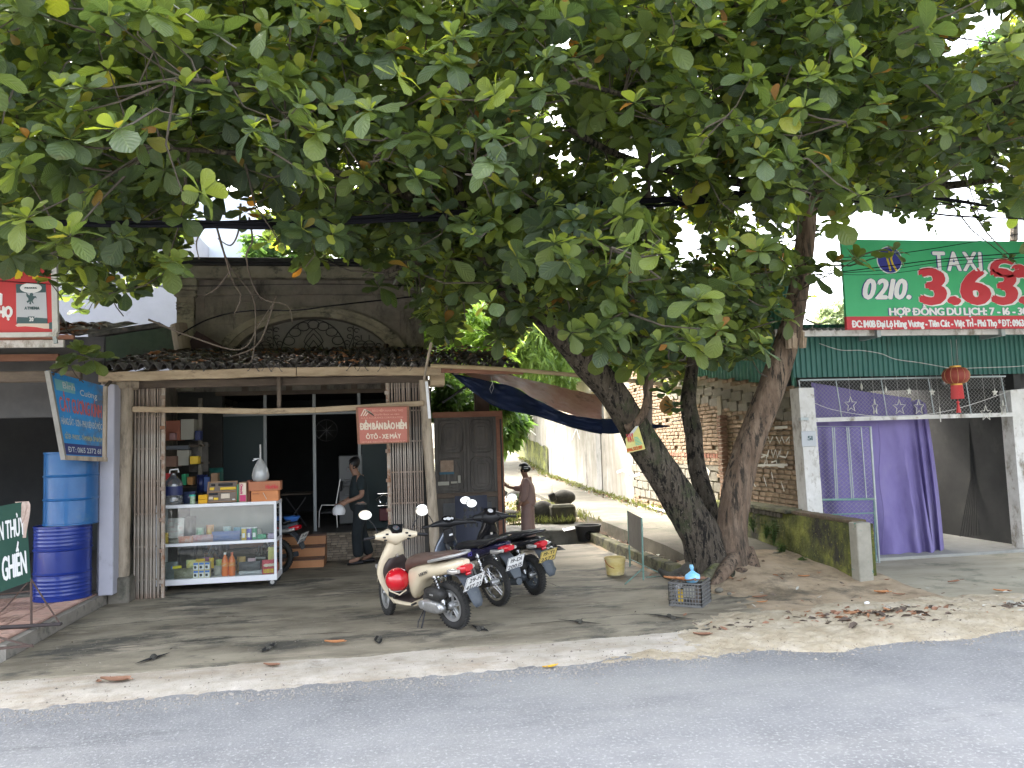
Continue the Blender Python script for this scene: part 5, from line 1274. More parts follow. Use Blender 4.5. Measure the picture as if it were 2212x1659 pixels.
def ft_(u,v):
 a=ip3(mid,u);b=ip3(top,u);p=[a[k]+(b[k]-a[k])*v for k in range(3)]
 w_=W(p[0],p[1],p[2]);w_.z-=.02*math.sin(PI*v)*(.4+u)-.018*math.sin(u*34+v*2)*math.sin(PI*min(1,v+.2))-.015*nz(u*8,v*5,2);return w_
mb.grid(ft_,60,20);part('orange_top',mb,tarp_o,tp,smooth=80)
mb=MB()
def fb_(u,v):
 a=ip3(bot,u);b=ip3(mid,u);p=[a[k]+(b[k]-a[k])*v for k in range(3)]
 w_=W(p[0],p[1],p[2]);w_.y+=.035*math.sin(u*22+v*3)+.03*nz(u*9,v*4,2);return w_
mb.grid(fb_,60,14);part('navy_flap',mb,tarp_b,tp,smooth=80)
mb=MB();P=[W(1285,906,11.3),W(1300,938,11.0),W(1445,918,11.4),W(1440,921,11.5),W(1360,912,11.4)]
tl=[(1280,905,11.3),(1330,905,11.3),(1380,912,11.35),(1447,920,11.5)];bl2=[(1280,934,11.0),(1320,937,11.0),(1365,932,11.1),(1447,922,11.5)]
mb.grid(lambda u,v:(lambda a,b:W(a[0]+(b[0]-a[0])*v,a[1]+(b[1]-a[1])*v,a[2]+(b[2]-a[2])*v+.03*math.sin(u*14)))(ip3(bl2,u),ip3(tl,u)),24,8);part('navy_corner',mb,tarp_b,tp,smooth=80)
mb=MB();P=[W(1060,812,10.7),W(1064,826,10.65),W(1058,840,10.65),(W(1061,850,10.65)),W(1066,838,10.65),W(1063,822,10.65)];mb.tube(P,.004,4);part('tie_cord',mb,wire_l,tp)
cable('bamboo_pole',[W(930,790,10.2),W(1100,798,10.2),W(1300,816,10.2),W(1420,829,10.2),W(1470,841,10.25)],[.03,.03,.03,.03]and .028,bamboo_m,'long bamboo pole running from the canopy across in front of the tree','pole',8)
mb=MB();mb.tube([W(955,870,11.2),W(1050,806,11.2)],.02,5);solo('prop_stick',mb,iron,'dark diagonal stick propping the canopy beside the tarpaulin','stick',W(955,870,11.2))
# thin slack line to the tree knot
cable('tie_wire',[WX(1432,918,5.0),W(1465,908,11.5),W(1478,899,10.6)],.006,wire_l,'thin wire tying the tarpaulin corner to the middle trunk','wire')
# overhead cables
gcb='black cables strung over the street'
def oc(pts,n,r,lab,spread=.05,seed=1):
 rr=random.Random(seed)
 for k in range(n):
  ox=[Vector((0,rr.uniform(-spread,spread),rr.uniform(-spread,spread)))for _ in pts]
  cable('overhead_cable',[W(*p)+o for p,o in zip(pts,ox)],r*rr.uniform(.7,1.3),cable_m,lab,'cable',5,gcb,8)
oc([(-20,480,7.0),(160,481,7.1),(420,480,7.2),(640,478,7.4),(800,470,7.6),(960,462,7.9),(1130,452,8.2),(1320,440,8.6),(1500,428,8.6),(1700,408,8.7)],6,.014,'black cable in the thick bundle crossing from the left edge to the tree',.035,1)
oc([(420,487,7.2),(600,487,7.3),(800,480,7.6),(960,472,7.9),(1150,466,8.6),(1320,452,8.6),(1500,435,8.7),(1700,412,8.8)],5,.012,'black cable in the thick bundle crossing from the left edge to the tree',.03,2)
oc([(1700,408,8.7),(1850,412,8.7),(1960,425,8.6),(2060,440,8.5),(2240,470,8.3)],5,.010,'black cable running from the tree over the taxi billboard to the right edge',.05,3)
oc([(1700,412,8.7),(1900,440,8.6),(2050,465,8.5),(2240,475,8.3)],2,.006,'thin black cable sagging below the bundle right of the tree',.03,4)
oc([(1750,600,9.2),(1900,585,9.0),(2050,566,8.8),(2240,545,8.5)],3,.005,'thin black wire crossing in front of the taxi billboard',.06,5)
oc([(1760,560,9.2),(1950,545,9.0),(2240,500,8.5)],1,.005,'thin black wire crossing the top edge of the taxi billboard',.02,6)
oc([(-20,604,8.6),(150,612,8.8),(400,618,9.2),(700,614,9.8),(930,620,10.4)],2,.004,'thin wire passing in front of the red advert and the parapet',.02,7)
cable('diagonal_wire',[W(345,-10,6.0),W(520,110,6.5),W(700,222,7.2),W(900,330,7.8),W(1000,385,8.2)],.007,wire_l,'pale stay wire slanting down through the crown from the top left','wire')
cable('loose_cable',[W(385,765-40,12.1),W(450,690,12.2),W(530,672,12.3),(W(640,670,12.35)),W(720,660,12.3),W(900,640,12.2)],.012,cable_m,'slack dark cable looping across the upper wall of the old shop','cable')
# ------------------------------------------------------------ glass display cart and goods
CY=11.05
def cp(px,py,y=CY):return W(px,py,y)
cx0,cx1=cp(340,1170).x-.02,cp(595,1170).x
ctop=cp(480,1087).z;cbot=cp(480,1256).z;csh=cp(480,1172).z;CD=.5
cart=thing('display_cart','white framed glass display cabinet on castors stocked with snacks and drinks','display cabinet',((cx0+cx1)/2,CY,0))
mb=MB();t=.035
def fbar(x0,x1,y0,y1,z0,z1):mb.b2(x0,x1,y0,y1,z0,z1,.004)
for y in (CY,CY+CD):
 for x in (cx0,cx1):mb=MB();fbar(x-t/2,x+t/2,y-t/2,y+t/2,cbot,ctop-.001);part('frame_post',mb,white_p,cart)
for y in (CY,CY+CD):
 for z,h in ((ctop-.02,.045),(csh-.005,.04),(cbot+.02,.075)):mb=MB();mb.b2(cx0,cx1+.02,y-t/2-.003,y+t/2+.003,z-h/2,z+h/2,.004);part('long_rail',mb,white_p,cart)
for x in (cx0,cx1):
 for z,h in ((ctop-.02,.043),(csh-.005,.038),(cbot+.02,.073)):mb=MB();mb.b2(x-t/2-.002,x+t/2+.002,CY,CY+CD,z-h/2,z+h/2,.004);part('side_rail',mb,white_p,cart)
for z,nm in ((ctop-.004,'top_pane'),(csh+.01,'shelf'),(cbot+.05,'bottom_board')):
 mb=MB();mb.b2(cx0,cx1,CY+.0,CY+CD,z-.004,z+.004);part(nm,mb,glass if nm!='bottom_board' else white_p,cart)
for z0,z1 in ((csh+.02,ctop-.045),(cbot+.06,csh-.028)):
 mb=MB();mb.b2(cx0+.018,cx1-.018,CY-.003,CY+.001,z0,z1);part('front_pane',mb,glass,cart)
 mb=MB();mb.b2(cx1-.002,cx1+.002,CY+.02,CY+CD-.02,z0,z1);part('side_pane',mb,glass,cart)
for x,y in ((cx0+.08,CY+.05),(cx1-.05,CY+.05),(cx1-.05,CY+CD-.05),(cx0+.08,CY+CD-.05)):
 mb=MB();mb.lathe([(0,-.018),(.045,-.018),(.055,-.01),(.055,.01),(.045,.018),(0,.018)],(x,y,YZ+.06),16,'Y');w_=part('castor',mb,rubber,cart,smooth=40)
 mb=MB();mb.lathe([(0,-.021),(.028,-.021),(.028,.021),(0,.021)],(x,y,YZ+.06),12,'Y');mb.b2(x-.02,x+.045,y-.028,y+.028,YZ+.1,cbot-.0,.01);part('castor_fork',mb,steel,w_)
def itm(name,mb,mat,lab,cat,c,**k):return solo(name,mb,mat,lab,cat,c,**k)
def on(px,z,y=CY+.16):
 d=ray(px,1150);p=CAM+d*(y/d.y);return Vector((p.x,y,z))
def cyl(c,r,h,n=16,neck=None):
 mb=MB();mb.lathe([(0,0),(r*.96,0),(r,.008),(r,h-.008),(r*.95,h),(0,h)],c,n);return mb
sb=cbot+.055;ss=csh+.015;st_=ctop
# drinks
def bottle(px,z,lab,capmat,r=.045,h=.30):
 c=on(px,z,CY+.12);t_=thing('soda_bottle',lab,'bottle',c,group='orange soda bottles in the cabinet')
 mb=MB();mb.lathe([(0,0),(r*.9,0),(r,.02),(r,h*.3),(r*.9,h*.42),(r,h*.55),(r*.98,h*.66),(r*.6,h*.82),(r*.3,h*.9),(r*.3,h*.95),(0,h*.95)],c,18);part('bottle_body',mb,jelly,t_,smooth=50)
 mb=MB();mb.lathe([(0,0),(r*.38,0),(r*.38,.025),(0,.025)],c+Vector((0,0,h*.95)),12);part('cap',mb,capmat,t_)
 mb=MB();mb.lathe([(r*1.01,h*.42),(r*1.01,h*.6)],c,18);lb_=part('label_band',mb,pm('soda_label',(.75,.28,.05),rough=.5)if 'soda_label' not in MATS else MATS['soda_label'],t_)
 mb=MB();mb.bar(c+Vector((-.02,-r*1.04,h*.47)),c+Vector((.02,-r*1.04,h*.53)),.004,.03,up=(0,1,0));part('label_mark',mb,white_plain,lb_)
bottle(486,sb,'orange soda bottle with a white cap, left one of the pair in the cabinet',white_plain);bottle(501,sb,'orange soda bottle with an orange cap, right one of the pair in the cabinet',pm('orange_cap',(.6,.1,.03)))
for px,mt,lb in ((537-0,yel,'orange and white tube of snacks, leftmost of the three tall tubes on the cabinet shelf'),(548,purp,'violet snack tube between the orange and the green tube'),(560,greenp,'green snack tube, rightmost of the three tall tubes')):
 px={537:527,548:538.5,560:550}[px]
 c=on(px,ss,CY+.1);t_=thing('snack_tube',lb,'can',c);mb=cyl(c,.033,.15);part('tube_body',mb,mt,t_,smooth=50);mb=MB();mb.lathe([(0,0),(.035,0),(.035,.012),(0,.012)],c+Vector((0,0,.15)),14);part('lid',mb,white_p,t_)
 mb=MB();mb.b2(c.x-.018,c.x+.018,c.y-.036,c.y-.032,c.z+.03,c.z+.09,.004);part('printed_patch',mb,white_plain,t_)
c=on(560,ss,CY+.14);mb=cyl(c,.028,.13,12);itm('spotted_can',mb,greyw,'small pale can just behind the green snack tube','can',c,smooth=50)
c=on(566,ss,CY+.1);mb=MB();mb.b2(c.x-.06,c.x+.06,c.y-.05,c.y+.05,c.z,c.z+.065,.012);o=itm('green_packet',mb,greenp,'flat green packet beside the snack tubes','packet',c)
c=on(588,ss,CY+.1);mb=MB();mb.b2(c.x-.055,c.x+.055,c.y-.05,c.y+.05,c.z,c.z+.07,.01);itm('lilac_packet',mb,pm('lilac_print',[(.3,.2,.38),(.5,.45,.55)],scale=40),'lilac packet at the right end of the cabinet shelf','packet',c)
# milk cartons block 3 x 2
c0_=on(419,sb,CY+.1);bw_=.072;tt_=0
for r in range(2):
 for k in range(3):
  c=c0_+Vector((k*bw_*1.01+.035,0,r*.105));wh=f"{['left', 'middle', 'right'][k]} one in the {['lower', 'upper'][r]} row of six"
  t_=thing('milk_carton',f'small yellow and blue carton, {wh}','carton',c,group='yellow cartons stacked in the cabinet')
  mb=MB();mb.b2(c.x-.035,c.x+.035,c.y-.05,c.y+.03,c.z,c.z+.102,.003);part('box',mb,pm('pale_yellow_card',(.68,.58,.3))if 'pale_yellow_card' not in MATS else MATS['pale_yellow_card'],t_)
  mb=MB();mb.b2(c.x-.028,c.x+.03,c.y-.054,c.y-.051,c.z+.07,c.z+.095);part('blue_print',mb,bluep,t_)
  mb=MB();mb.b2(c.x-.03,c.x+.03,c.y-.053,c.y-.0505,c.z+.006,c.z+.066);part('white_print',mb,white_plain,t_)
  mb=MB();mb.lathe([(0,0),(.017,0),(.017,.002),(0,.002)],(c.x-.006,c.y-.056,c.z+.035),12,'Y');mb.b2(c.x-.022,c.x+.008,c.y-.0565,c.y-.0545,c.z+.04,c.z+.055);part('face_print',mb,iron,t_)
# snack bags
def bag(px0,px1,z,h,y,mat,name,lab,cat='bag',seed=1,lean=0.,puff=.05):
 a,b=on(px0,z,y),on(px1,z,y);mb=MB()
 def f(u,v):
  e=math.sin(PI*min(max(u,.02),.98))**.5*math.sin(PI*min(max(v,.03),.97))**.5
  return Vector((a.x+(b.x-a.x)*u+.006*nz(v*4,seed,2),y-puff*e-.012*nz(u*5,v*5,1.6,seed)+lean*v,z+h*v+.008*nz(u*6,seed,2)))
 mb.grid(f,12,10);mb.grid(lambda u,v:Vector((a.x+(b.x-a.x)*u,y+.03*math.sin(PI*u)*math.sin(PI*v)+.003+lean*v,z+h*v)),6,6)
 return itm(name,mb,mat,lab,cat,(a+b)/2,smooth=80)
crisp=pm('crisp_bag',[(.55,.06,.09),(.6,.1,.12)],scale=9,rough=.3)
for k in range(3):
 o=bag(566+8*k,583+8*k,sb,.19,CY+.07+.012*k,crisp,'crisp_packet',f"red crisp packet with golden chips print, {['leftmost', 'middle', 'rightmost'][k]} of three at the cabinet's lower right",'packet',k)
 a=on(568+8*k,sb,CY);b=on(581+8*k,sb,CY)
 for q in range(4):
  x=a.x+(b.x-a.x)*(q+.5)/4;mb=MB();mb.b2(x-.008,x+.006,CY+.012+.012*k,CY+.016+.012*k,sb+.02,sb+.075,.004);part('chip_print',mb,yel,o)
 mb=MB();mb.lathe([(0,0),(.04,0),(.04,.002),(0,.002)],((a.x+b.x)/2,CY+.012+.012*k,sb+.125),14,'Y',sy=.5);part('logo_oval',mb,cream_p,o)
bag(579,598,sb+.18,.17,CY+.16,pm('yellow_bag',[(.62,.56,.13),(.7,.66,.35)],scale=12,rough=.35),'yellow_snack_bag','tall pale yellow snack bag standing behind the red crisp packets','bag',8)
mb=MB();a,b=on(579,sb+.35,CY+.1),on(598,sb+.35,CY+.1)
bag(575,597,sb,.17,CY+.2,tealp,'teal_packet','teal packet half hidden behind the red crisp packets','packet',9)
bag(403,426,sb+.11,.12,CY+.17,pm('yellow_wrap',[(.6,.5,.04),(.75,.7,.3),(.1,.35,.1)],scale=16,rough=.3),'yellow_noodle_packet','yellow and green wrapped packet behind the left end of the carton stack','packet',11)
bag(423,443,sb+.19,.05,CY+.16,yel,'yellow_wrapper','yellow wrapper lying on top behind the carton stack','packet',12)
bag(452,462,sb+.1,.14,CY+.2,yel,'yellow_bag','yellow bag peeping out right of the carton stack','bag',14)
o=bag(377,424,sb,.13,CY+.1,pm('olive_film_bag',[(.10,.10,.055),(.2,.2,.12),(.32,.31,.22)],scale=9,rough=.25),'olive_bag','crumpled olive clear bag at the lower left of the cabinet','bag',15,puff=.07)
bag(353,385,sb,.22,CY+.15,pm('grey_film',[(.10,.12,.12),(.2,.23,.22)],scale=8,rough=.25),'grey_bag','grey film bag in the lower left corner of the cabinet','bag',16)
c=on(381,sb+.15,CY+.08);mb=MB();mb.tube([c+Vector((-.045,0,0)),c+Vector((.065,0,.005))],[.018,.02],10);o=itm('yellow_torch',mb,pm('lemon_plastic',(.8,.68,.02),rough=.35),'small yellow tube with a blue cap lying on the olive bag','tube',c);mb=MB();mb.tube([c+Vector((-.06,0,0)),c+Vector((-.045,0,0))],.02,10);part('cap',mb,bluep,o)
bag(462,482,sb,.13,CY+.2,greyw,'pale_packets','pale packets between the cartons and the soda bottles','packet',17)
bag(516,566,sb,.05,CY+.12,pm('white_tubes',[(.3,.31,.32),(.6,.62,.63)],scale=14,stretch=(.5,3,3),rough=.4),'white_sachets','heap of white sachets lying right of the soda bottles','packet',18)
bag(516,562,sb+.04,.12,CY+.22,pm('smoky_film',[(.06,.06,.065),(.16,.16,.17)],scale=9,rough=.3),'dark_film_bag','dark clear plastic bag behind the white sachets','bag',19)
bag(360,396,ss+.06,.26,CY+.16,pm('striped_pack',[(.55,.5,.47),(.68,.66,.63),(.45,.08,.09)],scale=5,stretch=(1,1,5),rough=.4),'tissue_pack','white and red striped tissue pack leaning at the left of the cabinet shelf','packet',20,lean=.06)
bag(398,420,ss+.02,.3,CY+.3,pm('dark_film',(.05,.05,.055),rough=.15),'dark_pack','dark shiny film pack behind the tissue pack','packet',21,lean=.08)
bag(385,417,ss,.085,CY+.08,pm('red_orange_sachets',[(.5,.1,.05),(.62,.25,.15),(.6,.5,.45)],scale=12,rough=.3),'red_sachets','orange red sachets on the cabinet shelf below the tissue pack','packet',22)
bag(415,460,ss,.09,CY+.12,pm('pink_sachets',[(.45,.12,.13),(.5,.32,.32),(.35,.3,.33)],scale=10,rough=.3),'pink_sachets','heap of pinkish film sachets at the middle of the cabinet shelf','packet',23)
bag(458,518,ss,.12,CY+.16,pm('blue_cloths',[(.06,.13,.36),(.14,.2,.42),(.2,.2,.32)],scale=6,stretch=(1,1,5),rough=.5),'folded_blue_cloths','folded blue cloths in film on the cabinet shelf','cloth',24)
bag(505,524,ss+.06,.1,CY+.22,pm('teal_film',(.1,.28,.38),rough=.3),'teal_cloth','teal blue cloth corner behind the snack tubes','cloth',25)
bag(353,364,ss,.14,CY+.1,yel,'amber_jar','amber jar at the far left of the cabinet shelf','jar',26)
bag(366,386,ss,.06,CY+.06,pm('beige_sachets',[(.12,.1,.09),(.5,.46,.38)],scale=16),'beige_sachets','small black and beige sachets at the left of the cabinet shelf','packet',27)
fil=[(366,384,sb,.16,.3,pm('cyan_pack',[(.1,.4,.5),(.6,.65,.65)],scale=14,rough=.35),'cyan_packet','cyan and white packet deep in the lower left of the cabinet'),(440,456,sb,.24,.3,pm('navy_red_pack',[(.05,.07,.3),(.5,.1,.1)],scale=12,rough=.35),'navy_packet','navy and red packet behind the carton stack'),(466,480,sb,.2,.32,pm('lime_pack',[(.3,.45,.08),(.6,.6,.3)],scale=12,rough=.35),'lime_packet','lime green packet left of the soda bottles'),(512,530,sb,.22,.33,pm('brown_gold_pack',[(.25,.12,.04),(.6,.4,.1)],scale=12,rough=.35),'gold_packet','brown and gold packet behind the white sachets'),(535,552,sb,.19,.34,pm('pink_white_pack',[(.6,.2,.3),(.7,.65,.65)],scale=12,rough=.35),'pink_packet','pink and white packet behind the white sachets, right one'),(424,440,ss,.17,.3,pm('green_white_pack',[(.08,.35,.15),(.65,.68,.62)],scale=12,rough=.35),'green_striped_packet','green and white packet at the middle of the cabinet shelf'),(446,462,ss,.2,.32,pm('yellow_red_pack',[(.65,.5,.08),(.5,.08,.06)],scale=12,rough=.35),'yellow_red_packet','yellow and red packet at the back of the cabinet shelf'),(482,500,ss,.17,.3,pm('teal_white_pack',[(.08,.35,.4),(.65,.65,.62)],scale=12,rough=.35),'teal_white_packet','teal and white packet behind the folded blue cloths')]
for i_,(a0_,a1_,z_,h_,dy_,m_,nm_,lb_)in enumerate(fil):bag(a0_,a1_,z_,h_,CY+dy_,m_,nm_,lb_,'packet',60+i_)
# pale boards standing at the cabinet back
mb=MB();mb.b2(cx0+.3,cx1-.1,CY+CD+.05,CY+CD+.08,csh,ctop-.06);itm('grey_back_board',mb,pm('pale_grey_board',[(.15,.17,.16),(.22,.24,.225)],scale=3),'pale grey board standing behind the cabinet','board',(cx0+.5,CY+CD+.06,0))
# things on top of the cabinet
def box(px0,px1,z,h,mat,name,lab,y=CY+.02,d=.25,cat='box',rz=0.,ch=.004):
 a,b=on(px0,z,y),on(px1,z,y);c=(a+b)/2;c.y=y+d/2;mb=MB();mb.box(c+Vector((0,0,h/2)),(b.x-a.x,d,h),Matrix.Rotation(rz,3,'Z'),ch);return itm(name,mb,mat,lab,cat,c)
hb=W(550,1054,CY).z
o=box(542,601,st_,W(570,1058,CY).z-W(570,1081,CY).z,orange_c,'orange_carton','bright orange carton standing on the cabinet, lower one of two',rz=.05)
a=on(564,st_,CY);mb=MB();mb.bar(a+Vector((.03,.0,.12)),a+Vector((.075,-.0,.03)),.004,.035,up=(0,1,0));part('tape',mb,cream_p,o)
part('lettering',letters('HẢO HẢO',(on(545,0).x+.03,CY+.005,st_+.1),(1,0,0),(0,0,1),.09,.018,.05),carton_r,o)
h1_=W(570,1058,CY).z-W(570,1081,CY).z
o=box(537,606,st_+h1_+.002,.125,pm('dusky_orange_carton',[(.40,.15,.08),(.46,.19,.1)],scale=4,rough=.75),'dusky_carton','dusky orange carton, upper one of two on the cabinet',rz=.03)
a=on(575,0,CY);part('lettering',letters('HảoHảo',(a.x,CY-.004,st_+h1_+.03),(1,0,0),(0,0,1),.16,.05,.09),redpaper,o)
o=box(516,533,st_,.27,card,'upright_noodle_carton','narrow upright carton lettered Omachi in pink beside the orange cartons',d=.3)
a=on(518.5,st_,CY);b=on(530.5,st_,CY);mb=MB();mb.b2(a.x-.005,b.x+.005,CY+.014,CY+.018,st_+.01,st_+.26);part('printed_front',mb,cream_p,o)
mb=MB();mb.b2(a.x-.003,b.x+.003,CY+.011,CY+.0138,st_+.012,st_+.1);part('magenta_print',mb,pinkc,o)
part('lettering',letters('Omachi',(a.x+.005,CY+.011,st_+.245),(0,0,-1),(1,0,0),.13,.032,.08),pinkc,o)
box(534,541,st_,.29,carton_r,'dark_red_carton','dark red carton end between the upright carton and the orange cartons',y=CY+.1,d=.2)
o=box(512,516,st_,.24,greenp,'green_edge_box','thin green edged box left of the upright noodle carton',y=CY+.1,d=.2)
# ticket / card tray
a,b=on(446,st_,CY+.04),on(509,st_,CY+.04);hc=W(480,1043,CY).z-W(480,1088,CY).z
ct_=thing('card_tray','open sloping tray of small goods with yellow price cards on the cabinet','tray',a)
MT=Matrix.Rotation(R(-18),3,'X')
mb=MB();c=(a+b)/2+Vector((0,.1,hc/2));L__=b.x-a.x
mb.box(c,(L__,.03,hc*1.04),MT,.004);part('tray_board',mb,pm('tray_brown',[(.16,.13,.11),(.22,.18,.15)],scale=6),ct_)
mb=MB()
for s_ in (-1,0,1):mb.box(c+MT@Vector((0,-.02,s_*hc*.5)),(L__,.03,.012),MT)
for s_ in (-1,1):mb.box(c+MT@Vector((s_*L__*.5,-.02,0)),(.012,.03,hc*1.05),MT)
part('tray_rim',mb,card,ct_)
for (fx,fz,w_,h_,mt)in ((-.36,.17,.16,.13,yel),(.2,.16,.55,.13,yel),(-.38,-.3,.14,.13,cream_p),(-.2,-.34,.16,.12,yel),(.12,-.22,.3,.24,cream_p),(.42,-.4,.1,.05,white_plain),(.1,.36,.5,.12,iron),(-.33,.36,.14,.1,iron),(-.3,-.1,.3,.1,iron)):
 mb=MB();mb.box(c+MT@Vector((fx*L__,-.024,fz*hc)),(w_*L__,.02,h_*hc),MT,.003);part('small_goods',mb,mt,ct_)
for k,(z_,lb)in enumerate(((0,'yellow flat box on the cabinet, lower of two'),(.062,'yellow flat box on the cabinet, upper of two'))):box(428,447,st_+z_,.058,pm('amber_box',(.66,.36,.02))if k==0 else MATS['amber_box'],'yellow_box',lb,y=CY+.03,d=.12)
c=on(416,st_,CY+.06);t_=thing('glass_jar','small glass jar with a teal lid standing left of the yellow boxes','jar',c)
part('jar_body',cyl(c,.036,.105),pm('jar_contents',[(.08,.22,.09),(.45,.5,.4)],scale=30,rough=.15,coat=.8),t_,smooth=50);mb=MB();mb.lathe([(0,0),(.04,0),(.04,.022),(0,.022)],c+Vector((0,0,.106)),16);part('lid',mb,tealp,t_)
c=on(374,st_,CY+.12);t_=thing('water_jug','large clear water jug with a dark blue label at the left of the cabinet top','bottle',c)
mb=MB();r=.12;mb.lathe([(0,0),(r*.9,0),(r,.02),(r,.1),(r*.92,.12),(r,.14),(r,.27),(r*.9,.31),(r*.45,.37),(r*.3,.385),(r*.3,.42)],c,24);part('jug_body',mb,glassmat('jug_plastic',(.62,.68,.75),.1,.05,.12),t_,smooth=50)
mb=MB();mb.lathe([(r*1.01,.13),(r*1.01,.25)],c,24);part('blue_label',mb,navy,t_);mb=MB();mb.tube([c+Vector((-.05,0,.42)),c+Vector((-.04,0,.47)),c+Vector((.06,0,.475)),c+Vector((.07,0,.43))],.012,6);part('handle',mb,white_p,t_)
bag(396,422,st_,.16,CY+.3,pm('navy_film_bag',[(.02,.03,.08),(.08,.1,.18)],scale=9,rough=.15,coat=.5),'navy_bag','shiny dark blue bag behind the glass jar','bag',31)
# hanging bag and dish
c=W(563,1040,CY+.1)
hbz=c.z-W(563,1043,CY+.1).z
pz0=W(563,1042,CY+.1).z;pz1=W(563,992,CY+.1).z;xr_=.115
t_=thing('hanging_bag','milky knotted plastic bag of small sachets hanging over the orange cartons','bag',(c.x,CY+.1,pz0))
mb=MB();mb.lathe([(0,0),(xr_*.6,.01),(xr_*.95,.05),(xr_,.1),(xr_*.85,.19),(xr_*.45,.28),(xr_*.12,.33),(.012,.4),(.01,.52)],(c.x,CY+.1,pz0),20);mb.v=[(v[0]+.006*nz(v[2]*20,v[1]*30,1),v[1]+.006*nz(v[0]*30,v[2]*20,1),v[2])for v in mb.v];part('film',mb,whitebag,t_,smooth=70)
mb=MB()
for k in range(60):
 an=random.uniform(0,2*PI);q=random.random()**.5*xr_*.75;mb.box((c.x+q*math.cos(an),CY+.1+q*math.sin(an),pz0+.03+random.random()*.1),(.03,.004,.03),Matrix.Rotation(random.uniform(0,6),3,random.choice('XYZ')))
part('sachets',mb,pm('blue_white_sachets',[(.6,.66,.72),(.12,.35,.55),(.75,.75,.75)],scale=40),t_,kind='stuff')
mb=MB();mb.tube([(c.x-.1,CY+.08,pz0+.30),(c.x-.02,CY+.09,pz0+.33),(c.x-.09,CY+.09,pz0+.325)],.008,5);part('loop_handle',mb,white_p,t_)
# shelf with cartons at the left of the porch
sh=thing('wall_shelf','dim wooden shelving against the left wall of the porch','shelf',(-3.2,12,0));ySh=12.1
mb=MB()
for py in (962,1000,1050):z_=W(380,py,ySh).z;mb.b2(-3.45,W(440,py,ySh).x,ySh,ySh+.4,z_-.03,z_)
part('shelf_board',mb,wood_d,sh)
mb=MB();x_=W(432,900,ySh).x;mb.b2(x_-.025,x_+.025,ySh-.0,ySh+.05,0,W(432,860,ySh).z);part('upright',mb,conc_d,sh)
def sbox(px0,py0,px1,py1,mat,name,lab,y=11.95,d=.3):
 a,b=W(px0,py1,y),W(px1,py0,y);mb=MB();mb.b2(a.x,b.x,y,y+d,a.z,b.z,.006);return itm(name,mb,mat,lab,'box',(a+b)/2)
o=sbox(354,908,389,952,carton_r,'red_carton','reddish brown carton high on the porch shelf');sbox(390,905,419,950,greyw,'white_carton','off white carton high on the porch shelf beside the reddish one')
sbox(354,985,381,1009,pm('dull_brown_carton',[(.2,.11,.08),(.26,.16,.12)],scale=6),'brown_carton','brown carton on the middle of the porch shelf',11.9);sbox(382,972,408,1006,greyw,'tilted_white_box','tilted off white box beside the brown carton',12.0);sbox(354,962,405,972,pm('grey_blue_box',(.13,.14,.16)),'flat_grey_box','flat grey box under the reddish carton',12.0)
for i_,(x0_,y0_,x1_,y1_,mt_,nm_,lb_)in enumerate(((421,930,433,951,navy,'navy_box','small navy box at the right end of the top porch shelf'),(410,985,428,1003,yel,'mustard_box','mustard box beside the tilted white box'),(356,1022,366,1048,redpaper,'red_tin','red tin on the lower porch shelf behind the water jug'),(392,1024,402,1048,greenp,'green_tin','green tin on the lower porch shelf'),(404,1030,416,1048,pm('dull_orange',(.4,.2,.07)),'orange_packet','orange packet on the lower porch shelf'),(440,1030,452,1062,pm('dull_blue',(.06,.1,.25)),'blue_carton','blue carton standing behind the yellow boxes'),(455,1022,470,1050,card,'brown_box','brown box behind the sloping card tray'),(366,935,378,950,pm('dull_pinkish',(.35,.2,.2)),'pink_box','small pinkish box in front of the reddish carton'))):sbox(x0_,y0_,x1_,y1_,mt_,nm_,lb_,11.9 if i_!=7 else 11.85,.15)
a=W(385,950,12.3);
bag(412,448,.0,.1,12.0,MATS['dark_film'],'sack','dim sack hanging by the back wall left of the dark doorway','sack',41)
def hang(px0,py0,px1,py1,y,mat,nm,lab,cat):
 a,b=W(px0,py1,y),W(px1,py0,y);mb=MB()
 mb.grid(lambda u,v:(a.x+(b.x-a.x)*u,y-.12*math.sin(PI*u)*math.sin(PI*v)**.6-.03*nz(u*5,v*5,2,px0),a.z+(b.z-a.z)*v),12,12);return itm(nm,mb,mat,lab,cat,(a+b)/2,smooth=80)
hang(408,955,450,1020,12.2,pm('grey_sack',[(.06,.057,.052),(.11,.10,.09)],scale=6),'grey_sack','dim grey sack hanging beside the shelf cartons','sack')
hang(452,1010,482,1060,12.1,pm('dark_green_film',[(.01,.06,.05),(.03,.12,.10)],scale=9,rough=.3),'green_bag','dark green plastic bag hanging by the left of the dark doorway','bag')
hang(425,1025,448,1065,12.0,navy,'navy_cloth','dark blue cloth bundle left of the green bag','cloth')
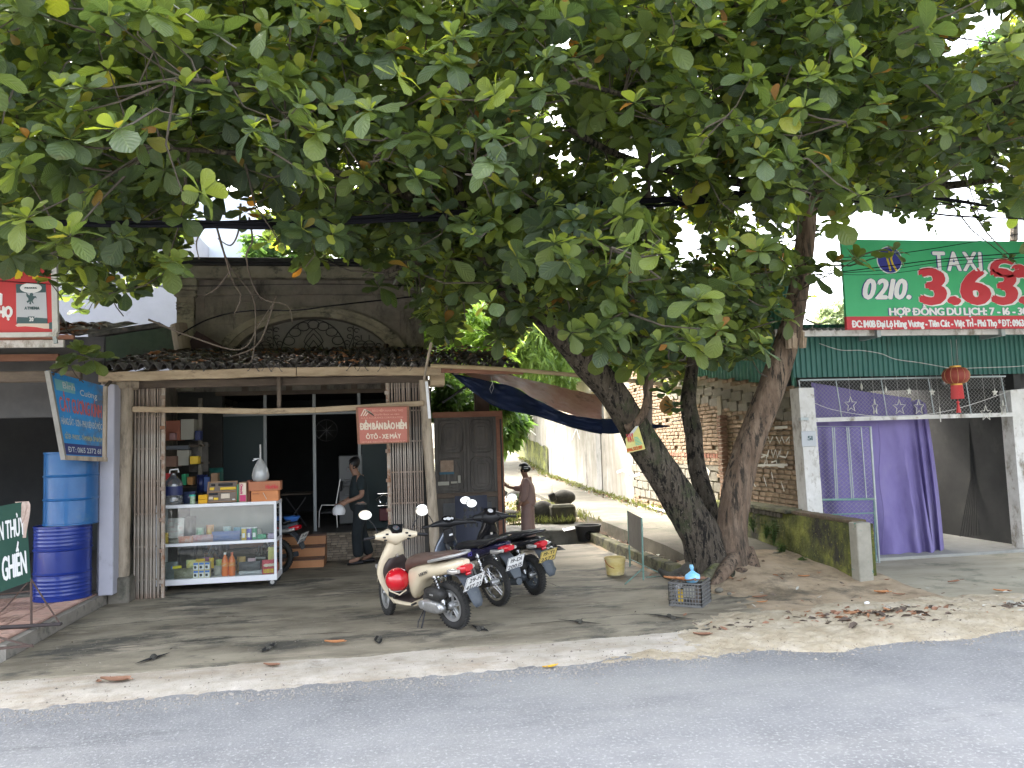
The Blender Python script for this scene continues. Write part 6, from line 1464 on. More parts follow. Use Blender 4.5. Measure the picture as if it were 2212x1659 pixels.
# inside the room: refrigerator, chair, folding table, clock fan, slippers
yi=YB+1.0
a,b=W(733,1142,yi),W(773,1010,yi);rf=thing('refrigerator','dim grey refrigerator inside the dark shop room','refrigerator',((a.x+b.x)/2,yi,FZ))
dull_f=pm('dim_fridge',(.16,.165,.17),rough=.4,metal=.3)
hF=W(750,983,yi).z;zs=W(750,1042,yi).z
mb=MB();mb.b2(a.x,b.x+.25,yi,yi+.55,FZ,hF,.02);part('body',mb,dull_f,rf)
mb=MB();mb.b2(a.x+.005,b.x+.245,yi-.03,yi-.001,zs+.01,hF-.01,.01);part('upper_door',mb,dull_f,rf)
mb=MB();mb.b2(a.x+.005,b.x+.245,yi-.03,yi-.001,FZ+.02,zs-.01,.01);part('lower_door',mb,dull_f,rf)
for (pyc)in (1035,1052,1068,1082):
 mb=MB();z_=W(750,pyc,yi-.1).z;x_=W(758,pyc,yi).x;mb.tube([(x_-.1,yi-.08,z_),(x_+.2,yi-.08,z_)],.006,5);part('towel_rail',mb,steel,rf)
yc=YB+.45
chn=thing('metal_chair','chrome tube chair standing in the dark shop doorway facing left','chair',(W(710,1135,yc).x,yc,FZ))
mb=MB();k_=steel
def lp(px,py,dy=0):return W(px,py,yc+dy)
for dy in (0,.36):mb.tube([lp(735,1035,dy),lp(728,1075,dy),lp(726,1090,dy),lp(729,1139,dy)],.011,6);mb.tube([lp(728,1091,dy),lp(695,1091,dy),lp(690,1105,dy),lp(689,1139,dy)],.011,6)
part('tube_frame',mb,steel,chn)
mb=MB();a,b=lp(693,1108),lp(728,1108);mb.b2(a.x,b.x,yc,yc+.36,a.z-.02,a.z+.02,.01);part('seat',mb,black_p,chn)
mb=MB();a,b=lp(735,1040),lp(730,1062);mb.b2(a.x-.01,a.x+.02,yc,yc+.36,b.z,a.z,.01);part('backrest',mb,black_p,chn)
ft=thing('folding_table','dim folding table with crossed tube legs deep in the doorway','table',(W(640,1140,yc+.6).x,yc+.6,FZ))
mb=MB()
for dy in (.3,.8):mb.tube([lp(618,1075,dy),lp(662,1136,dy)],.012,5);mb.tube([lp(660,1075,dy),lp(618,1136,dy)],.012,5)
part('crossed_legs',mb,pm('dim_steel',(.12,.12,.13),rough=.4,metal=.6),ft)
mb=MB();a,b=lp(608,1070,.3),lp(672,1070,.3);mb.b2(a.x,b.x,yc+.2,yc+.9,a.z,a.z+.025,.005);part('table_top',mb,wood_d,ft)
p=W(705,930,YB+2);mb=MB();mb.tube([p+Vector((.21*math.cos(k*PI/12),0,.21*math.sin(k*PI/12)))for k in range(24)],.01,5,closed=True)
for k in range(8):an=k*PI/4;mb.bar(p,p+Vector((.2*math.cos(an),0,.2*math.sin(an))),.006,.006,up=(0,1,0))
itm('wall_fan',mb,MATS['dim_steel'],'dim round fan guard on the wall of the dark room','fan',p)
# window grille panel right of the doorway
gr=thing('stainless_panel','shiny rail panel with a ring and lozenge beside the right shutter','railing',(W(828,1100,YB-.1).x,YB-.1,0));yg=YB-.12
mb=MB();z1_,z2_=W(828,1066,yg).z,W(828,1092,yg).z;xa_,xb_=W(816,1080,yg).x,W(848,1080,yg).x
mb.tube([(xa_,yg,z1_),(xb_,yg,z1_)],.01,6);mb.tube([(xa_,yg,z2_),(xb_,yg,z2_)],.01,6);cxm=W(829,1080,yg).x;zm_=(z1_+z2_)/2;mb.tube([(cxm+.075*math.cos(k*PI/8),yg,zm_+.075*math.sin(k*PI/8))for k in range(16)],.008,5,closed=True)
for s_ in (-1,1):mb.tube([(cxm,yg,z1_),(cxm+s_*.14,yg,zm_),(cxm,yg,z2_)],.007,5)
part('rail_pattern',mb,chrome,gr);mb=MB();mb.b2(xa_+.02,xb_,yg,yg+.03,W(828,1125,yg).z,z2_-.05,.01);part('maroon_panel',mb,pm('maroon_panel',(.12,.02,.03),rough=.3),gr)
# ------------------------------------------------------------ bits on the ground
def GZ(px,py,z=YZ+.012):return G(px,py,z)
# yellow bucket
b0=GZ(1335,1243);r0=(G(1356,1243,.03)-G(1317,1243,.03)).length/2;bh=W(1335,1203,b0.y+r0).z-.04
bk=thing('yellow_bucket','pale yellow plastic bucket with a rusty wire handle on the wet concrete','bucket',(b0.x,b0.y+r0,.04))
mb=MB();c=(b0.x,b0.y+r0,.04);mb.lathe([(0,0),(r0*.97,0),(r0*1.0,.02),(r0*1.14,bh-.03),(r0*1.2,bh-.03),(r0*1.2,bh),(r0*1.12,bh),(r0*.98,.02),(0,.02)],c,32);part('pail',mb,pm('yellowed_plastic',[(.55,.40,.12),(.64,.52,.22),(.66,.58,.34)],scale=4,stretch=(1,1,2.5),rough=.45,stain=((.35,.22,.1),3,.58,.75)),bk,smooth=40)
mb=MB();mb.tube([(c[0]+r0*1.22*math.cos(t_),c[1]+r0*.3*math.cos(t_)-r0*.9*math.sin(t_),c[2]+bh*.9-bh*.5*math.sin(t_))for t_ in [k*PI/12 for k in range(13)]],.007,6);part('wire_handle',mb,pm('brown_handle',(.35,.13,.05),rough=.6),bk)
# grey board on a green tube easel
yb0=GZ(1388,1252);ye=thing('easel_board','grey brown sheet board on green tube legs left of the tree','board',yb0)
def ep(px,py):
 A0=GZ(1362,1226);A1=GZ(1390,1253);d=ray(px,py);n_=Vector((-(A1.y-A0.y),A1.x-A0.x,0));return CAM+d*(n_.dot(A0-CAM)/n_.dot(d))
mb=MB();pts=[ep(1355,1103),ep(1385,1118),ep(1387,1196),ep(1358,1176)];mb.prism(pts,(0,.015,0));part('sheet',mb,pm('rusty_grey_sheet',[(.13,.115,.095),(.2,.175,.15)],scale=3,rough=.6,stain=((.12,.1,.07),4,.5,.7)),ye)
mb=MB()
for p,q in (((1356,1103),(1361,1224)),((1386,1118),(1390,1253))):mb.tube([ep(*p),ep(*q)],.012,6)
part('leg',mb,greentube,ye)
mb=MB();mb.tube([ep(1360,1207),GZ(1447,1248)],.008,5);mb.tube([ep(1388,1228),GZ(1350,1262)],.008,5);mb.tube([GZ(1395,1247),GZ(1450,1243)],.007,5);part('stay',mb,greentube,ye)
# crate
q0,q1,q2=GZ(1423,1293),GZ(1446,1307),GZ(1516,1312)
fx=(q2-q1);wC=fx.length;fx.normalize();fy_=(q0-q1);dC=.40;fy_.normalize();fy_=Vector((-fx.y,fx.x,0))
chh=W(1480,1259,q1.y).z-.03
cr=thing('crate','grey plastic lattice crate filled with cartons and topped with dry leaves','crate',q1)
crm=pm('grey_crate_plastic',[(.10,.10,.10),(.15,.15,.145)],scale=6,rough=.5)
def crp(u,v,z):return q1+fx*(u*wC)+fy_*(v*dC)+Vector((0,0,z))
for nm,f,ln in (('front_lattice',lambda t,z:crp(t,0,z),wC),('side_lattice',lambda t,z:crp(0,t,z),dC),('back_lattice',lambda t,z:crp(t,1,z),wC),('side_lattice',lambda t,z:crp(1,t,z),dC)):
 mb=MB();nv=11 if ln==wC else 8
 for k in range(nv+1):mb.bar(f(k/nv,0),f(k/nv,chh),.008,.008)
 for k in range(7):z_=.0+chh*k/6;mb.bar(f(0,z_),f(1,z_),.012,.009 if 0<k<6 else .016)
 part(nm,mb,crm,cr)
mb=MB();mb.box(crp(.5,.5,.01),(wC,dC,.01),Matrix((fx,fy_,Vector((0,0,1)))).transposed());part('base',mb,crm,cr)
def cbx(u,v,w_,d_,h_,mat,nm,lab,z=.02):
 mb=MB();mb.box(crp(u,v,z+h_/2),(w_,d_,h_),Matrix((fx,fy_,Vector((0,0,1)))).transposed()@Matrix.Rotation(random.uniform(-.2,.2),3,'Z'),.004);return itm(nm,mb,mat,lab,'carton',crp(u,v,z))
cbx(.3,.25,.07,.06,.14,yel,'yellow_packet','yellow packet inside the grey crate');cbx(.42,.3,.08,.07,.17,black_p,'black_carton','dark carton in the middle of the grey crate');cbx(.58,.2,.12,.03,.12,greyw,'grey_card','grey printed card behind the front lattice of the crate',.08)
cbx(.75,.3,.09,.1,.17,pm('brownish_carton',(.12,.09,.07)),'brown_packet','brown packet at the right inside the grey crate');cbx(.55,.6,.2,.1,.2,iron,'dark_box','dark box at the back of the grey crate');cbx(.2,.6,.1,.1,.16,white_plain,'white_packet','white packet at the left inside the grey crate')
c=crp(.62,.45,chh);mb=MB()
mb.lathe([(0,-.02),(.06,-.01),(.085,.03),(.075,.07),(.03,.1),(.012,.115),(.022,.15),(.018,.18),(0,.18)],c,18);mb.v=[(v[0]+.018*nz(v[2]*12,v[1]*14,1),v[1]+.018*nz(v[0]*14,v[2]*12,1),v[2])for v in mb.v]
itm('blue_bag',mb,pm('sky_blue_film',[(.12,.42,.75),(.25,.55,.8),(.5,.7,.85)],scale=12,rough=.3),'knotted sky blue plastic bag on top of the grey crate','bag',c,smooth=60)
def leafobj(px,py,s_,rz,col,lab,z=None,curl=.3,nm='fallen_leaf',p=None,group=None):
 p=p or GZ(px,py,YZ+.03 if z is None else z);mb=MB();n=6
 def f(u,v):
  w_=.26*math.sin(PI*(.08+.9*v)**.75)*s_;x=(u-.5)*2*w_;y_=(v-.5)*s_
  return Vector((x,y_,curl*(abs(u-.5)*2)**2*s_*.25+curl*.25*s_*(v-.5)**2*3+.01*s_*math.sin(v*30)*abs(u-.5)))
 mb.grid(f,6,8);mb.tube([(0,-.5*s_,.01),(0,-.62*s_,.02)],.004,4);mb.xf(Matrix.Translation(p)@RZ(rz)@RX(random.uniform(-.1,.1)));o=itm(nm,mb,col,lab,'leaf',p,smooth=70);
 if group:o['group']=group
 return o
dl1=pm('orange_dry_leaf',[(.40,.16,.06),(.5,.24,.11)],scale=12,rough=.75,bump=.3);dl2=pm('brown_dry_leaf',[(.2,.10,.06),(.3,.16,.10)],scale=12,rough=.8,bump=.3);dl3=pm('yellow_fallen_leaf',(.62,.36,.04),rough=.6)
LV=[(248,1470,.24,1.4,dl2,'long rust brown dry leaf on the pale verge at the far left',.035),(213,1472,.09,.4,dl2,'small curled brown leaf just left of the long rust leaf on the verge',.035),(585,1437,.14,1.2,dl2,'curled tan leaf on the pale verge below the glass cart',.035),(722,1388,.18,1.5,dl1,'orange brown leaf on the yard left of the white scooter',None),(1187,1441,.12,1.5,dl3,'yellow leaf alone on the asphalt',.012),(1516,1371,.16,1.3,dl2,'brown leaf on the verge in front of the crate',.04),(1640,1290,.15,1.1,dl2,'reddish leaf at the verge edge right of the crate',.06),(1735,1245,.13,1.4,dl1,'small brown leaf on the soil right of the tree foot',.12),(1752,1244-2,.2,1.5,dl1,'bright orange curled leaf on the soil before the mossy wall',.1),(1660,1215+22,.13,.8,dl2,'small dark leaf near the exposed roots',.12),(1905,1303-23,.2,1.6,dl1,'large brown leaf on the sand before the end post',.05),(1645,1306-5,.1,1.2,dl1,'narrow orange leaf on the sand below the roots',.06),(2060,1257,.15,1.5,dl2,'tan leaf pair on the forecourt by the gate',.04),(2163,1277,.17,1.2,dl1,'orange brown leaf near the right edge on the forecourt',.04),(1940,1222+62,.12,.7,dl2,'crumpled brown leaf right of the large brown leaf',.05),(1560,1250,.01,0,dl2,None,None)]
for px,py,s_,rz,m_,lb,z_ in LV:
 if lb:leafobj(px,py,s_,rz,m_,lb,z_)
for k,(u,v,s_,rz,lb)in enumerate(((.1,.3,.24,1.3,'tan dry leaf at the left rim on top of the crate'),(.45,.2,.26,.6,'broad rust dry leaf in the middle on top of the crate'),(.85,.4,.2,2.,'brown dry leaf at the right rim on top of the crate'))):
 leafobj(0,0,s_,rz,dl1 if k!=2 else dl2,lb,p=crp(u,v,chh+.02))
# litter heaps
def heap(cx,cy,sx,sy,n,seed,z=.04,h=.05):
 def f(r):
  a=r.gauss(0,1)*sx/2;b=r.gauss(0,1)*sy/2;return ((cx+a,cy+b,z+h*math.exp(-(a/sx)**2*3-(b/sy)**2*3)*r.random()),0)
 return f
c=GZ(1870,1333,.04);litter('leaf_litter',heap(c.x,c.y,1.3,.34,0,1,.045,.035),340,.05,.16,[dryleaf2,dl2,dryleaf2,dryleaf],'heap of brown fallen leaves lying along the road edge','leaves',seed=11)
c=GZ(1600,1262,.1);litter('root_litter',heap(TB.x+.2,TB.y-.15,.7,.45,0,1,.13,.06),420,.03,.12,[dryleaf2,dl2,dryleaf],'dry leaves and twigs gathered round the tree roots','leaves',seed=12)
c=GZ(2190,1312,.04);litter('twig_litter',heap(c.x,c.y,.4,.15,0,1,.04,.03),120,.05,.14,[dryleaf2,greyw],'pale dry twigs and leaves at the right edge of the forecourt','leaves',seed=13)
litter('scattered_litter',lambda r:((lambda x,y:((x,y,.05+(mound(x,y)if 3<x<5.9 and y<10.5 else 0)),0))(r.uniform(2.8,8.5),r.uniform(6.7,8.6))),130,.02,.08,[dryleaf2,dl2,greyw],'small scraps of leaf scattered over the sand','leaves',seed=14)
litter('yard_scraps',lambda r:((r.uniform(-3.3,3.5),r.uniform(6.5,12),.05),0),90,.01,.035,[dryleaf2,greyw],'tiny scraps scattered over the yard','leaves',seed=15)
litter('lane_litter',lambda r:((lambda y:((WX0-.12-abs(r.gauss(0,.13)),y,lz(y)+.03),0))(r.uniform(12,34))),500,.05,.16,[dryleaf2,dl2,greyw,dryleaf],'drift of dead leaves along the foot of the whitewashed wall','leaves',seed=16)
litter('ditch_litter',lambda r:((r.uniform(3.72,4.1),r.uniform(9.8,14.5),.07),0),200,.04,.13,[dryleaf2,dl2,greyw],'dead leaves lying in the ditch beside the lane edge','leaves',seed=17)
# loose stones round the roots, white pebble
for i,(px,py,s_,lb)in enumerate(((1552,1275,.05,'pale lump of rubble at the foot of the tree'),(1532,1262,.035,'small pale stone between trunk and crate'),(1575,1283,.03,'little pebble below the exposed roots'),(1872,1304-1,.03,'small white pebble on the sand near the end post'))):
 p=GZ(px,py,.08 if i<3 else .05);mb=MB();mb.sphere(p,(s_,s_*.7,s_*.6),10,7);mb.v=[(v[0]+.25*s_*nz(v[0]*20,v[1]*20,1),v[1],v[2]+.25*s_*nz(v[1]*22,v[2]*22,1))for v in mb.v]
 itm('pebble',mb,conc_d if i<3 else white_plain,lb,'stone',p,smooth=60)
# behind the woman: stones, tub, planks
zs_=.22
def blob(px,py,z,r,lab,nm='boulder',mat=stone_d,sq=1.,y=None):
 p=G(px,py,z);mb=MB();mb.sphere(p+Vector((0,r[1],r[2]*.9)),r,18,12)
 c=p+Vector((0,r[1],r[2]*.9));mb.v=[tuple(c+(Vector(v)-c)*(1+.22*nz(v[0]*4,v[1]*4,1,v[2]*4)))for v in mb.v]
 return itm(nm,mb,mat,lab,'stone',p,smooth=50)
blob(1178,1131,zs_,(.27,.2,.24),'dark rounded boulder left of the squared mossy block')
p=G(1220,1132,zs_);q_=G(1240,1128,zs_);mb=MB();wS_=.5;mb.box((p.x+.0,p.y+.2,zs_+.19),(.50,.36,.38),None,.05);itm('mossy_block',mb,pm('mossy_stone',[(.05,.048,.035),(.10,.095,.06)],scale=5,rough=.95,bump=.6,stain=((.12,.12,.05),3,.55,.7)),'squared mossy stone block beside the boulder','stone',p)
blob(1222,1092,.55,(.26,.18,.17),'dark stone resting on top of the mossy block');p=W(1193,1080,15.2);mb=MB();mb.bar(W(1197,1083,15.2),W(1190,1066,15.2),.12,.13,ch=.02);itm('broken_post',mb,stone_d,'short broken post sticking up behind the boulder','post',p)
mb=MB();a,b=G(1140,1124,zs_),G(1165,1132,zs_);mb.b2(a.x-.1,b.x+.1,a.y+.1,a.y+.3,zs_,zs_+.28,.01);itm('hollow_block',mb,stone_d,'black hollow block left of the boulder','block',a)
# newspaper
a,b,c,d=G(1108,1123,.23),G(1170,1113,.23),G(1182,1118,.23),G(1120,1134,.23)
a,b,c,d=[G((1880+x*.2713)/1.736,(1700+y*.2713)/1.736,.235)for x,y in ((840,1050),(1000,1020),(1115,1020),(870,1090))]
mb=MB();mb.grid(lambda u,v:(a*(1-u)+b*u)*(1-v)+(d*(1-u)+c*u)*v+Vector((0,0,.012*(1+nz(u*5,v*5,1)))),10,5);itm('newspaper',mb,white_plain,'white sheet of paper lying on the raised step','paper',a)
# tub and black basin
p=G(1282,1172,.03);t_=thing('rubber_tub','black oval tub with a pale rim on the yard behind the bucket','tub',p);mb=MB();rx=.24;mb.lathe([(0,0),(rx*.8,0),(rx,.26),(rx*1.04,.26),(rx*1.04,.29),(rx*.93,.29),(rx*.75,.04),(0,.04)],p+Vector((-.03,.25,0)),26,sy=.75);part('tub_body',mb,black_p,t_,smooth=40);mb=MB();mb.lathe([(rx*.95,.285),(rx*1.05,.285),(rx*1.05,.30),(rx*.95,.30),(rx*.95,.285)],p+Vector((-.03,.25,0)),26,sy=.75);part('pale_rim',mb,conc,t_)
p=G(1293,1171,.03);mb=MB();mb.box(p+Vector((0,.12,.1)),(.46,.25,.16),Matrix.Rotation(.25,3,'Y')@Matrix.Rotation(.3,3,'X'),.05);itm('tipped_basin',mb,black_s,'black plastic box tipped over in front of the tub','basin',p)
# wood planks
def flat(px,py,w_,d_,h_,rz,mat,nm,lab,z=.03,cat='board'):
 p=G(px,py,z);mb=MB();mb.box(p+Vector((0,0,h_/2)),(w_,d_,h_),Matrix.Rotation(rz,3,'Z'),.006);return itm(nm,mb,mat,lab,cat,p)
plk=pm('reddish_plank',[(.24,.12,.08),(.34,.19,.13)],scale=4,stretch=(1,5,3),rough=.7)
flat(1120,1163,.75,.12,.03,.1,plk,'plank','reddish plank on the yard, left one below the raised step',.05);flat(1155,1163,.8,.1,.03,-.12,plk,'plank','reddish plank reaching right towards the tub',.035)
flat(1130,1174,.24,.12,.1,.1,pm('old_brick_block',[(.12,.07,.05),(.17,.10,.07)],scale=6),'wood_block','brown block lying in front of the planks',.03,'block');flat(1160,1167,.24,.1,.07,-.1,plk,'wood_offcut','small brown offcut right of the brown block',.03,'block')
flat(1137,1157,.18,.08,.06,.0,bluep,'blue_block','small blue block on the planks',.07,'block');p=G(1183,1172,.03);mb=MB();mb.lathe([(0,0),(.06,0),(.065,.01),(0,.012)],p,14);itm('white_saucer',mb,white_plain,'small white disc right of the planks','plate',p)
# black-and-white rag heap
p=G(1193,1188,.03);mb=MB();mb.grid(lambda u,v:(p.x-.2+.42*u,p.y-.1+.25*v,.035+.07*math.sin(PI*u)*math.sin(PI*v)*(1+nz(u*9,v*9,1))),24,16);itm('rag_heap',mb,pm('black_rag',[(.01,.01,.01),(.03,.03,.03)],scale=20),'small heap of black rag with white scraps on the yard','rag',p,smooth=60)
mb=MB();mb.grid(lambda u,v:(p.x-.1+.15*u,p.y-.1+.09*v,.06+.03*math.sin(PI*u)+.02*nz(u*9,v*9,1)),8,6);itm('white_scrap',mb,white_plain,'crumpled white scrap lying on the black rag heap','paper',p)
# blue film on the ground near the woman, blocks left
p=G(1068,1128,.24);mb=MB();mb.grid(lambda u,v:(p.x-.25+.5*u,p.y-.15+.5*v,.25+.09*abs(nz(u*6,v*6,1.3))),20,14);itm('blue_film',mb,pm('pale_blue_film',[(.2,.33,.38),(.42,.55,.6),(.08,.1,.1)],scale=7,rough=.35),'crumpled pale blue film on the raised step beside the woman','film',p)
for i,(px,py,rx,lb)in enumerate(((1100,1128,.3,'dark mossy rock behind the trousers of the woman'),(1060,1118,.3,'low dark rock near the blue film'),(1075,1085,.35,'large dark rock on the soil bed at the foot of the door'),(1118,1090,.3,'dark rock left of the weeds behind the woman'))):blob(px,py,zs_,(rx,.2,.13 if i<2 else .2),lb)
# navy plastic chair behind the scooters
p=W(1017,1165,11.4);pc_=thing('plastic_chair','dark blue plastic chair with a pierced back behind the scooters','chair',(p.x,11.4,0))
a,b=W(985,1100,11.6),W(1052,1070,11.6);navp=pm('navy_plastic',(.012,.017,.04),rough=.45)
mb=MB();bzh=b.z;z_lo=.42
mb.grid(lambda u,v:(a.x+(b.x-a.x)*u,11.6-.06*math.sin(PI*u)+.1*v,z_lo+(bzh-z_lo)*v),12,12)
mb.v=mb.v;me_f=[]
for i,f in enumerate(mb.f):
 iu,iv=divmod(i,12)
 if 3<iv<10 and iu%2==1 and iv%2==0 and 1<iu<11:continue
 me_f.append(f)
mb.f=me_f;mb.m=[0]*len(me_f);o=part('backrest',mb,navp,pc_);md=o.modifiers.new('thick','SOLIDIFY');md.thickness=.02
mb=MB();mb.b2(a.x+.02,b.x-.02,11.2,11.6,.40,.43,.015);part('seat',mb,navp,pc_)
for sx in (a.x+.05,b.x-.05):
 for sy_ in (11.23,11.62):mb=MB();mb.bar((sx,sy_,.4),(sx+(.04 if sx>p.x else -.04),sy_+(.03 if sy_>11.4 else -.03),.03),.04,.04);part('leg',mb,navp,pc_)
# ------------------------------------------------------------ people
def skin(J,E,root,mats,sub=2):
 me=bpy.data.meshes.new('s');names=list(J);me.from_pydata([J[n][0]for n in names],[(names.index(a),names.index(b))for a,b in E],[])
 o=bpy.data.objects.new('s',me);COL.objects.link(o);bpy.context.view_layer.objects.active=o
 md=o.modifiers.new('s','SKIN');md.use_smooth_shade=True
 if not me.skin_vertices:me.skin_vertices.new()if hasattr(me.skin_vertices,'new')else None
 for i,n in enumerate(names):
  r=J[n][1];r=r if isinstance(r,tuple)else (r,r);me.skin_vertices[0].data[i].radius=r;me.skin_vertices[0].data[i].use_root=(n==root)
 s2=o.modifiers.new('u','SUBSURF');s2.levels=sub;s2.render_levels=sub
 dg=bpy.context.evaluated_depsgraph_get();dg.update();out=bpy.data.meshes.new_from_object(o.evaluated_get(dg))
 bpy.data.objects.remove(o);out.materials.clear();out.materials.append(mats);out.shade_smooth();return out
skin_m=pm('skin_tone',[(.26,.14,.095),(.33,.19,.13)],scale=6,rough=.6)
hair_m=pm('black_hair',(.008,.008,.01),rough=.4)
def person(lab,P,H,heading,J,shirt,trou,m_shirt,m_trou,shoes,extra):
 t=thing('person',lab,'person',P,heading);s=H/1.7
 WM[t]=WM[t]@Matrix.Scale(1,4)
 def sc(D):return {k:((v[0][0]*s,v[0][1]*s,v[0][2]*s),(tuple(q*s for q in v[1])if isinstance(v[1],tuple)else v[1]*s))for k,v in D.items()}
 E=[('pel','wai'),('wai','che'),('che','nek'),('nek','hd0'),('hd0','hd1'),('hd1','hd2')]
 for q in 'LR':E+=[('pel','hip'+q),('hip'+q,'kne'+q),('kne'+q,'ank'+q),('ank'+q,'toe'+q),('che','sho'+q),('sho'+q,'elb'+q),('elb'+q,'wri'+q),('wri'+q,'pal'+q)]
 for q in 'LR':
  w=Vector(J['wri'+q][0]);p=Vector(J['pal'+q][0]);d=(p-w).normalized();sd_=d.cross(Vector((0,1,0)))
  sd_=sd_.normalized()if sd_.length>.1 else Vector((0,0,1));nn=d.cross(sd_)
  for k,(off,ln)in enumerate(((-.028,.07),(-.01,.08),(.01,.078),(.028,.06))):
   a=p+sd_*off+d*.02;J[f'f{k}a{q}']=(tuple(a),.0085);J[f'f{k}b{q}']=(tuple(a+d*ln*.55+nn*.006),.0078);J[f'f{k}c{q}']=(tuple(a+d*ln*.85-nn*.02),.006)
   E+=[('pal'+q,f'f{k}a{q}'),(f'f{k}a{q}',f'f{k}b{q}'),(f'f{k}b{q}',f'f{k}c{q}')]
  a=w+d*.02+sd_*.035;J['th0'+q]=(tuple(a),.011);J['th1'+q]=(tuple(a+d*.04+sd_*.018),.008);E+=[('wri'+q,'th0'+q),('th0'+q,'th1'+q)]
 body=skin(sc(J),E,'pel',skin_m);o=part('body',body,None,t,world=False)
 S=dict(shirt);ES=[('wai','che'),('che','nek'),('hem','wai')]
 for q in 'LR':ES+=[('che','sho'+q),('sho'+q,'slv'+q)]+([('slv'+q,'cuf'+q)]if 'cuf'+q in S else [])
 part('shirt',skin(sc(S),ES,'che',m_shirt),None,t,world=False)
 T=dict(trou);ET=[('top','pel')]
 for q in 'LR':ET+=[('pel','hip'+q),('hip'+q,'kne'+q),('kne'+q,'hem'+q)]
 part('trousers',skin(sc(T),ET,'pel',m_trou),None,t,world=False)
 def local(nm,mb,mat,sm=60):
  mb.v=[tuple(Vector(v)*s)for v in mb.v];return part(nm,mb,mat,t,world=False,smooth=sm)
 h=Vector(J['hd1'][0]);fd=Vector(extra['face']).normalized();sdv=fd.cross(Vector((0,0,1))).normalized();R3=Matrix((fd,-sdv,Vector((0,0,1)))).transposed()
 mb=MB();c=h+Vector((0,0,.035))-fd*.012;mb.sphere(c,(.112,.098,.115),20,12,R3);keep=[]
 for f in mb.f:
  cc=sum((Vector(mb.v[i])for i in f),Vector())/len(f)-c;a=cc.dot(fd)
  if not (a>.045 and cc.z<.045)and cc.z>-.075:keep.append(f)
 mb.f=keep;mb.m=[0]*len(keep);local('hair',mb,hair_m)
 mb=MB();mb.loft([[h+fd*.085+Vector((0,0,.02))+sdv*(.006*k)for k in (-1,0,1)],[h+fd*.112+Vector((0,0,-.02))+sdv*(.014*k)for k in (-1,0,1)],[h+fd*.09+Vector((0,0,-.03))+sdv*(.014*k)for k in (-1,0,1)]],False,False);local('nose',mb,skin_m)
 for q in (-1,1):
  mb=MB();mb.sphere(h+sdv*.082*q+Vector((0,0,-.005))-fd*.01,(.02,.008,.032),10,7,R3);local('ear',mb,skin_m)
  mb=MB();mb.sphere(h+fd*.083+sdv*.032*q+Vector((0,0,.012)),(.008,.014,.007),8,6,R3);local('eye',mb,iron)
 mb=MB();mb.sphere(h+fd*.085+Vector((0,0,-.055)),(.008,.024,.006),8,5,R3);local('mouth',mb,pm('lip',(.2,.06,.05))if 'lip' not in MATS else MATS['lip'])
 for q in 'LR':
  a=Vector(J['ank'+q][0]);b=Vector(J['toe'+q][0]);d=(b-a);d.z=0;d.normalize();w_=Vector((-d.y,d.x,0));z0=min(b.z,a.z)-.04
  mb=MB();rings=[]
  for tq,ww,hh in ((-.07,.03,.05),(-.03,.04,.075),(.05,.045,.06),(.13,.05,.045),(.185,.03,.03)):
   cc=a+d*tq;rings.append([Vector((cc.x,cc.y,z0+hh*.5))+w_*ww*math.cos(k*PI/5)+Vector((0,0,hh*.5*math.sin(k*PI/5)))for k in range(10)])
  mb.loft(rings);local('shoe',mb,shoes)
 return t,s
# man in dark uniform walking left with a white helmet in his hand
P=G(779,1217,YZ+.01);Hm=W(790,992,P.y).z-YZ
J={'pel':((0,0,.93),(.12,.15)),'wai':((.0,0,1.08),(.11,.145)),'che':((.02,0,1.28),(.12,.16)),'nek':((.045,0,1.44),.06),'hd0':((.08,0,1.50),.062),'hd1':((.10,0,1.585),(.085,.078)),'hd2':((.09,0,1.645),(.06,.055)),'hipL':((.0,.09,.88),.095),'hipR':((.0,-.09,.88),.095),'kneL':((.07,.1,.49),.06),'kneR':((-.03,-.1,.49),.06),'ankL':((.04,.1,.09),.042),'ankR':((-.17,-.1,.1),.042),'toeL':((.2,.11,.04),.035),'toeR':((-.02,-.11,.04),.035),'shoL':((.0,.19,1.385),.06),'shoR':((.03,-.19,1.385),.06),'elbL':((-.02,.26,1.11),.045),'elbR':((.05,-.25,1.11),.045),'wriL':((.2,.25,1.03),.03),'wriR':((.25,-.2,.98),.03),'palL':((.27,.25,1.0),(.022,.035)),'palR':((.32,-.19,.95),(.022,.035))}
S={'hem':((0,0,.80),(.165,.185)),'wai':((.01,0,1.05),(.165,.185)),'che':((.015,0,1.30),(.155,.185)),'nek':((.035,0,1.43),.075),'shoL':((-.0,.185,1.38),.082),'shoR':((.03,-.185,1.38),.082),'slvL':((-.015,.245,1.17),.078),'slvR':((.045,-.24,1.17),.078)}
T={'top':((0,0,1.06),(.135,.16)),'pel':((0,0,.92),(.14,.165)),'hipL':((.0,.09,.82),.115),'hipR':((-.01,-.09,.82),.115),'kneL':((.065,.1,.5),.092),'kneR':((-.03,-.1,.5),.092),'hemL':((.04,.1,.10),.095),'hemR':((-.16,-.1,.11),.095)}
uni=pm('dark_uniform',[(.018,.028,.032),(.028,.04,.045)],scale=6,rough=.9,bump=.2,bscale=12)
man,ms_=person('man in dark shirt and trousers walking left with a white helmet in his hand',P,Hm,PI+.12,J,S,T,uni,pm('dark_trousers',[(.012,.016,.02),(.02,.026,.03)],scale=6,rough=.9,bump=.2,bscale=10),black_p,{'face':(1,.1,-.35)})
mb=MB();mb.lathe([(.148,0),(.15,.02),(.148,.03)],(0,0,.955*ms_),20);mb.v=[(v[0]*.98*ms_,v[1]*1.13*ms_,v[2])for v in mb.v];part('belt',mb,pm('belt',(.12,.11,.1),rough=.4),man,world=False)
hc_=WM[man]@(Vector((.35,.25,.88))*ms_)
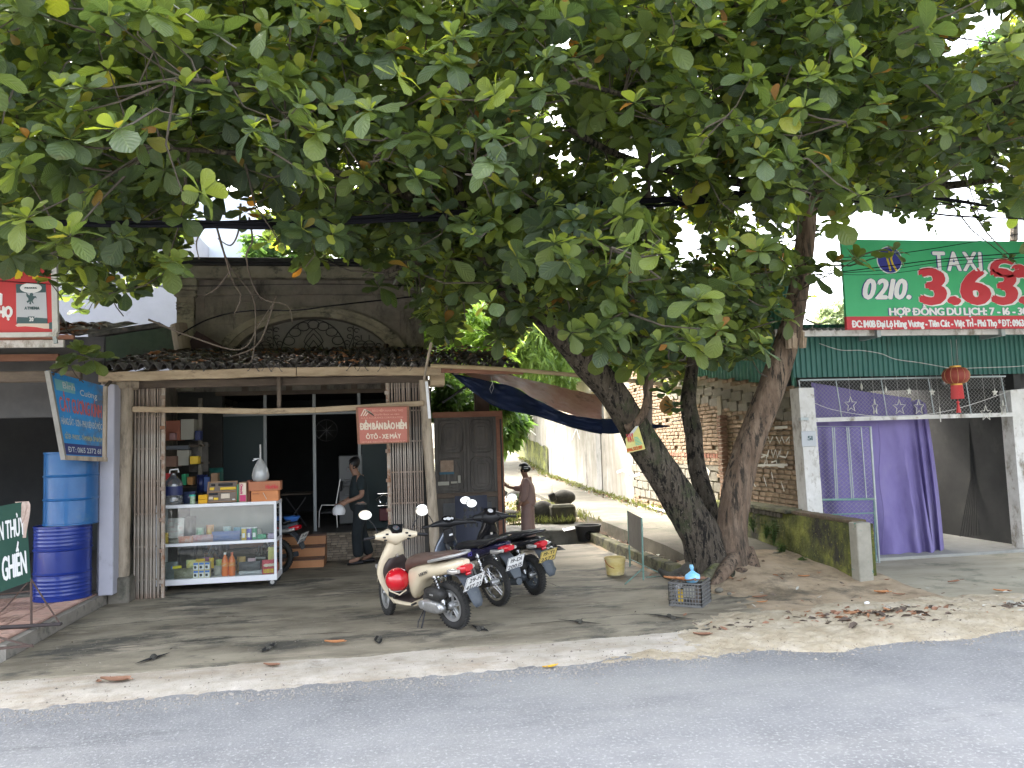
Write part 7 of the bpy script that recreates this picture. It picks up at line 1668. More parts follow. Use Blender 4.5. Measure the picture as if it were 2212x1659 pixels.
t_=thing('white_helmet','white open helmet held in the hand of the man in the dark shirt','helmet',hc_);mb=MB();mb.sphere(hc_,(.10,.09,.105),20,12)
mb.f=[f for f in mb.f if sum(mb.v[i][2]for i in f)/len(f)>hc_.z-.06];mb.m=[0]*len(mb.f);part('shell',mb,white_p,t_,smooth=70);mb=MB();mb.tube([hc_+Vector((-.08,0,-.04)),hc_+Vector((-.02,0,.13)),hc_+Vector((.05,0,.02))],.007,5);part('strap',mb,black_p,t_)
# woman in mauve suit seen from behind on the left
P=G(1143,1187,YZ+.01);Hw=W(1130,1003,P.y).z-YZ
J={'pel':((0,0,.92),(.13,.16)),'wai':((.0,0,1.06),(.11,.14)),'che':((-.01,0,1.28),(.12,.15)),'nek':((.02,0,1.43),.052),'hd0':((.05,0,1.495),.06),'hd1':((.07,0,1.58),(.084,.076)),'hd2':((.055,0,1.64),(.06,.055)),'hipL':((.0,.09,.88),.10),'hipR':((.0,-.09,.88),.10),'kneL':((.02,.09,.49),.06),'kneR':((.0,-.09,.49),.06),'ankL':((-.01,.09,.09),.04),'ankR':((-.03,-.09,.09),.04),'toeL':((.12,.1,.04),.035),'toeR':((.1,-.1,.04),.035),'shoL':((-.02,.17,1.37),.055),'shoR':((.0,-.17,1.37),.055),'elbL':((-.02,.23,1.08),.042),'elbR':((.22,-.24,1.19),.042),'wriL':((.10,.24,.90),.028),'wriR':((.46,-.22,1.22),.028),'palL':((.12,.23,.83),(.02,.032)),'palR':((.51,-.20,1.27),(.02,.032))}
S={'hem':((0.01,0,.80),(.19,.215)),'wai':((.0,0,1.04),(.155,.185)),'che':((-.01,0,1.29),(.135,.165)),'nek':((.01,0,1.42),.07),'shoL':((-.02,.17,1.36),.078),'shoR':((.0,-.17,1.36),.078),'slvL':((-.02,.23,1.1),.078),'slvR':((.2,-.235,1.19),.07),'cufL':((.06,.24,.96),.065),'cufR':((.36,-.23,1.2),.055)}
T={'top':((0,0,.98),(.14,.16)),'pel':((0,0,.9),(.155,.175)),'hipL':((.0,.085,.82),.12),'hipR':((.0,-.085,.82),.12),'kneL':((.015,.09,.5),.115),'kneR':((.0,-.09,.5),.115),'hemL':((-.01,.09,.07),.125),'hemR':((-.02,-.09,.07),.125)}
mau=pm('mauve_cloth',[(.25,.17,.155),(.31,.215,.195)],scale=5,rough=.85,bump=.5,bscale=7)
wom,ws_=person('woman in a mauve trouser suit standing turned away with one arm reaching out left',P,Hw,PI-.45,J,S,T,mau,mau,black_p,{'face':(1,.15,.05)})
mb=MB();mb.sphere((-.035,0,1.595),(.055,.065,.055),14,9);mb.v=[tuple(Vector(v)*ws_)for v in mb.v];part('hair_bun',mb,hair_m,wom,world=False,smooth=70)
for dz in (0,.035):mb=MB();mb.bar((-.06,.072,1.60+dz),(.03,.092,1.615+dz),.006,.006);mb.v=[tuple(Vector(v)*ws_)for v in mb.v];part('hair_clip',mb,steel,wom,world=False)
# ------------------------------------------------------------ scooters
def rx_(x,cz,hw,hh,cy=0.,n=16,p=2.5):
 r=[]
 for k in range(n):
  a=2*PI*k/n;c,s_=math.cos(a),math.sin(a);r.append(Vector((x,cy+hw*math.copysign(abs(c)**(2/p),c),cz+hh*math.copysign(abs(s_)**(2/p),s_))))
 return r
def rz_(z,cx,hx,hy,cy=0.,n=16,p=2.5):return [Vector((cx+(v.z)*1,v.y,z))for v in rx_(0,0,hy,hx,cy,n,p)]
def ry_(y,cx,cz,hx,hz,n=14,p=2.3):return [Vector((cx+v.y,y,cz+v.z))for v in rx_(0,0,hx,hz,0,n,p)]
def smoothloft(st,k=3):
 out=[]
 for i in range(len(st)-1):
  p0=st[max(i-1,0)];p1=st[i];p2=st[i+1];p3=st[min(i+2,len(st)-1)]
  for q in range(k):
   t=q/k;out.append([.5*((2*b)+(c-a)*t+(2*a-5*b+4*c-d)*t*t+(-a+3*b-3*c+d)*t**3)for a,b,c,d in zip(p0,p1,p2,p3)])
 out.append(st[-1]);return out
cream=pm('cream_paint',[(.62,.53,.38),(.66,.57,.42)],scale=2,rough=.25,coat=.6,stain=((.45,.37,.26),3,.62,.78))
brown_s=pm('brown_vinyl_seat',[(.085,.05,.04),(.11,.068,.055)],scale=6,rough=.5,bump=.1,bscale=60)
blackseat=pm('black_vinyl_seat',[(.012,.012,.014),(.02,.02,.022)],scale=6,rough=.5)
brown_d=pm('dark_brown_plastic',[(.032,.022,.022),(.045,.032,.03)],scale=4,rough=.5)
gunmetal=pm('dusty_dark_plastic',[(.045,.055,.07),(.08,.09,.10)],scale=6,rough=.55,stain=((.14,.14,.13),5,.56,.72))
silverc=pm('cast_aluminium',[(.42,.42,.42),(.5,.5,.5)],scale=6,rough=.4,metal=.7,stain=((.2,.19,.17),6,.56,.75))
redl=pm('red_lens',(.5,.01,.02),rough=.1,coat=1.);clearl=pm('clear_lens',(.5,.48,.46),rough=.08,metal=.5,coat=1.);orl=pm('amber_lens',(.6,.2,.02),rough=.1,coat=1.)
platew=pm('white_plate',(.82,.82,.82),rough=.5);platey=pm('yellow_plate',(.68,.52,.16),rough=.5);pltx=pm('plate_print',(.03,.03,.035),rough=.6)
navyp=pm('navy_gloss',[(.008,.008,.03),(.012,.011,.045)],scale=2,rough=.2,coat=.7)
engb=pm('greasy_engine',[(.02,.02,.021),(.06,.058,.055)],scale=9,rough=.6,metal=.3,bump=.4,bscale=40)
def wheel(root,x,R_,tw_,kind,rimm,nm='wheel',steer=None):
 """returns the wheel part; axle along y at height R_"""
 ty=MB();pr=[];n=10
 for k in range(n):
  a=2*PI*k/n;pr.append((R_-tw_*.5+tw_*.5*math.cos(a),tw_*.5*math.sin(a)))
 vs=[];m_=48
 for j in range(m_):
  a=2*PI*j/m_
  for (r,y)in pr:vs.append((r*math.cos(a),y,r*math.sin(a)))
 ty.add(vs,[(j*n+k,j*n+(k+1)%n,((j+1)%m_)*n+(k+1)%n,((j+1)%m_)*n+k)for j in range(m_)for k in range(n)])
 for j in range(44):
  a=2*PI*j/44
  for s_ in (-1,1):
   c=Vector(((R_-.004)*math.cos(a+s_*.03),s_*tw_*.24,(R_-.004)*math.sin(a+s_*.03)));ty.box(c,(.012,tw_*.3,.010),Matrix.Rotation(-a,3,'Y')@Matrix.Rotation(s_*.5,3,'X'))
 T_=TR(x,0,R_)if steer is None else steer@TR(x,0,R_)
 def pt(name,mb,mat,par=None,sm=40):mb.xf(T_);return part(name,mb,mat,par or root,world=False,smooth=sm)
 w=pt(nm,ty,rubber)
 ri=R_-tw_;mb=MB();mb.lathe([(ri-.02,-tw_*.3),(ri+.008,-tw_*.33),(ri+.008,tw_*.33),(ri-.02,tw_*.3),(ri-.028,0),(ri-.02,-tw_*.3)],(0,0,0),40,'Y');pt('rim',mb,rimm,w)
 mb=MB();mb.lathe([(0,-.06),(.03,-.06),(.045,-.03),(.045,.03),(.03,.06),(0,.06)],(0,0,0),18,'Y');pt('hub',mb,silverc,w)
 mb=MB()
 if kind=='alloy':
  for k in range(5):
   a=2*PI*k/5+.3;d=Vector((math.cos(a),0,math.sin(a)));e=Vector((-d.z,0,d.x))
   for s_ in (-1,1):mb.bar(d*.03+e*.014*s_,d*(ri-.015)+e*.03*s_,.012,.03,up=(0,1,0),ch=.004)
  pt('alloy_spokes',mb,rimm,w)
 else :
  for k in range(36):
   a=2*PI*k/36;b=a+(.55 if k%2 else -.55);s_=1 if (k//2)%2 else -1
   mb.tube([(.04*math.cos(b),.03*s_,.04*math.sin(b)),((ri-.01)*math.cos(a),0,(ri-.01)*math.sin(a))],.0018,4)
  pt('wire_spokes',mb,chrome,w)
 return w
def LP(root,nm,mb,mat,par=None,sm=45,lab=None):return part(nm,mb,mat,par or root,lab,world=False,smooth=sm)
def plate(root,c,tilt,mat,l1,l2,w_=.26,h_=.19):
 """plate facing -x, tilted"""
 M=TR(*c)@RY(tilt);mb=MB();mb.box((0,0,0),(.006,w_,h_),None,.003);mb.xf(M);p=LP(root,'number_plate',mb,mat,sm=None)
 mb=MB()
 for y in (-w_/2+.005,w_/2-.005):mb.box((-.0045,y,0),(.003,.004,h_-.006))
 for z in (-h_/2+.005,h_/2-.005):mb.box((-.0045,0,z),(.003,w_-.006,.004))
 mb.xf(M);LP(root,'plate_rim',mb,pltx,p,sm=None)
 for s_,z,ww in ((l1,.018,w_*.64),(l2,-.072,w_*.82)):
  mb=letters(s_,(-.005,ww/2,z),(0,-1,0),(0,0,1),ww,.055,.02,.16,.0005);mb.xf(M);LP(root,'lettering',mb,pltx,p,sm=None)
def spring(root,a,b,r,turns,mat,n=8):
 a,b=Vector(a),Vector(b);d=(b-a);l=d.length;d.normalize();u=d.orthogonal().normalized();w=d.cross(u)
 pts=[a+d*l*t+(u*math.cos(2*PI*turns*t)+w*math.sin(2*PI*turns*t))*r for t in [k/(turns*n)for k in range(turns*n+1)]]
 mb=MB();mb.tube(pts,r*.26,5);s_=LP(root,'shock_spring',mb,mat)
 mb=MB();mb.tube([a-d*.05,b+d*.04],r*.45,8);mb.tube([a-d*.03,a-d*.0],r*1.1,10);mb.tube([b,b+d*.02],r*1.1,10);LP(root,'damper',mb,steel,s_)
def mirrors(root,ST,zb,spread=.2,hm=black_p,rise=.22):
 for s_ in (-1,1):
  mb=MB();a=Vector((.90,s_*spread,zb));b=a+Vector((.03,s_*.13,rise));mb.tube([a,a+Vector((.02,s_*.04,rise*.45)),a+Vector((.03,s_*.11,rise*.85)),b],.006,6);mb.xf(ST);st_o=LP(root,'mirror',mb,black_p)
  Rm=Matrix.Rotation(.1,3,'Y');mb=MB();mb.sphere(b+Vector((.012,s_*.02,.02)),(.020,.078,.056),18,10,Rm);mb.xf(ST);LP(root,'mirror_shell',mb,hm,st_o)
  mb=MB();c=b+Vector((-.0125,s_*.02,.018));mb.lathe([(0,0),(1,0),(1,.004),(0,.004)],(0,0,0),22,'X');mb.v=[tuple(c+Rm@Vector((v[0],v[1]*.074,v[2]*.052)))for v in mb.v];mb.xf(ST);LP(root,'mirror_glass',mb,mirror_m,st_o)
def scooter(name,lab,P,head,lean,C,steer=.12):
 q=Matrix.Rotation(head,3,'Z')@Matrix.Rotation(-lean,3,'X');root=thing(name,lab,'scooter' if C['cat']is None else C['cat'],P,rot=q*.9)
 pv=Vector((1.05,0,.7));ST=TR(*pv)@Matrix.Rotation(steer,4,Vector((-.42,0,.9)).normalized())@TR(*-pv)
 body,seat,inner,hb=C['body'],C['seat'],C['inner'],C['bar']
 wheel(root,0,.27,.10,'alloy',C['rim'],'rear_wheel');wheel(root,1.24,.275,.085,'alloy',C['rim'],'front_wheel',ST)
 mb=MB();mb.loft(smoothloft([rx_(.66,.46,.07,.19),rx_(.60,.48,.115,.20),rx_(.47,.545,.14,.165),rx_(.32,.63,.155,.115),rx_(.12,.675,.155,.085),rx_(-.08,.715,.14,.075),rx_(-.24,.755,.105,.06),rx_(-.35,.785,.05,.03)]))
 o=LP(root,'rear_body',mb,body)
 if C.get('script'):
  mb=letters(C['script'],(0,0,0),(1,0,0),(0,0,1),.17,.035,.05,.1,.0,.25);mb.v=[(.32-v[0],.168+(v[1])*-1*.0+abs(v[1])+.002,.60+v[2]+(.0)+v[0]*.35)for v in mb.v];LP(root,'lettering',mb,pltx,o,sm=None)
 mb=MB();mb.loft(smoothloft([rx_(.69,.62,.05,.06),rx_(.65,.665,.10,.09),rx_(.52,.73,.14,.075),rx_(.3,.77,.148,.06),rx_(.1,.81,.14,.048),rx_(-.08,.845,.12,.04),rx_(-.2,.86,.08,.022)]));LP(root,'seat',mb,seat)
 mb=MB();pts=[(.12,.15,.79),(-.05,.155,.83),(-.22,.13,.865),(-.33,.08,.885),(-.36,0,.89),(-.33,-.08,.885),(-.22,-.13,.865),(-.05,-.155,.83),(.12,-.15,.79)]
 mb.tube(pts,.017,8);LP(root,'grab_rail',mb,C['rail'])
 mb=MB();mb.loft([rx_(-.25,.715,.085,.055),rx_(-.34,.72,.08,.052),rx_(-.385,.73,.055,.035)]);LP(root,'tail_light',mb,redl)
 for s_ in (-1,1):mb=MB();mb.loft([rx_(-.18,.70,.035,.03,s_*.115),rx_(-.27,.705,.04,.032,s_*.12),rx_(-.33,.71,.02,.02,s_*.105)]);LP(root,'indicator',mb,clearl)
 mb=MB();mb.loft([[Vector((x-.02*(abs(y)/w)**2*-1,y,z))for y in (-w,-w*.5,0,w*.5,w)]+[Vector((x+.02,y,z-.01))for y in (w,w*.5,0,-w*.5,-w)]for x,z,w in ((-.12,.66,.07),(-.28,.655,.085),(-.36,.58,.09),(-.43,.46,.085),(-.47,.36,.07),(-.475,.32,.04))]);LP(root,'rear_mudguard',mb,gunmetal,sm=60)
 plate(root,(-.435,0,.575),R(-32),C['plate'],*C['num'])
 mb=MB();mb.box((-.36,0,.665),(.03,.07,.03),Matrix.Rotation(R(-30),3,'Y'),.006);LP(root,'reflector',mb,redl,sm=None)
 mb=MB();mb.loft([rx_(.42,.31,.08,.07),rx_(.3,.32,.11,.1),rx_(.1,.30,.09,.09),rx_(.0,.28,.06,.07)]);mb.b2(.2,.45,-.1,.05,.25,.42,.02);LP(root,'engine',mb,engb)
 mb=MB();mb.loft(smoothloft([ry_(.10,.2,.27,.21,.075),ry_(.135,.2,.27,.215,.078),ry_(.165,.2,.275,.19,.062),ry_(.175,.2,.275,.12,.03)],2));
 mb.lathe([(.05,.165),(.045,.182),(0,.185)],(.34,0,.285),16,'Y');mb.lathe([(.05,.165),(.04,.18),(0,.182)],(.06,0,.27),16,'Y');LP(root,'belt_cover',mb,C['cvt'])
 mb=MB();mb.loft(smoothloft([ry_(.07,.12,.42,.15,.07),ry_(.13,.12,.42,.16,.08),ry_(.17,.12,.42,.13,.06),ry_(.18,.12,.42,.07,.03)],2));LP(root,'air_box',mb,engb)
 mb=MB();mb.b2(.09,.15,.178,.184,.415,.435,.003);LP(root,'air_box_badge',mb,C['rail'],sm=None)
 spring(root,(.0,.12,.36),(.1,.11,.60),.027,7,engb)
 mb=MB();mb.tube([(.4,-.08,.22),(.3,-.13,.2),(.18,-.15,.24)],.018,7);mb.tube([(.2,-.15,.25),(-.25,-.17,.33)],[.045,.05],12);mb.tube([(-.25,-.17,.33),(-.3,-.17,.34)],[.05,.02],12);LP(root,'exhaust',mb,C.get('exh',black_p))
 mb=MB();mb.tube([(.36,.12,.2),(.33,.2,.08),(.30,.27,.005-.27*math.tan(-lean)*0)],.009,6);mb.tube([(.3,.27,.01),(.36,.26,.012)],.009,6);mb.tube([(.40,.10,.2),(.38,.22,.1),(.36,.26,.015)],.007,5);LP(root,'side_stand',mb,black_p)
 mb=MB();mb.tube([(.25,-.1,.2),(.12,-.12,.1),(.25,.1,.2)],.01,6);LP(root,'centre_stand',mb,black_p)
 mb=MB();mb.bar((.5,.13,.27),(.46,.22,.28),.03,.02,ch=.006);mb.bar((.5,-.13,.27),(.46,-.22,.28),.03,.02,ch=.006);LP(root,'foot_peg',mb,black_p)
 mb=MB();mb.loft([rx_(.58,.235,.135,.03),rx_(.7,.225,.14,.03),rx_(.9,.225,.145,.035),rx_(1.0,.26,.12,.05)]);LP(root,'floor_skirt',mb,body)
 mb=MB();mb.b2(.6,.97,-.125,.125,.255,.272,.01);LP(root,'floor_board',mb,inner,sm=None)
 outer=[rz_(.20,.98,.05,.11),rz_(.30,1.02,.05,.15),rz_(.42,1.07,.055,.185),rz_(.56,1.09,.065,.205),rz_(.68,1.06,.075,.185),rz_(.78,1.01,.09,.15),rz_(.86,.97,.085,.115),rz_(.93,.94,.07,.09)]
 mb=MB();mb.loft(smoothloft(outer));LP(root,'leg_shield',mb,body)
 inn=[rz_(.255,.955,.035,.10),rz_(.33,.97,.045,.125),rz_(.45,1.0,.055,.15),rz_(.57,1.01,.062,.17),rz_(.67,.98,.065,.15),rz_(.74,.955,.055,.10)]
 mb=MB();mb.loft(smoothloft(inn));LP(root,'inner_panel',mb,inner)
 for s_ in (-1,1):mb=MB();mb.loft([ry_(s_*.10,1.15,.63,.03,.045),ry_(s_*.17,1.13,.65,.035,.03)]);LP(root,'front_indicator',mb,clearl)
 mb=MB();mb.lathe([(.0,0),(.022,0),(.022,.01),(0,.01)],(.925,0,.76),14,'X');LP(root,'ignition',mb,chrome)
 mb=MB()
 for s_ in (-1,1):mb.tube([(1.24,s_*.065,.275),(1.13,s_*.06,.52)],.018,8)
 mb.xf(ST);LP(root,'fork',mb,silverc)
 mb=MB();n=14;rings=[]
 for k in range(n+1):
  a=R(20)+R(140)*k/n;c=Vector((1.24+.305*math.cos(a),0,.275+.305*math.sin(a)));u=Vector((math.cos(a),0,math.sin(a)))
  rings.append([c+Vector((0,y,0))-u*(abs(y)/.06)**2*.045 for y in (-.07,-.045,0,.045,.07)]+[c+Vector((0,y,0))-u*((abs(y)/.06)**2*.045+.008)for y in (.066,.04,0,-.04,-.066)])
 mb.loft(rings);mb.xf(ST);LP(root,'front_mudguard',mb,body,sm=60)
 mb=MB();mb.loft(smoothloft([ry_(-.25,.87,1.0,.028,.028),ry_(-.17,.88,1.0,.045,.045),ry_(-.085,.905,1.0,.075,.07),ry_(0,.92,.99,.10,.10),ry_(.085,.905,1.0,.075,.07),ry_(.17,.88,1.0,.045,.045),ry_(.25,.87,1.0,.028,.028)]));mb.loft([rz_(.86,.945,.05,.05),rz_(.93,.93,.06,.075),rz_(.99,.925,.06,.08)])
 mb.v=[(.90+(v[0]-.90)*1.12,v[1]*1.02,.98+(v[2]-.98)*1.15)for v in mb.v];mb.xf(ST);hb_o=LP(root,'handlebar_cover',mb,hb)
 DM=TR(.868,0,1.078)@RY(R(-38))
 mb=MB();pts=[(-.065,-.06),(.055,-.1),(.068,0),(.055,.1),(-.065,.06),(-.075,0)];mb.prism([(x,y,.0)for x,y in pts],(0,0,.018));mb.xf(ST@DM);LP(root,'dash',mb,black_s,hb_o,sm=None)
 mb=MB();mb.lathe([(.036,0),(.04,.004),(.036,.006)],(0,0,.017),22);mb.lathe([(0,0),(.03,0),(.03,.003),(0,.003)],(0,0,.017),20)
 mb.xf(ST@DM);LP(root,'speed_dial',mb,C.get('dial',gunmetal),hb_o)
 mb=MB()
 for k in range(9):a=R(-30+30*k);mb.box((.028*math.cos(a),.028*math.sin(a),.022),(.008,.002,.002),Matrix.Rotation(a,3,'Z'))
 mb.bar((0,0,.023),(.012,-.02,.023),.002,.002);mb.xf(ST@DM);LP(root,'dial_marks',mb,pm('dial_red',(.6,.15,.08))if 'dial_red' not in MATS else MATS['dial_red'],hb_o,sm=None)
 for s_ in (-1,1):
  for kk,(yy_,zz_)in enumerate(((.12,1.03),(.155,.995),(.14,.96))):
   mb=MB();mb.b2(.80,.845,s_*yy_-.014,s_*yy_+.014,zz_-.009,zz_+.009,.003);mb.xf(ST);LP(root,'switch',mb,black_p,hb_o,sm=None)
  mb=MB();mb.tube([(.87,s_*.25,1.0),(.845,s_*.385,.99)],[.017,.017],10);mb.xf(ST);LP(root,'grip',mb,black_p)
  mb=MB();mb.tube([(.92,s_*.22,.985),(.925,s_*.30,.975),(.895,s_*.40,.965)],.006,5);mb.xf(ST);LP(root,'brake_lever',mb,black_p)
 mirrors(root,ST,1.02,.2,C.get('mir',hb))
 return root
P1=G(985,1358,.03);P2=G(1076,1308,.03);P3=G(1157,1284,.03)
A=scooter('white_scooter','cream white scooter with a brown seat and plate 29-F1 457.23, nearest the road',P1,R(125),R(9),dict(cat=None,body=cream,seat=brown_s,inner=brown_d,bar=cream,rim=silverc,rail=silverc,cvt=silverc,plate=platew,num=('29-F1','457.23'),script='VISION'),-.36)
Cb=dict(cat=None,body=black_s,seat=blackseat,inner=black_p,bar=black_p,rim=gunmetal,rail=black_s,cvt=gunmetal,plate=platey,num=('19-T1','2577'),exh=gunmetal,mir=black_p,dial=white_plain)
B3=scooter('black_scooter','black scooter with a yellow plate 19-T1 2577, farthest right of the parked three',P3,R(114),R(8),Cb,-.3)
# red helmet hooked below the seat of the cream scooter
hm=WM[A]@Vector((.74,.17,.53));t_=thing('red_helmet','glossy red helmet hanging below the seat of the cream scooter','helmet',hm)
hr=.128;mb=MB();mb.sphere(hm,(hr,hr,hr*.98),32,20);Rh=Matrix.Rotation(R(125),3,'Z');
mb.f=[f for f in mb.f if sum(mb.v[i][2]for i in f)/len(f)>hm.z-hr*.86];mb.m=[0]*len(mb.f);part('shell',mb,pm('red_gloss',[(.5,.008,.018),(.55,.012,.022)],scale=3,rough=.15,coat=.9),t_,smooth=70)
mb=MB();mb.lathe([(hr*.50,-hr*.87),(hr*.56,-hr*.86),(hr*.56,-hr*.80),(hr*.50,-hr*.8)],hm,24);part('rim_trim',mb,steel,t_)
mb=MB();mb.tube([hm+Vector((.09,-.06,-.1)),hm+Vector((.02,-.1,-.14)),hm+Vector((-.08,-.06,-.1)),hm+Vector((-.09,0,-.03))],.008,5);part('chin_strap',mb,cream,t_)
# black bag hung at the front of the floor
bgp=WM[A]@Vector((.93,.14,.38));mb=MB();mb.box(bgp,(.1,.04,.16),Matrix.Rotation(R(125),3,'Z'),.015);solo('small_black_bag',mb,black_p,'small black bag hanging inside the leg shield of the cream scooter','bag',bgp)
# underbone motorcycle
def underbone(name,lab,P,head,lean,C,steer=.1):
 q=Matrix.Rotation(head,3,'Z')@Matrix.Rotation(-lean,3,'X');root=thing(name,lab,C.get('cat','motorcycle'),P,rot=q*.9)
 pv=Vector((1.0,0,.7));ST=TR(*pv)@Matrix.Rotation(steer,4,Vector((-.42,0,.9)).normalized())@TR(*-pv);body=C['body']
 wheel(root,0,.30,.08,'wire',chrome,'rear_wheel');wheel(root,1.22,.29,.07,'wire',chrome,'front_wheel',ST)
 mb=MB();mb.loft(smoothloft([rx_(.78,.60,.05,.07),rx_(.6,.61,.10,.10),rx_(.4,.63,.125,.10),rx_(.15,.68,.125,.075),rx_(-.08,.74,.105,.06),rx_(-.28,.80,.08,.045),rx_(-.40,.835,.04,.02)]));b_=LP(root,'rear_body',mb,body)
 mb=letters('RS',(0,0,0),(1,0,0),(0,0,1),.09,.05,.08,.1,.0,.25);mb.v=[(.32-v[0],.13+abs(v[1])+.002,.63+v[2]+v[0]*.2)for v in mb.v];LP(root,'lettering',mb,pm('violet_decal',(.09,.07,.35))if 'violet_decal' not in MATS else MATS['violet_decal'],b_,sm=None)
 mb=MB();mb.loft(smoothloft([rx_(.72,.695,.05,.03),rx_(.6,.725,.10,.045),rx_(.35,.755,.13,.045),rx_(.05,.80,.125,.04),rx_(-.2,.86,.1,.032),rx_(-.33,.89,.05,.015)]));LP(root,'seat',mb,blackseat)
 mb=MB();mb.tube([(.05,.14,.77),(-.15,.145,.83),(-.33,.1,.90),(-.38,0,.91),(-.33,-.1,.90),(-.15,-.145,.83),(.05,-.14,.77)],.013,8);LP(root,'grab_rail',mb,black_s)
 mb=MB();mb.loft([rx_(-.28,.755,.085,.05),rx_(-.40,.77,.075,.048),rx_(-.45,.78,.05,.03)]);LP(root,'tail_light',mb,redl)
 for s_ in (-1,1):mb=MB();mb.loft([rx_(-.2,.735,.03,.03,s_*.12),rx_(-.32,.745,.04,.03,s_*.12),rx_(-.4,.76,.02,.02,s_*.1)]);LP(root,'indicator',mb,clearl)
 mb=MB();mb.loft([[Vector((x,y,z))for y in (-w,-w*.5,0,w*.5,w)]+[Vector((x+.02,y,z-.01))for y in (w,w*.5,0,-w*.5,-w)]for x,z,w in ((-.1,.69,.06),(-.3,.70,.075),(-.40,.62,.08),(-.47,.5,.075),(-.5,.42,.05))]);LP(root,'rear_mudguard',mb,gunmetal,sm=60)
 plate(root,(-.49,0,.60),R(-28),C['plate'],*C['num'])
 for s_ in (-1,1):spring(root,(.02,s_*.12,.35),(.12,s_*.12,.64),.026,9,chrome)
 mb=MB();mb.bar((.0,.09,.30),(.48,.09,.34),.03,.05,ch=.01);mb.bar((.0,-.09,.30),(.48,-.09,.34),.03,.05,ch=.01);LP(root,'swing_arm',mb,black_p)
 mb=MB();mb.loft([ry_(.10,.22,.30,.27,.06),ry_(.135,.22,.30,.26,.055)]);LP(root,'chain_cover',mb,black_s)
 mb=MB();mb.b2(.12,.3,.137,.142,.285,.315,.002);LP(root,'cover_label',mb,white_plain,sm=None)
 mb=MB();mb.loft([rx_(.42,.32,.1,.09),rx_(.55,.33,.12,.11),rx_(.7,.34,.1,.09),rx_(.86,.36,.05,.05)]);LP(root,'engine',mb,engb)
 mb=MB();mb.tube([(.8,-.06,.3),(.6,-.1,.18),(.3,-.13,.2)],.018,8);mb.tube([(.32,-.14,.2),(-.3,-.16,.3)],[.035,.045],12);LP(root,'exhaust',mb,gunmetal)
 for s_ in (-1,1):mb=MB();mb.tube([(.52,s_*.08,.26),(.52,s_*.24,.25)],.014,8);mb.tube([(.25,s_*.1,.33),(.2,s_*.2,.36)],.011,8);LP(root,'foot_peg',mb,black_p)
 mb=MB();mb.tube([(.3,.12,.35),(.22,.17,.42),(.2,.19,.5)],.012,6);mb.tube([(.2,.12,.36),(.16,.18,.50)],.012,6);LP(root,'passenger_step',mb,silverc)
 mb=MB();mb.tube([(.45,.1,.25),(.4,.24,.06),(.38,.27,.01)],.009,6);LP(root,'side_stand',mb,black_p)
 mb=MB();mb.loft(smoothloft([rx_(.74,.56,.05,.07),rx_(.85,.58,.05,.06),rx_(.95,.68,.06,.08)]));LP(root,'spine_cover',mb,black_p)
 outer=[rz_(.30,.93,.03,.17),rz_(.42,.98,.04,.21),rz_(.56,1.02,.05,.22),rz_(.70,1.02,.06,.17),rz_(.82,.98,.07,.10),rz_(.9,.94,.05,.06)]
 mb=MB();mb.loft(smoothloft(outer));LP(root,'leg_shield',mb,C['shield'])
 mb=MB();mb.loft([rz_(.74,.95,.06,.08),rz_(.84,.93,.06,.075),rz_(.92,.92,.05,.07)]);LP(root,'neck_cover',mb,black_p)
 mb=MB()
 for s_ in (-1,1):mb.tube([(.88,s_*.06,.66),(.80,s_*.08,.70),(.74,s_*.09,.62),(.80,s_*.09,.52),(.86,s_*.07,.50)],.006,5)
 for k in range(5):z_=.53+.04*k;mb.tube([(.79,-.09,z_),(.75,0,z_),(.79,.09,z_)],.004,4)
 LP(root,'wire_rack',mb,chrome)
 mb=MB()
 for s_ in (-1,1):mb.tube([(1.22,s_*.06,.29),(1.04,s_*.055,.66)],.019,8)
 mb.xf(ST);LP(root,'fork',mb,silverc)
 mb=MB();n=12;rings=[]
 for k in range(n+1):
  a=R(20)+R(140)*k/n;c=Vector((1.22+.315*math.cos(a),0,.29+.315*math.sin(a)));rings.append([c+Vector((0,y,-abs(y)*.4))for y in (-.055,0,.055)]+[c+Vector((0,y,-abs(y)*.4-.008))for y in (.05,0,-.05)])
 mb.loft(rings);mb.xf(ST);LP(root,'front_mudguard',mb,body,sm=60)
 mb=MB();mb.loft(smoothloft([ry_(-.25,.88,.99,.025,.025),ry_(-.15,.90,1.0,.045,.04),ry_(-.07,.93,1.0,.07,.055),ry_(0,.94,1.0,.08,.065),ry_(.07,.93,1.0,.07,.055),ry_(.15,.90,1.0,.045,.04),ry_(.25,.88,.99,.025,.025)]));mb.xf(ST);hb_o=LP(root,'handlebar_cover',mb,black_p)
 DM=TR(.90,0,1.045)@RY(R(-36));mb=MB();mb.lathe([(0,0),(.06,0),(.064,.014),(0,.016)],(0,0,0),24,sy=1.5);mb.xf(ST@DM);LP(root,'dash',mb,black_s,hb_o)
 mb=MB()
 for cy_,rr_ in ((0,.03),(-.05,.02),(.05,.02)):
  mb.lathe([(rr_,0),(rr_*1.1,.002),(rr_,.003)],(0,cy_,.017),18)
  for k in range(7):a=R(-20+36*k);mb.box((rr_*.8*math.cos(a),cy_+rr_*.8*math.sin(a),.019),(.006,.002,.002),Matrix.Rotation(a,3,'Z'))
 mb.xf(ST@DM);LP(root,'dials',mb,white_plain,hb_o)
 mb=MB();mb.b2(.862,.868,-.03,.025,.83,.855);LP(root,'sticker',mb,white_plain,sm=None)
 for s_ in (-1,1):
  mb=MB();mb.tube([(.88,s_*.25,.99),(.85,s_*.385,.98)],.017,10);mb.xf(ST);LP(root,'grip',mb,black_p)
  mb=MB();mb.tube([(.93,s_*.22,.975),(.93,s_*.3,.965),(.90,s_*.4,.955)],.006,5);mb.xf(ST);LP(root,'brake_lever',mb,black_p)
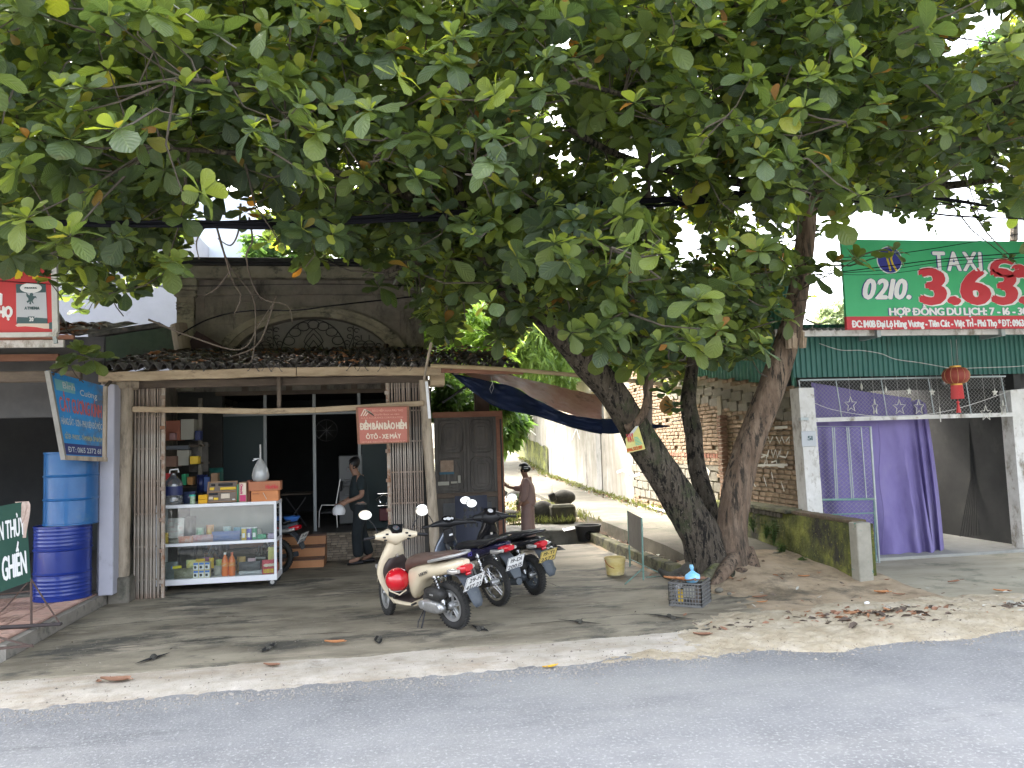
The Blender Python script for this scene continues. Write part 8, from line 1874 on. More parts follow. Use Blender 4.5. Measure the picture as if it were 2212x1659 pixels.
 mirrors(root,ST,1.01,.21,black_p,.2)
 return root
B2=underbone('navy_motorbike','navy blue motorbike with wire wheels and plate 19-D1 200.15, middle of the parked three',P2,R(119),R(8),dict(body=navyp,shield=pm('metallic_grey',(.10,.12,.16),rough=.25,metal=.6,coat=.6),plate=platew,num=('19-D1','200.15')),-.25)
P4=G(603,1243,.03)
B4=underbone('dark_motorbike','small dark motorbike half hidden behind the glass cabinet',(P4.x-.05,P4.y+.15,.03),R(160),R(4),dict(body=gunmetal,shield=navyp,plate=platew,num=('19-H1','078.53'),cat='motorbike'),0)
c=WM[B4]@Vector((-.3,0,.93));mb=MB();mb.lathe([(0,-.06),(.08,-.05),(.12,0),(.13,.02),(.12,.02),(.0,-.03)],c,20);solo('plastic_scoop',mb,bluep,'blue plastic scoop lying on the tail of the dark motorbike','scoop',c,smooth=60)
# ------------------------------------------------------------ the big almond tree
tree=thing('almond_tree','huge spreading broad leaved tree with three leaning trunks overhanging street and shop','tree',TB)
def limb(name,pts,mat,seed=0,n=16,bump=.04,lab=None,parts_=True,knots=()):
 """pts: (px, py, Y, halfwidth_in_photo_units)"""
 P=[];Rr=[]
 for px,py,Y,hw in pts:
  p=W(px,py,Y);P.append(p);Rr.append(.84*hw*(p-CAM).dot(FWD)/1674)
 out=[];ro=[];sub=6
 for i in range(len(P)-1):
  p0=P[max(i-1,0)];p1=P[i];p2=P[i+1];p3=P[min(i+2,len(P)-1)]
  for k in range(sub):
   t=k/sub;out.append(.5*((2*p1)+(p2-p0)*t+(2*p0-5*p1+4*p2-p3)*t*t+(-p0+3*p1-3*p2+p3)*t**3));ro.append(Rr[i]+(Rr[i+1]-Rr[i])*t)
 out.append(P[-1]);ro.append(Rr[-1]);mb=MB();mb.tube(out,ro,n)
 k=len(out);vs=[]
 for i in range(k):
  for j in range(n):
   v=Vector(mb.v[i*n+j]);d=v-out[i];a=2*PI*j/n
   f=1+.10*nz(a*1.3+3*math.sin(a),i*.22,1,seed)+.05*math.sin(5*a+i*.12+seed)*(1 if ro[i]>.1 else .3)+bump*nz(a*4,i*.8,1,seed+5)
   vs.append(tuple(out[i]+d*f))
 mb.v=vs;part(name,mb,mat,tree,lab,smooth=70);return out,ro
LIMBS=[]
def L(name,pts,mat,**k):o,r=limb(name,pts,mat,**k);LIMBS.extend(zip(o,r));return o
ty=TB.y
L('trunk',[(1533,1258,ty,62),(1530,1215,ty,54),(1512,1160,ty,50),(1482,1105,ty,47),(1445,1045,ty-.05,44),(1400,975,ty-.1,42),(1360,905,ty-.15,38),(1318,840,ty-.2,37),(1260,775,ty-.2,36),(1205,715,ty-.25,33),(1150,665,ty-.3,26),(1085,620,ty-.4,23)],bark_m,seed=1,n=22,lab='thick left trunk with rough dark bark leaning left')
L('trunk',[(1553,1225,ty+.25,40),(1545,1160,ty+.4,27),(1525,1085,ty+.6,24),(1505,1010,ty+.8,22),(1497,930,ty+.95,22),(1487,870,ty+1.05,20),(1492,820,ty+1.15,17),(1497,760,ty+1.2,14),(1490,640,ty+1.2,11)],bark_m,seed=2,n=16,lab='slender dark middle trunk')
L('trunk',[(1590,1262,ty-.02,60),(1583,1215,ty,47),(1580,1150,ty,37),(1588,1080,ty,37),(1603,1010,ty,36),(1625,945,ty,34),(1655,870,ty,34),(1680,800,ty,33),(1697,745,ty,30),(1712,690,ty+.05,27),(1728,600,ty+.1,25),(1738,520,ty+.1,24),(1745,450,ty+.1,24),(1765,370,ty+.1,23),(1772,300,ty,22),(1785,230,ty,19),(1800,150,ty,16),(1830,60,ty,13)],bark_l,seed=3,n=22,lab='right trunk with bare pale brown wood')
# roots and broken bark collar
for k,(pts,m_)in enumerate((([(1560,1215,ty-.1,16),(1535,1245,ty-.35,20),(1515,1262,ty-.42,14),(1500,1275,ty-.42,6)],mossy2),([(1590,1200,ty-.1,20),(1562,1238,ty-.45,18),(1540,1270,ty-.6,11),(1530,1290,ty-.65,6)],bark_l),([(1612,1190,ty,22),(1630,1235,ty-.2,20),(1650,1262,ty-.3,12),(1668,1275,ty-.35,5)],bark_l),([(1530,1200,ty,24),(1490,1232,ty-.02,20),(1450,1245,ty+.1,12),(1425,1232,ty+.3,6)],stone_d),([(1600,1235,ty-.3,20),(1604,1262,ty-.42,16),(1608,1285,ty-.5,6)],bark_l),([(1575,1235,ty-.3,16),(1580,1262,ty-.5,14),(1570,1285,ty-.6,5)],bark_m),([(1640,1215,ty+.1,14),(1662,1245,ty+.05,10),(1690,1258,ty,4)],bark_l))):L('root',pts,m_,seed=20+k,n=12,bump=.1)
c=W(1710,735,ty-.1);mb=MB()
for k in range(26):a=random.uniform(0,2*PI);r_=random.uniform(.03,.13);mb.bar(c+Vector((r_*math.cos(a),-.1+r_*math.sin(a)*.6,-.12)),c+Vector((r_*1.1*math.cos(a),-.12+r_*.6*math.sin(a),random.uniform(.0,.12))),.025,.015)
part('splintered_stub',mb,pm('splintered_wood',[(.25,.18,.12),(.38,.3,.22)],scale=9,rough=.9),tree)
b1=bark_m
L('branch',[(1150,665,ty-.3,22),(1085,610,ty-.45,18),(1040,545,ty-.5,17),(1005,470,ty-.6,15),(985,380,ty-.8,12),(960,280,ty-1.2,9)],b1,seed=30)
L('branch',[(1100,625,ty-.4,16),(1030,585,ty-.5,15),(950,560,ty-.5,13),(880,570,ty-.5,10),(830,590,ty-.6,7)],b1,seed=31)
L('branch',[(1005,480,ty-.6,12),(900,430,ty-1.,11),(780,390,ty-1.5,10),(640,350,ty-2,8),(500,330,ty-2.5,7),(330,320,ty-3,5)],b1,seed=32)
L('branch',[(985,390,ty-.8,9),(860,300,ty-1.8,9),(720,230,ty-2.6,8),(560,190,ty-3.2,7),(380,170,ty-3.8,5)],b1,seed=33)
L('branch',[(1735,410,ty+.1,16),(1640,400,ty-.2,12),(1500,380,ty-.6,10),(1350,340,ty-1.2,9),(1230,280,ty-1.8,7)],b1,seed=34)
L('branch',[(1745,440,ty+.1,14),(1830,420,ty,14),(1950,405,ty,12),(2060,400,ty,10),(2140,390,ty,7),(2240,395,ty,5)],b1,seed=35)
L('branch',[(1775,290,ty,15),(1860,270,ty-.6,13),(1980,240,ty-1.3,11),(2100,225,ty-2,9),(2230,215,ty-2.5,6)],b1,seed=36)
L('branch',[(1770,300,ty,12),(1660,280,ty-.8,11),(1540,270,ty-1.6,9),(1400,220,ty-2.4,7),(1250,180,ty-3,5)],b1,seed=37)
L('branch',[(1395,960,ty-.1,14),(1400,870,ty-.15,11),(1395,780,ty-.2,10),(1410,700,ty-.2,10),(1402,560,ty-.2,9),(1400,400,ty-.2,7),(1405,250,ty-.2,6)],twig_m,seed=38)
L('branch',[(1352,925,ty-.25,12),(1372,915,ty-.3,12),(1395,880,ty-.3,11),(1405,800,ty-.25,10)],bark_l,seed=39)
L('branch',[(1790,210,ty,13),(1720,120,ty-.5,11),(1620,40,ty-1,9),(1500,-60,ty-1.5,7)],b1,seed=40)
L('branch',[(1800,180,ty,13),(1900,90,ty-.3,11),(2000,0,ty-.6,9)],b1,seed=41)
L('branch',[(1735,430,ty+.15,14),(1715,380,ty+.3,12),(1700,330,ty+.4,10),(1690,260,ty+.5,8)],b1,seed=42)
L('branch',[(960,290,ty-1.2,8),(1010,180,ty-1.8,8),(1100,60,ty-2.4,6)],b1,seed=43)
# bare twigs hanging in front of the old parapet
def twig(name,pts,r,lab=None):
 P=[W(*p)for p in pts];out=[]
 for i in range(len(P)-1):
  p0=P[max(i-1,0)];p1=P[i];p2=P[i+1];p3=P[min(i+2,len(P)-1)]
  for k in range(5):
   t=k/5;out.append(.5*((2*p1)+(p2-p0)*t+(2*p0-5*p1+4*p2-p3)*t*t+(-p0+3*p1-3*p2+p3)*t**3))
 out.append(P[-1]);mb=MB();mb.tube(out,[r*(1-.6*i/len(out))for i in range(len(out))],5);return part(name,mb,twig_m,tree,lab)
yt_=9.6
for pts in ([(430,350,8.5),(428,400,9),(462,470,9.2),(478,530,9.4),(500,580,9.6),(545,640,10),(552,700,10.2),(545,775,10.2),(525,785,10.2)],[(520,440,9),(515,500,9.2),(498,530,9.4),(470,515,9.4)],[(445,380,8.8),(450,470,9.2),(425,520,9.4),(430,560,9.6)],[(462,470,9.2),(500,600,9.6),(520,640,9.8),(505,680,10)],[(538,470,9.1),(545,520,9.3),(532,560,9.5),(560,640,9.9),(620,660,10),(632,700,10)],[(320,690,10),(420,730,10.2),(520,755,10.3),(560,700,10.3),(600,640,10.3)],[(500,580,9.6),(470,620,9.7),(440,640,9.8)],[(595,640,10.1),(560,740,10.2),(500,770,10.2)],[(960,500,9.3),(985,560,9.4),(1000,640,9.5),(1005,690,9.5)],[(1250,640,9.6),(1300,700,9.7),(1330,760,9.7)],[(1395,840,9.6),(1420,820,9.5),(1450,815,9.4)],[(1840,560,9.3),(1880,545,9.2),(1930,535,9.1)],[(2090,430,9),(2130,500,9),(2190,560,8.9)],[(1740,690,9.5),(1765,700,9.4),(1790,695,9.3)]):twig('twig',pts,.014)
# --- leaves
leafmat=bpy.data.materials.new('almond_leaf');leafmat.use_nodes=True;n_=leafmat.node_tree;N=n_.nodes;Lk=n_.links;bs_=N['Principled BSDF']
at=N.new('ShaderNodeAttribute');at.attribute_name='tone';uv=N.new('ShaderNodeAttribute');uv.attribute_name='lf'
rp=N.new('ShaderNodeValToRGB');e=rp.color_ramp.elements;e[0].position=0;e[0].color=(.040,.068,.038,1);e[1].position=.45;e[1].color=(.078,.118,.050,1)
for p_,c_ in ((.70,(.125,.17,.05)),(.86,(.20,.25,.05)),(.93,(.21,.22,.04)),(.955,(.20,.155,.045)),(.985,(.24,.115,.04))):q=e.new(p_);q.color=(*c_,1)
Lk.new(at.outputs['Fac'],rp.inputs[0])
sx_=N.new('ShaderNodeSeparateXYZ');Lk.new(uv.outputs['Vector'],sx_.inputs[0])
def mth(op,a,b=None,v=None):
 m_=N.new('ShaderNodeMath');m_.operation=op
 if isinstance(a,(int,float)):m_.inputs[0].default_value=a
 else :Lk.new(a,m_.inputs[0])
 if b is not None:
  if isinstance(b,(int,float)):m_.inputs[1].default_value=b
  else :Lk.new(b,m_.inputs[1])
 return m_.outputs[0]
au=mth('ABSOLUTE',sx_.outputs[0]);mid_=mth('LESS_THAN',au,.045)
vv=mth('SINE',mth('MULTIPLY',mth('SUBTRACT',sx_.outputs[1],mth('MULTIPLY',au,.35)),48.));vein=mth('GREATER_THAN',vv,.93)
vs_=mth('MAXIMUM',mid_,mth('MULTIPLY',vein,.45));mx=N.new('ShaderNodeMix');mx.data_type='RGBA';Lk.new(mth('MULTIPLY',vs_,.45),mx.inputs[0]);Lk.new(rp.outputs[0],mx.inputs[6]);mx.inputs[7].default_value=(.2,.26,.09,1)
tc_=N.new('ShaderNodeTexCoord');no_=N.new('ShaderNodeTexNoise');no_.inputs['Scale'].default_value=9;no_.inputs['Detail'].default_value=5;Lk.new(tc_.outputs['Object'],no_.inputs[0])
mr_=N.new('ShaderNodeMapRange');mr_.inputs[1].default_value=.62;mr_.inputs[2].default_value=.70;Lk.new(no_.outputs[0],mr_.inputs[0]);mx2=N.new('ShaderNodeMix');mx2.data_type='RGBA';Lk.new(mth('MULTIPLY',mr_.outputs[0],.55),mx2.inputs[0]);Lk.new(mx.outputs[2],mx2.inputs[6]);mx2.inputs[7].default_value=(.10,.08,.03,1)
Lk.new(mx2.outputs[2],bs_.inputs['Base Color']);bs_.inputs['Roughness'].default_value=.36;bs_.inputs['Specular IOR Level'].default_value=.45
bmp=N.new('ShaderNodeBump');bmp.inputs['Strength'].default_value=.35;bmp.inputs['Distance'].default_value=.01;Lk.new(vv,bmp.inputs['Height']);Lk.new(bmp.outputs[0],bs_.inputs['Normal'])
tr_=N.new('ShaderNodeBsdfTranslucent');hs=N.new('ShaderNodeMix');hs.data_type='RGBA';hs.blend_type='MULTIPLY';hs.inputs[0].default_value=1;Lk.new(rp.outputs[0],hs.inputs[6]);hs.inputs[7].default_value=(2.6,2.4,.8,1);Lk.new(hs.outputs[2],tr_.inputs[0])
ms2=N.new('ShaderNodeMixShader');ms2.inputs[0].default_value=.42;Lk.new(bs_.outputs[0],ms2.inputs[1]);Lk.new(tr_.outputs[0],ms2.inputs[2]);Lk.new(ms2.outputs[0],N['Material Output'].inputs[0])
# unit obovate leaf: length along +y, width +-x, 5 stations
ST_=[(.0,.015),(.16,.10),(.38,.24),(.60,.345),(.80,.34),(.93,.22),(1.0,.0)]
LV_=[];LUV=[]
for i,(t,w)in enumerate(ST_):
 if i==len(ST_)-1:LV_.append((0,t,0));LUV.append((0,t,0))
 else :
  for s_ in (-1,0,1):LV_.append((s_*w,t-(.0 if s_ else 0),.16*w*abs(s_)));LUV.append((s_,t,0))
LF=[]
for i in range(len(ST_)-2):
 a=i*3;b=(i+1)*3;LF+=[(a,a+1,b+1,b),(a+1,a+2,b+2,b+1)]
i=(len(ST_)-2)*3;j=len(LV_)-1;LF+=[(i,i+1,j),(i+1,i+2,j)]
LV_=np.array(LV_);LUV=np.array(LUV)
def bend(curl):
 v=LV_.copy();y=v[:,1];v[:,2]-=curl*y**2*.55;v[:,2]+=.02*np.sin(y*14)*np.abs(v[:,0])*3;return v
BV=[bend(c)for c in (-.25,.05,.35,.65,1.0)]
def leafmesh(nm,inst):
 """inst: list of (matrix 4x4 np, tone, bend index) -> one mesh"""
 nL=len(inst);nv=len(LV_);V=np.empty((nL,nv,3));
 Ms=np.array([m[0]for m in inst]);bi=np.array([m[2]for m in inst])
 for b in range(len(BV)):
  s_=bi==b
  if s_.any():V[s_]=np.einsum('nij,kj->nki',Ms[s_][:,:3,:3],BV[b])+Ms[s_][:,None,:3,3]
 quads=np.array([f for f in LF if len(f)==4]);tris=np.array([f for f in LF if len(f)==3]);off=(np.arange(nL)*nv)[:,None,None]
 q=(quads[None]+off).reshape(-1);t=(tris[None]+off).reshape(-1)
 me=bpy.data.meshes.new(nm);me.vertices.add(nL*nv);me.vertices.foreach_set('co',V.reshape(-1).astype(np.float32))
 loops=np.concatenate([q,t]);me.loops.add(len(loops));me.loops.foreach_set('vertex_index',loops.astype(np.int32))
 nq,nt2=len(q)//4,len(t)//3;me.polygons.add(nq+nt2)
 me.polygons.foreach_set('loop_start',np.concatenate([np.arange(nq)*4,nq*4+np.arange(nt2)*3]).astype(np.int32))
 me.update(calc_edges=True)
 a=me.attributes.new('tone','FLOAT','POINT');a.data.foreach_set('value',np.repeat(np.array([m[1]for m in inst]),nv).astype(np.float32))
 a=me.attributes.new('lf','FLOAT_VECTOR','POINT');a.data.foreach_set('vector',np.tile(LUV,(nL,1)).reshape(-1).astype(np.float32))
 me.materials.append(leafmat);me.shade_smooth();me.validate();return me
rg_=random.Random(42)
def rosette(c,up,size,young=.5,dry=.03,n=None,light=1.):
 """whorl of leaves round a twig tip c pointing along up"""
 out=[];up=up.normalized();u=up.orthogonal().normalized();w=up.cross(u);n=n or rg_.randint(9,15);a0=rg_.uniform(0,6.28)
 base=rg_.choice((.05,.2,.3,.42,.55,.66))+rg_.uniform(-.05,.05)
 for k in range(n):
  ring=k/n;a=a0+k*2.4+rg_.uniform(-.25,.25)
  el=1.15-1.5*ring+rg_.uniform(-.25,.25)
  d=(u*math.cos(a)+w*math.sin(a))*math.cos(el)+up*math.sin(el)
  d=(d+Vector((0,0,-.25*ring))).normalized()
  l=size*(.55+.55*ring)*rg_.choice((rg_.uniform(.5,.8),rg_.uniform(.8,1.2),rg_.uniform(.8,1.2)))
  nrm=(up-d*up.dot(d));nrm=nrm.normalized()if nrm.length>.05 else d.orthogonal().normalized()
  nrm=(nrm+Vector((rg_.uniform(-.35,.35),rg_.uniform(-.35,.35),rg_.uniform(-.1,.35))));nrm=(nrm-d*nrm.dot(d)).normalized();sdv=d.cross(nrm)
  M=np.eye(4);M[:3,0]=np.array(sdv)*l*rg_.uniform(.85,1.1);M[:3,1]=np.array(d)*l;M[:3,2]=np.array(nrm)*l;M[:3,3]=np.array(c+d*l*.12)
  tone=base+rg_.uniform(-.12,.12)
  if ring<.4 and rg_.random()<young:tone=rg_.uniform(.72,.9)
  if rg_.random()<dry:tone=rg_.uniform(.93,1.)
  elif rg_.random()<.03:tone=rg_.uniform(.86,.94)
  out.append((M,min(max(tone,0),1),rg_.randrange(5)if ring>.3 else rg_.randrange(3)))
 return out
# lower outline of the crown as seen, and the openings through it
BND=[(-60,555),(0,575),(50,585),(110,570),(140,640),(175,700),(215,690),(250,640),(300,660),(345,640),(372,590),(395,570),(410,480),(470,450),(540,470),(565,530),(620,555),(655,590),(700,575),(740,560),(790,590),(850,620),(900,640),(925,760),(960,770),(990,750),(1010,650),(1060,660),(1075,770),(1110,760),(1150,700),(1200,705),(1240,740),(1290,780),(1350,800),(1400,830),(1450,850),(1480,830),(1500,790),(1560,800),(1640,800),(1665,760),(1690,690),(1740,660),(1800,620),(1840,590),(1880,560),(1900,520),(1840,470),(1880,470),(1960,500),(2040,470),(2110,440),(2160,470),(2270,520)]
def bnd(x):
 for (a,ya_),(b,yb_)in zip(BND,BND[1:]):
  if a<=x<=b and b>a:return ya_+(yb_-ya_)*(x-a)/(b-a)
 return 560
GAPS=[(500,435,60,60,1),(480,525,85,60,1),(555,455,22,12,1),(712,348,26,20,1),(640,290,10,8,1),(755,395,16,22,1),(1215,90,42,22,1),(1145,165,18,12,1),(975,110,12,10,1),(1235,372,36,14,.9),(1215,338,20,10,1),(1190,255,25,9,1),(1160,405,22,12,.9),(1390,335,34,22,1),(1370,385,40,16,.9),(1445,410,30,28,.7),(1480,520,24,62,1),(1600,395,26,22,.9),(1620,460,22,22,.9),(1640,500,30,16,.6),(1565,540,14,12,.8),(1530,600,18,14,.8),(1585,640,14,10,.6),(1690,620,12,22,.7),(1705,500,20,30,.7),(1752,490,16,90,.9),(1790,560,30,70,1),(1830,520,70,35,1),(1900,460,60,18,.8),(1990,470,90,30,.75),(2090,400,70,26,.8),(2180,380,30,30,.6),(2120,60,40,52,1),(2060,120,18,30,.8),(2180,40,26,26,.6),(2150,480,70,30,.9),(1345,310,14,10,.8),(1330,560,10,8,.8),(1260,420,20,10,.6),(480,600,20,40,1),(250,570,14,16,.8),(180,640,14,20,.9),(230,690,40,20,.8),(350,680,45,50,1),(1010,560,22,10,.8),(690,540,16,12,.8),(740,530,14,14,.7),(830,545,16,12,.7),(1150,600,16,30,.6)]
def gapped(px,py,r=0):
 r+=2
 for gx,gy,ga,gb,pr_ in GAPS:
  if ((px-gx)/(ga+r))**2+((py-gy)/(gb+r))**2<1+.75*nz(px,py,.035)and rg_.random()<pr_*.96:return True
 return False
def blocked(px,py,z):
 return py+8>bnd(px)-0.10*1674/z*rg_.uniform(.1,.9)
inst_near=[];inst=[];tips=[]
LP_=[p for p,r in LIMBS];LR_=[r for p,r in LIMBS]
LA=np.array([tuple(p)for p in LP_])
ncl=0
for _ in range(9000):
 c=Vector((rg_.uniform(-9.5,13.5),rg_.uniform(5.7,15.5),rg_.uniform(2.6,11.5)))
 e_=((c.x-1.8)/11.)**2+((c.y-9.2)/7.)**2+((c.z-4.2)/7.2)**2
 if e_>1:continue
 px,py,z=proj(c)
 if z<3.2:continue
 if c.z<3.3+max(0,(7.5-c.y))*.25 and not (1100<px<1700):continue
 inview=-150<px<2360 and py>-150
 if inview and (py>bnd(px)-10 or gapped(px,py,12*9/z)):continue
 if not inview and rg_.random()<.5:continue  # unseen boughs, there for their shade, thinned so more light reaches the road
 if py<-700 and rg_.random()<.3:continue
 nr_=rg_.randint(3,7);d2=((LA-np.array(c))**2).sum(1);j=int(d2.argmin());out_d=(c-LP_[j]);tips.append((LP_[j],c))if 0.1<d2[j]<.9 and inview and rg_.random()<.5 else None
 clump_young=rg_.choice((.1,.3,.6));
 for k in range(nr_):
  r=c+Vector((rg_.gauss(0,.32),rg_.gauss(0,.32),rg_.gauss(0,.22)))
  px,py,z=proj(r)
  if z<3.0:continue
  if -100<px<2300 and py>-60 and (blocked(px,py,z)or gapped(px,py,6)):continue
  up=Vector((rg_.uniform(-.5,.5),rg_.uniform(-.6,.35),rg_.uniform(.5,1)))+(out_d.normalized()*.3 if out_d.length>.01 else Vector())
  ro_=rosette(r,up,rg_.uniform(.15,.245),clump_young,.012)
  vis=-60<px<2270 and -80<py<860
  if vis and z<7.2:inst_near.append((z,ro_))
  else :inst.extend(ro_)
  if vis and rg_.random()<.4:tips.append((c,r))
  ncl+=1
# particular sprays seen clearly: (px, py, Y, size, young, n)
SPR=[(265,90,6.2,.27,.9),(425,105,6.3,.25,.8),(575,100,6.2,.27,.8),(650,160,6.2,.27,1),(400,190,5.8,.28,1),(560,200,6.3,.26,1),(640,180,6.2,.25,.8),(180,240,5.4,.24,1),(60,300,5.3,.24,1),(130,190,5.6,.22,1),(690,55,6.4,.28,1),(850,110,6.5,.28,.9),(920,30,6.4,.28,1),(995,60,6.6,.24,1),(1080,170,6.8,.26,1),(1250,95,6.8,.26,1),(1305,80,6.8,.24,1),(1370,75,6.8,.24,1),(1420,40,6.6,.3,1),(1580,100,7.2,.26,1),(1650,215,7.4,.27,.7),(1720,205,7.4,.27,.7),(1960,190,7.4,.27,1),(2060,170,7.4,.27,1),(2150,170,7.2,.27,1),(60,470,5.6,.26,.8),(150,510,5.8,.25,.5),(100,620-20,8.4,.22,.3),(390,470,7.0,.26,.6),(360,570,7.6,.28,.2),(530,460,8.5,.25,.2),(690,560,9.4,.28,.0),(820,620,9.5,.28,.1),(950,640,9.3,.26,.0),(960,700,9.0,.3,.0),(1075,730,8.9,.3,.0),(1205,600,8.6,.26,.5),(1225,640,8.4,.26,.6),(1230,590,8.4,.26,.4),(1640,590,8.6,.28,.4),(1290,760,9.0,.26,.1),(1370,790,9.2,.27,.0),(1440,850,9.0,.24,.0),(1455,880,8.9,.2,.1),(1545,770,9.2,.26,.1),(1620,770,9.2,.26,.1),(1680,640,9.2,.28,.2),(1700,690,9.0,.3,.3),(1760,590,8.8,.3,.1),(1800,570,8.7,.28,.1),(1850,560,8.6,.3,.1),(1930,545,8.5,.26,.1),(2120,480,8.4,.22,.0),(2180,560,8.6,.17,.0),(170,760,9.2,.28,.0),(200,775,9.25,.26,.1),(150,790,9.1,.22,.0),(1950,460,9.0,.24,.3),(2000,480,9.2,.24,.3),(925,700,9.7,.26,.0),(900,650,9.8,.28,.0),(1990,340,8.6,.26,.1),(240,640,9.0,.2,.0),(1500,700,9.0,.28,.0),(1420,700,9.1,.28,.0),(1340,700,9.2,.28,.0),(1560,700,9.2,.28,.0)]
for px,py,Y,s_,yg_ in SPR:
 Y=max(Y,5.9);s_*=.88
 c=W(px,py,Y);ro_=rosette(c,Vector((rg_.uniform(-.3,.3),-.55,.8)),s_,yg_,.05,12);inst_near.append((proj(c)[2],ro_))if Y<8.5 else inst.extend(ro_)
 d2=((LA-np.array(c))**2).sum(1);j=int(d2.argmin());tips.append((LP_[j],c))if d2[j]<3 else tips.append((c-Vector((0,-.4,.15)),c))
inst_near.sort(key=lambda q:q[0]);singles=[l for z,r in inst_near for l in r]
variants=[]
for b in range(5):
 for tn in (.05,.2,.35,.5,.65,.78,.86,.94,.99):variants.append((b,tn,leafmesh('leaf',[(np.eye(4),tn,b)])))
for M,tn,b in singles[:300]:
 v=min((q for q in variants if q[0]==b),key=lambda q:abs(q[1]-tn));piece('leaf',v[2],tree,Matrix(M.tolist()))
allst=singles[300:]+inst
I_=WM[tree].inverted()
IM=np.array(I_);allst=[(IM@M,t,b)for M,t,b in allst]
o=bpy.data.objects.new('foliage',leafmesh('foliage',allst));COL.objects.link(o);o.parent=tree;o['kind']='stuff';WM[o]=WM[tree].copy()
print('leaves',len(allst),'rosettes',ncl)
mb=MB()
for a,b in tips:
 m_=(a+b)/2+Vector((rg_.uniform(-.1,.1),rg_.uniform(-.1,.1),-.06*(b-a).length));l=(b-a).length;mb.tube([a,m_,b],[.005+.007*min(l,2),.006+.002*l,.004],4,False)
part('twigs',mb,pm('dark_twig',[(.05,.04,.03),(.09,.075,.06)],scale=5,rough=.9),tree,kind='stuff')
# advert on the trunk
c=W(1372,950,ty-.45);q=[W(1364-14,965,ty-.42),W(1394,973,ty-.40),W(1381,920,ty-.40),W(1372,922,ty-.42),W(1349,955,ty-.43)]
q=[W(1355,979,ty-.42),W(1394,970,ty-.40),W(1379,920,ty-.40),W(1373,921,ty-.41),W(1351,948,ty-.43)]
ta=thing('loan_advert','torn yellow paper advert lettered VAY nailed to the left trunk','poster',c)
mb=MB();mb.prism(q,(0,.006,0));part('paper',mb,pm('yellow_poster',[(.55,.50,.13),(.6,.56,.25)],scale=8,rough=.8),ta)
cx_=(q[0]-q[1]).normalized()*-1;cz_=Vector((0,0,1))-cx_*cx_.z;cz_.normalize()
part('lettering',letters('VAY',q[4]+cx_*.02+cz_*-.05+Vector((0,-.005,0)),cx_,cz_,.085,.10,.09),redpaper,ta);part('lettering',letters('1886.322.019',q[0]+cx_*.005+cz_*.015+Vector((0,-.005,0)),cx_,cz_,.2,.04,.1),pm('orange_ink',(.5,.12,.03)),ta)
mb=MB();mb.prism([p+Vector((0,-.006,0))for p in (q[4]+(q[3]-q[4])*.12,q[3],q[2],q[4]+(q[2]-q[4])*.45+Vector((.0,0,-.04)))],(0,.004,0));part('grey_torn_patch',mb,pm('grey_patch',[(.4,.42,.42),(.6,.62,.6)],scale=20),ta)
for k in range(6):a=q[0]+cx_*.13+cz_*(.075+.018*k)+Vector((0,-.006,0));mb=MB();mb.bar(a,a+cx_*(.09-.008*k),.003,.007);part('text_line',mb,tealp,ta)
# ------------------------------------------------------------ other greenery
def smallleafmat(name,c1,c2,tr,trans=.4):
 mt=bpy.data.materials.new(name);mt.use_nodes=True;n=mt.node_tree;N2=n.nodes;b=N2['Principled BSDF'];a=N2.new('ShaderNodeAttribute');a.attribute_name='tone';r=N2.new('ShaderNodeValToRGB');r.color_ramp.elements[0].color=(*c1,1);r.color_ramp.elements[1].color=(*c2,1)
 n.links.new(a.outputs['Fac'],r.inputs[0]);n.links.new(r.outputs[0],b.inputs['Base Color']);b.inputs['Roughness'].default_value=.5;t=N2.new('ShaderNodeBsdfTranslucent');t.inputs[0].default_value=(*tr,1);m2=N2.new('ShaderNodeMixShader');m2.inputs[0].default_value=trans
 n.links.new(b.outputs[0],m2.inputs[1]);n.links.new(t.outputs[0],m2.inputs[2]);n.links.new(m2.outputs[0],N2['Material Output'].inputs[0]);return mt
def cloud(name,label,cat,loc,gen,n,lmat,trunk=None,w=.3,seed=1,kind=None,par=None):
 """foliage of narrow leaves; gen(r) -> position, direction, length"""
 r=random.Random(seed);P=[];D=[];Ls=[]
 for _ in range(n):
  p,d,l=gen(r);P.append(p);D.append(d);Ls.append(l)
 P=np.array([tuple(p)for p in P]);D=np.array([tuple(d)for d in D]);D/=np.linalg.norm(D,axis=1)[:,None];Ls=np.array(Ls)[:,None]
 Rn=np.random.RandomState(seed).normal(size=D.shape);S=np.cross(D,Rn);S/=np.linalg.norm(S,axis=1)[:,None]
 V=np.stack([P,P+D*Ls*.45+S*Ls*w*.5,P+D*Ls+np.array([0,0,-1.])*Ls*.15,P+D*Ls*.45-S*Ls*w*.5],1).reshape(-1,3)-np.array(loc)
 me=bpy.data.meshes.new(name);me.vertices.add(len(V));me.vertices.foreach_set('co',V.reshape(-1).astype(np.float32));me.loops.add(len(V));me.loops.foreach_set('vertex_index',np.arange(len(V),dtype=np.int32));me.polygons.add(n);me.polygons.foreach_set('loop_start',(np.arange(n)*4).astype(np.int32));me.update(calc_edges=True)
 a=me.attributes.new('tone','FLOAT','POINT');a.data.foreach_set('value',np.repeat(np.random.RandomState(seed).rand(n),4).astype(np.float32));me.materials.append(lmat)
 if trunk is None:
  o=bpy.data.objects.new(name,me);COL.objects.link(o);o.location=loc;tag(o,label,cat,None,kind);return o
 t=thing(name,label,cat,loc);o=bpy.data.objects.new('crown',me);COL.objects.link(o);o.parent=t;WM[o]=WM[t].copy();mb=MB();mb.tube([tuple(v)for v in trunk[0]],trunk[1],8);part('trunk',mb,bark_m,t);return t
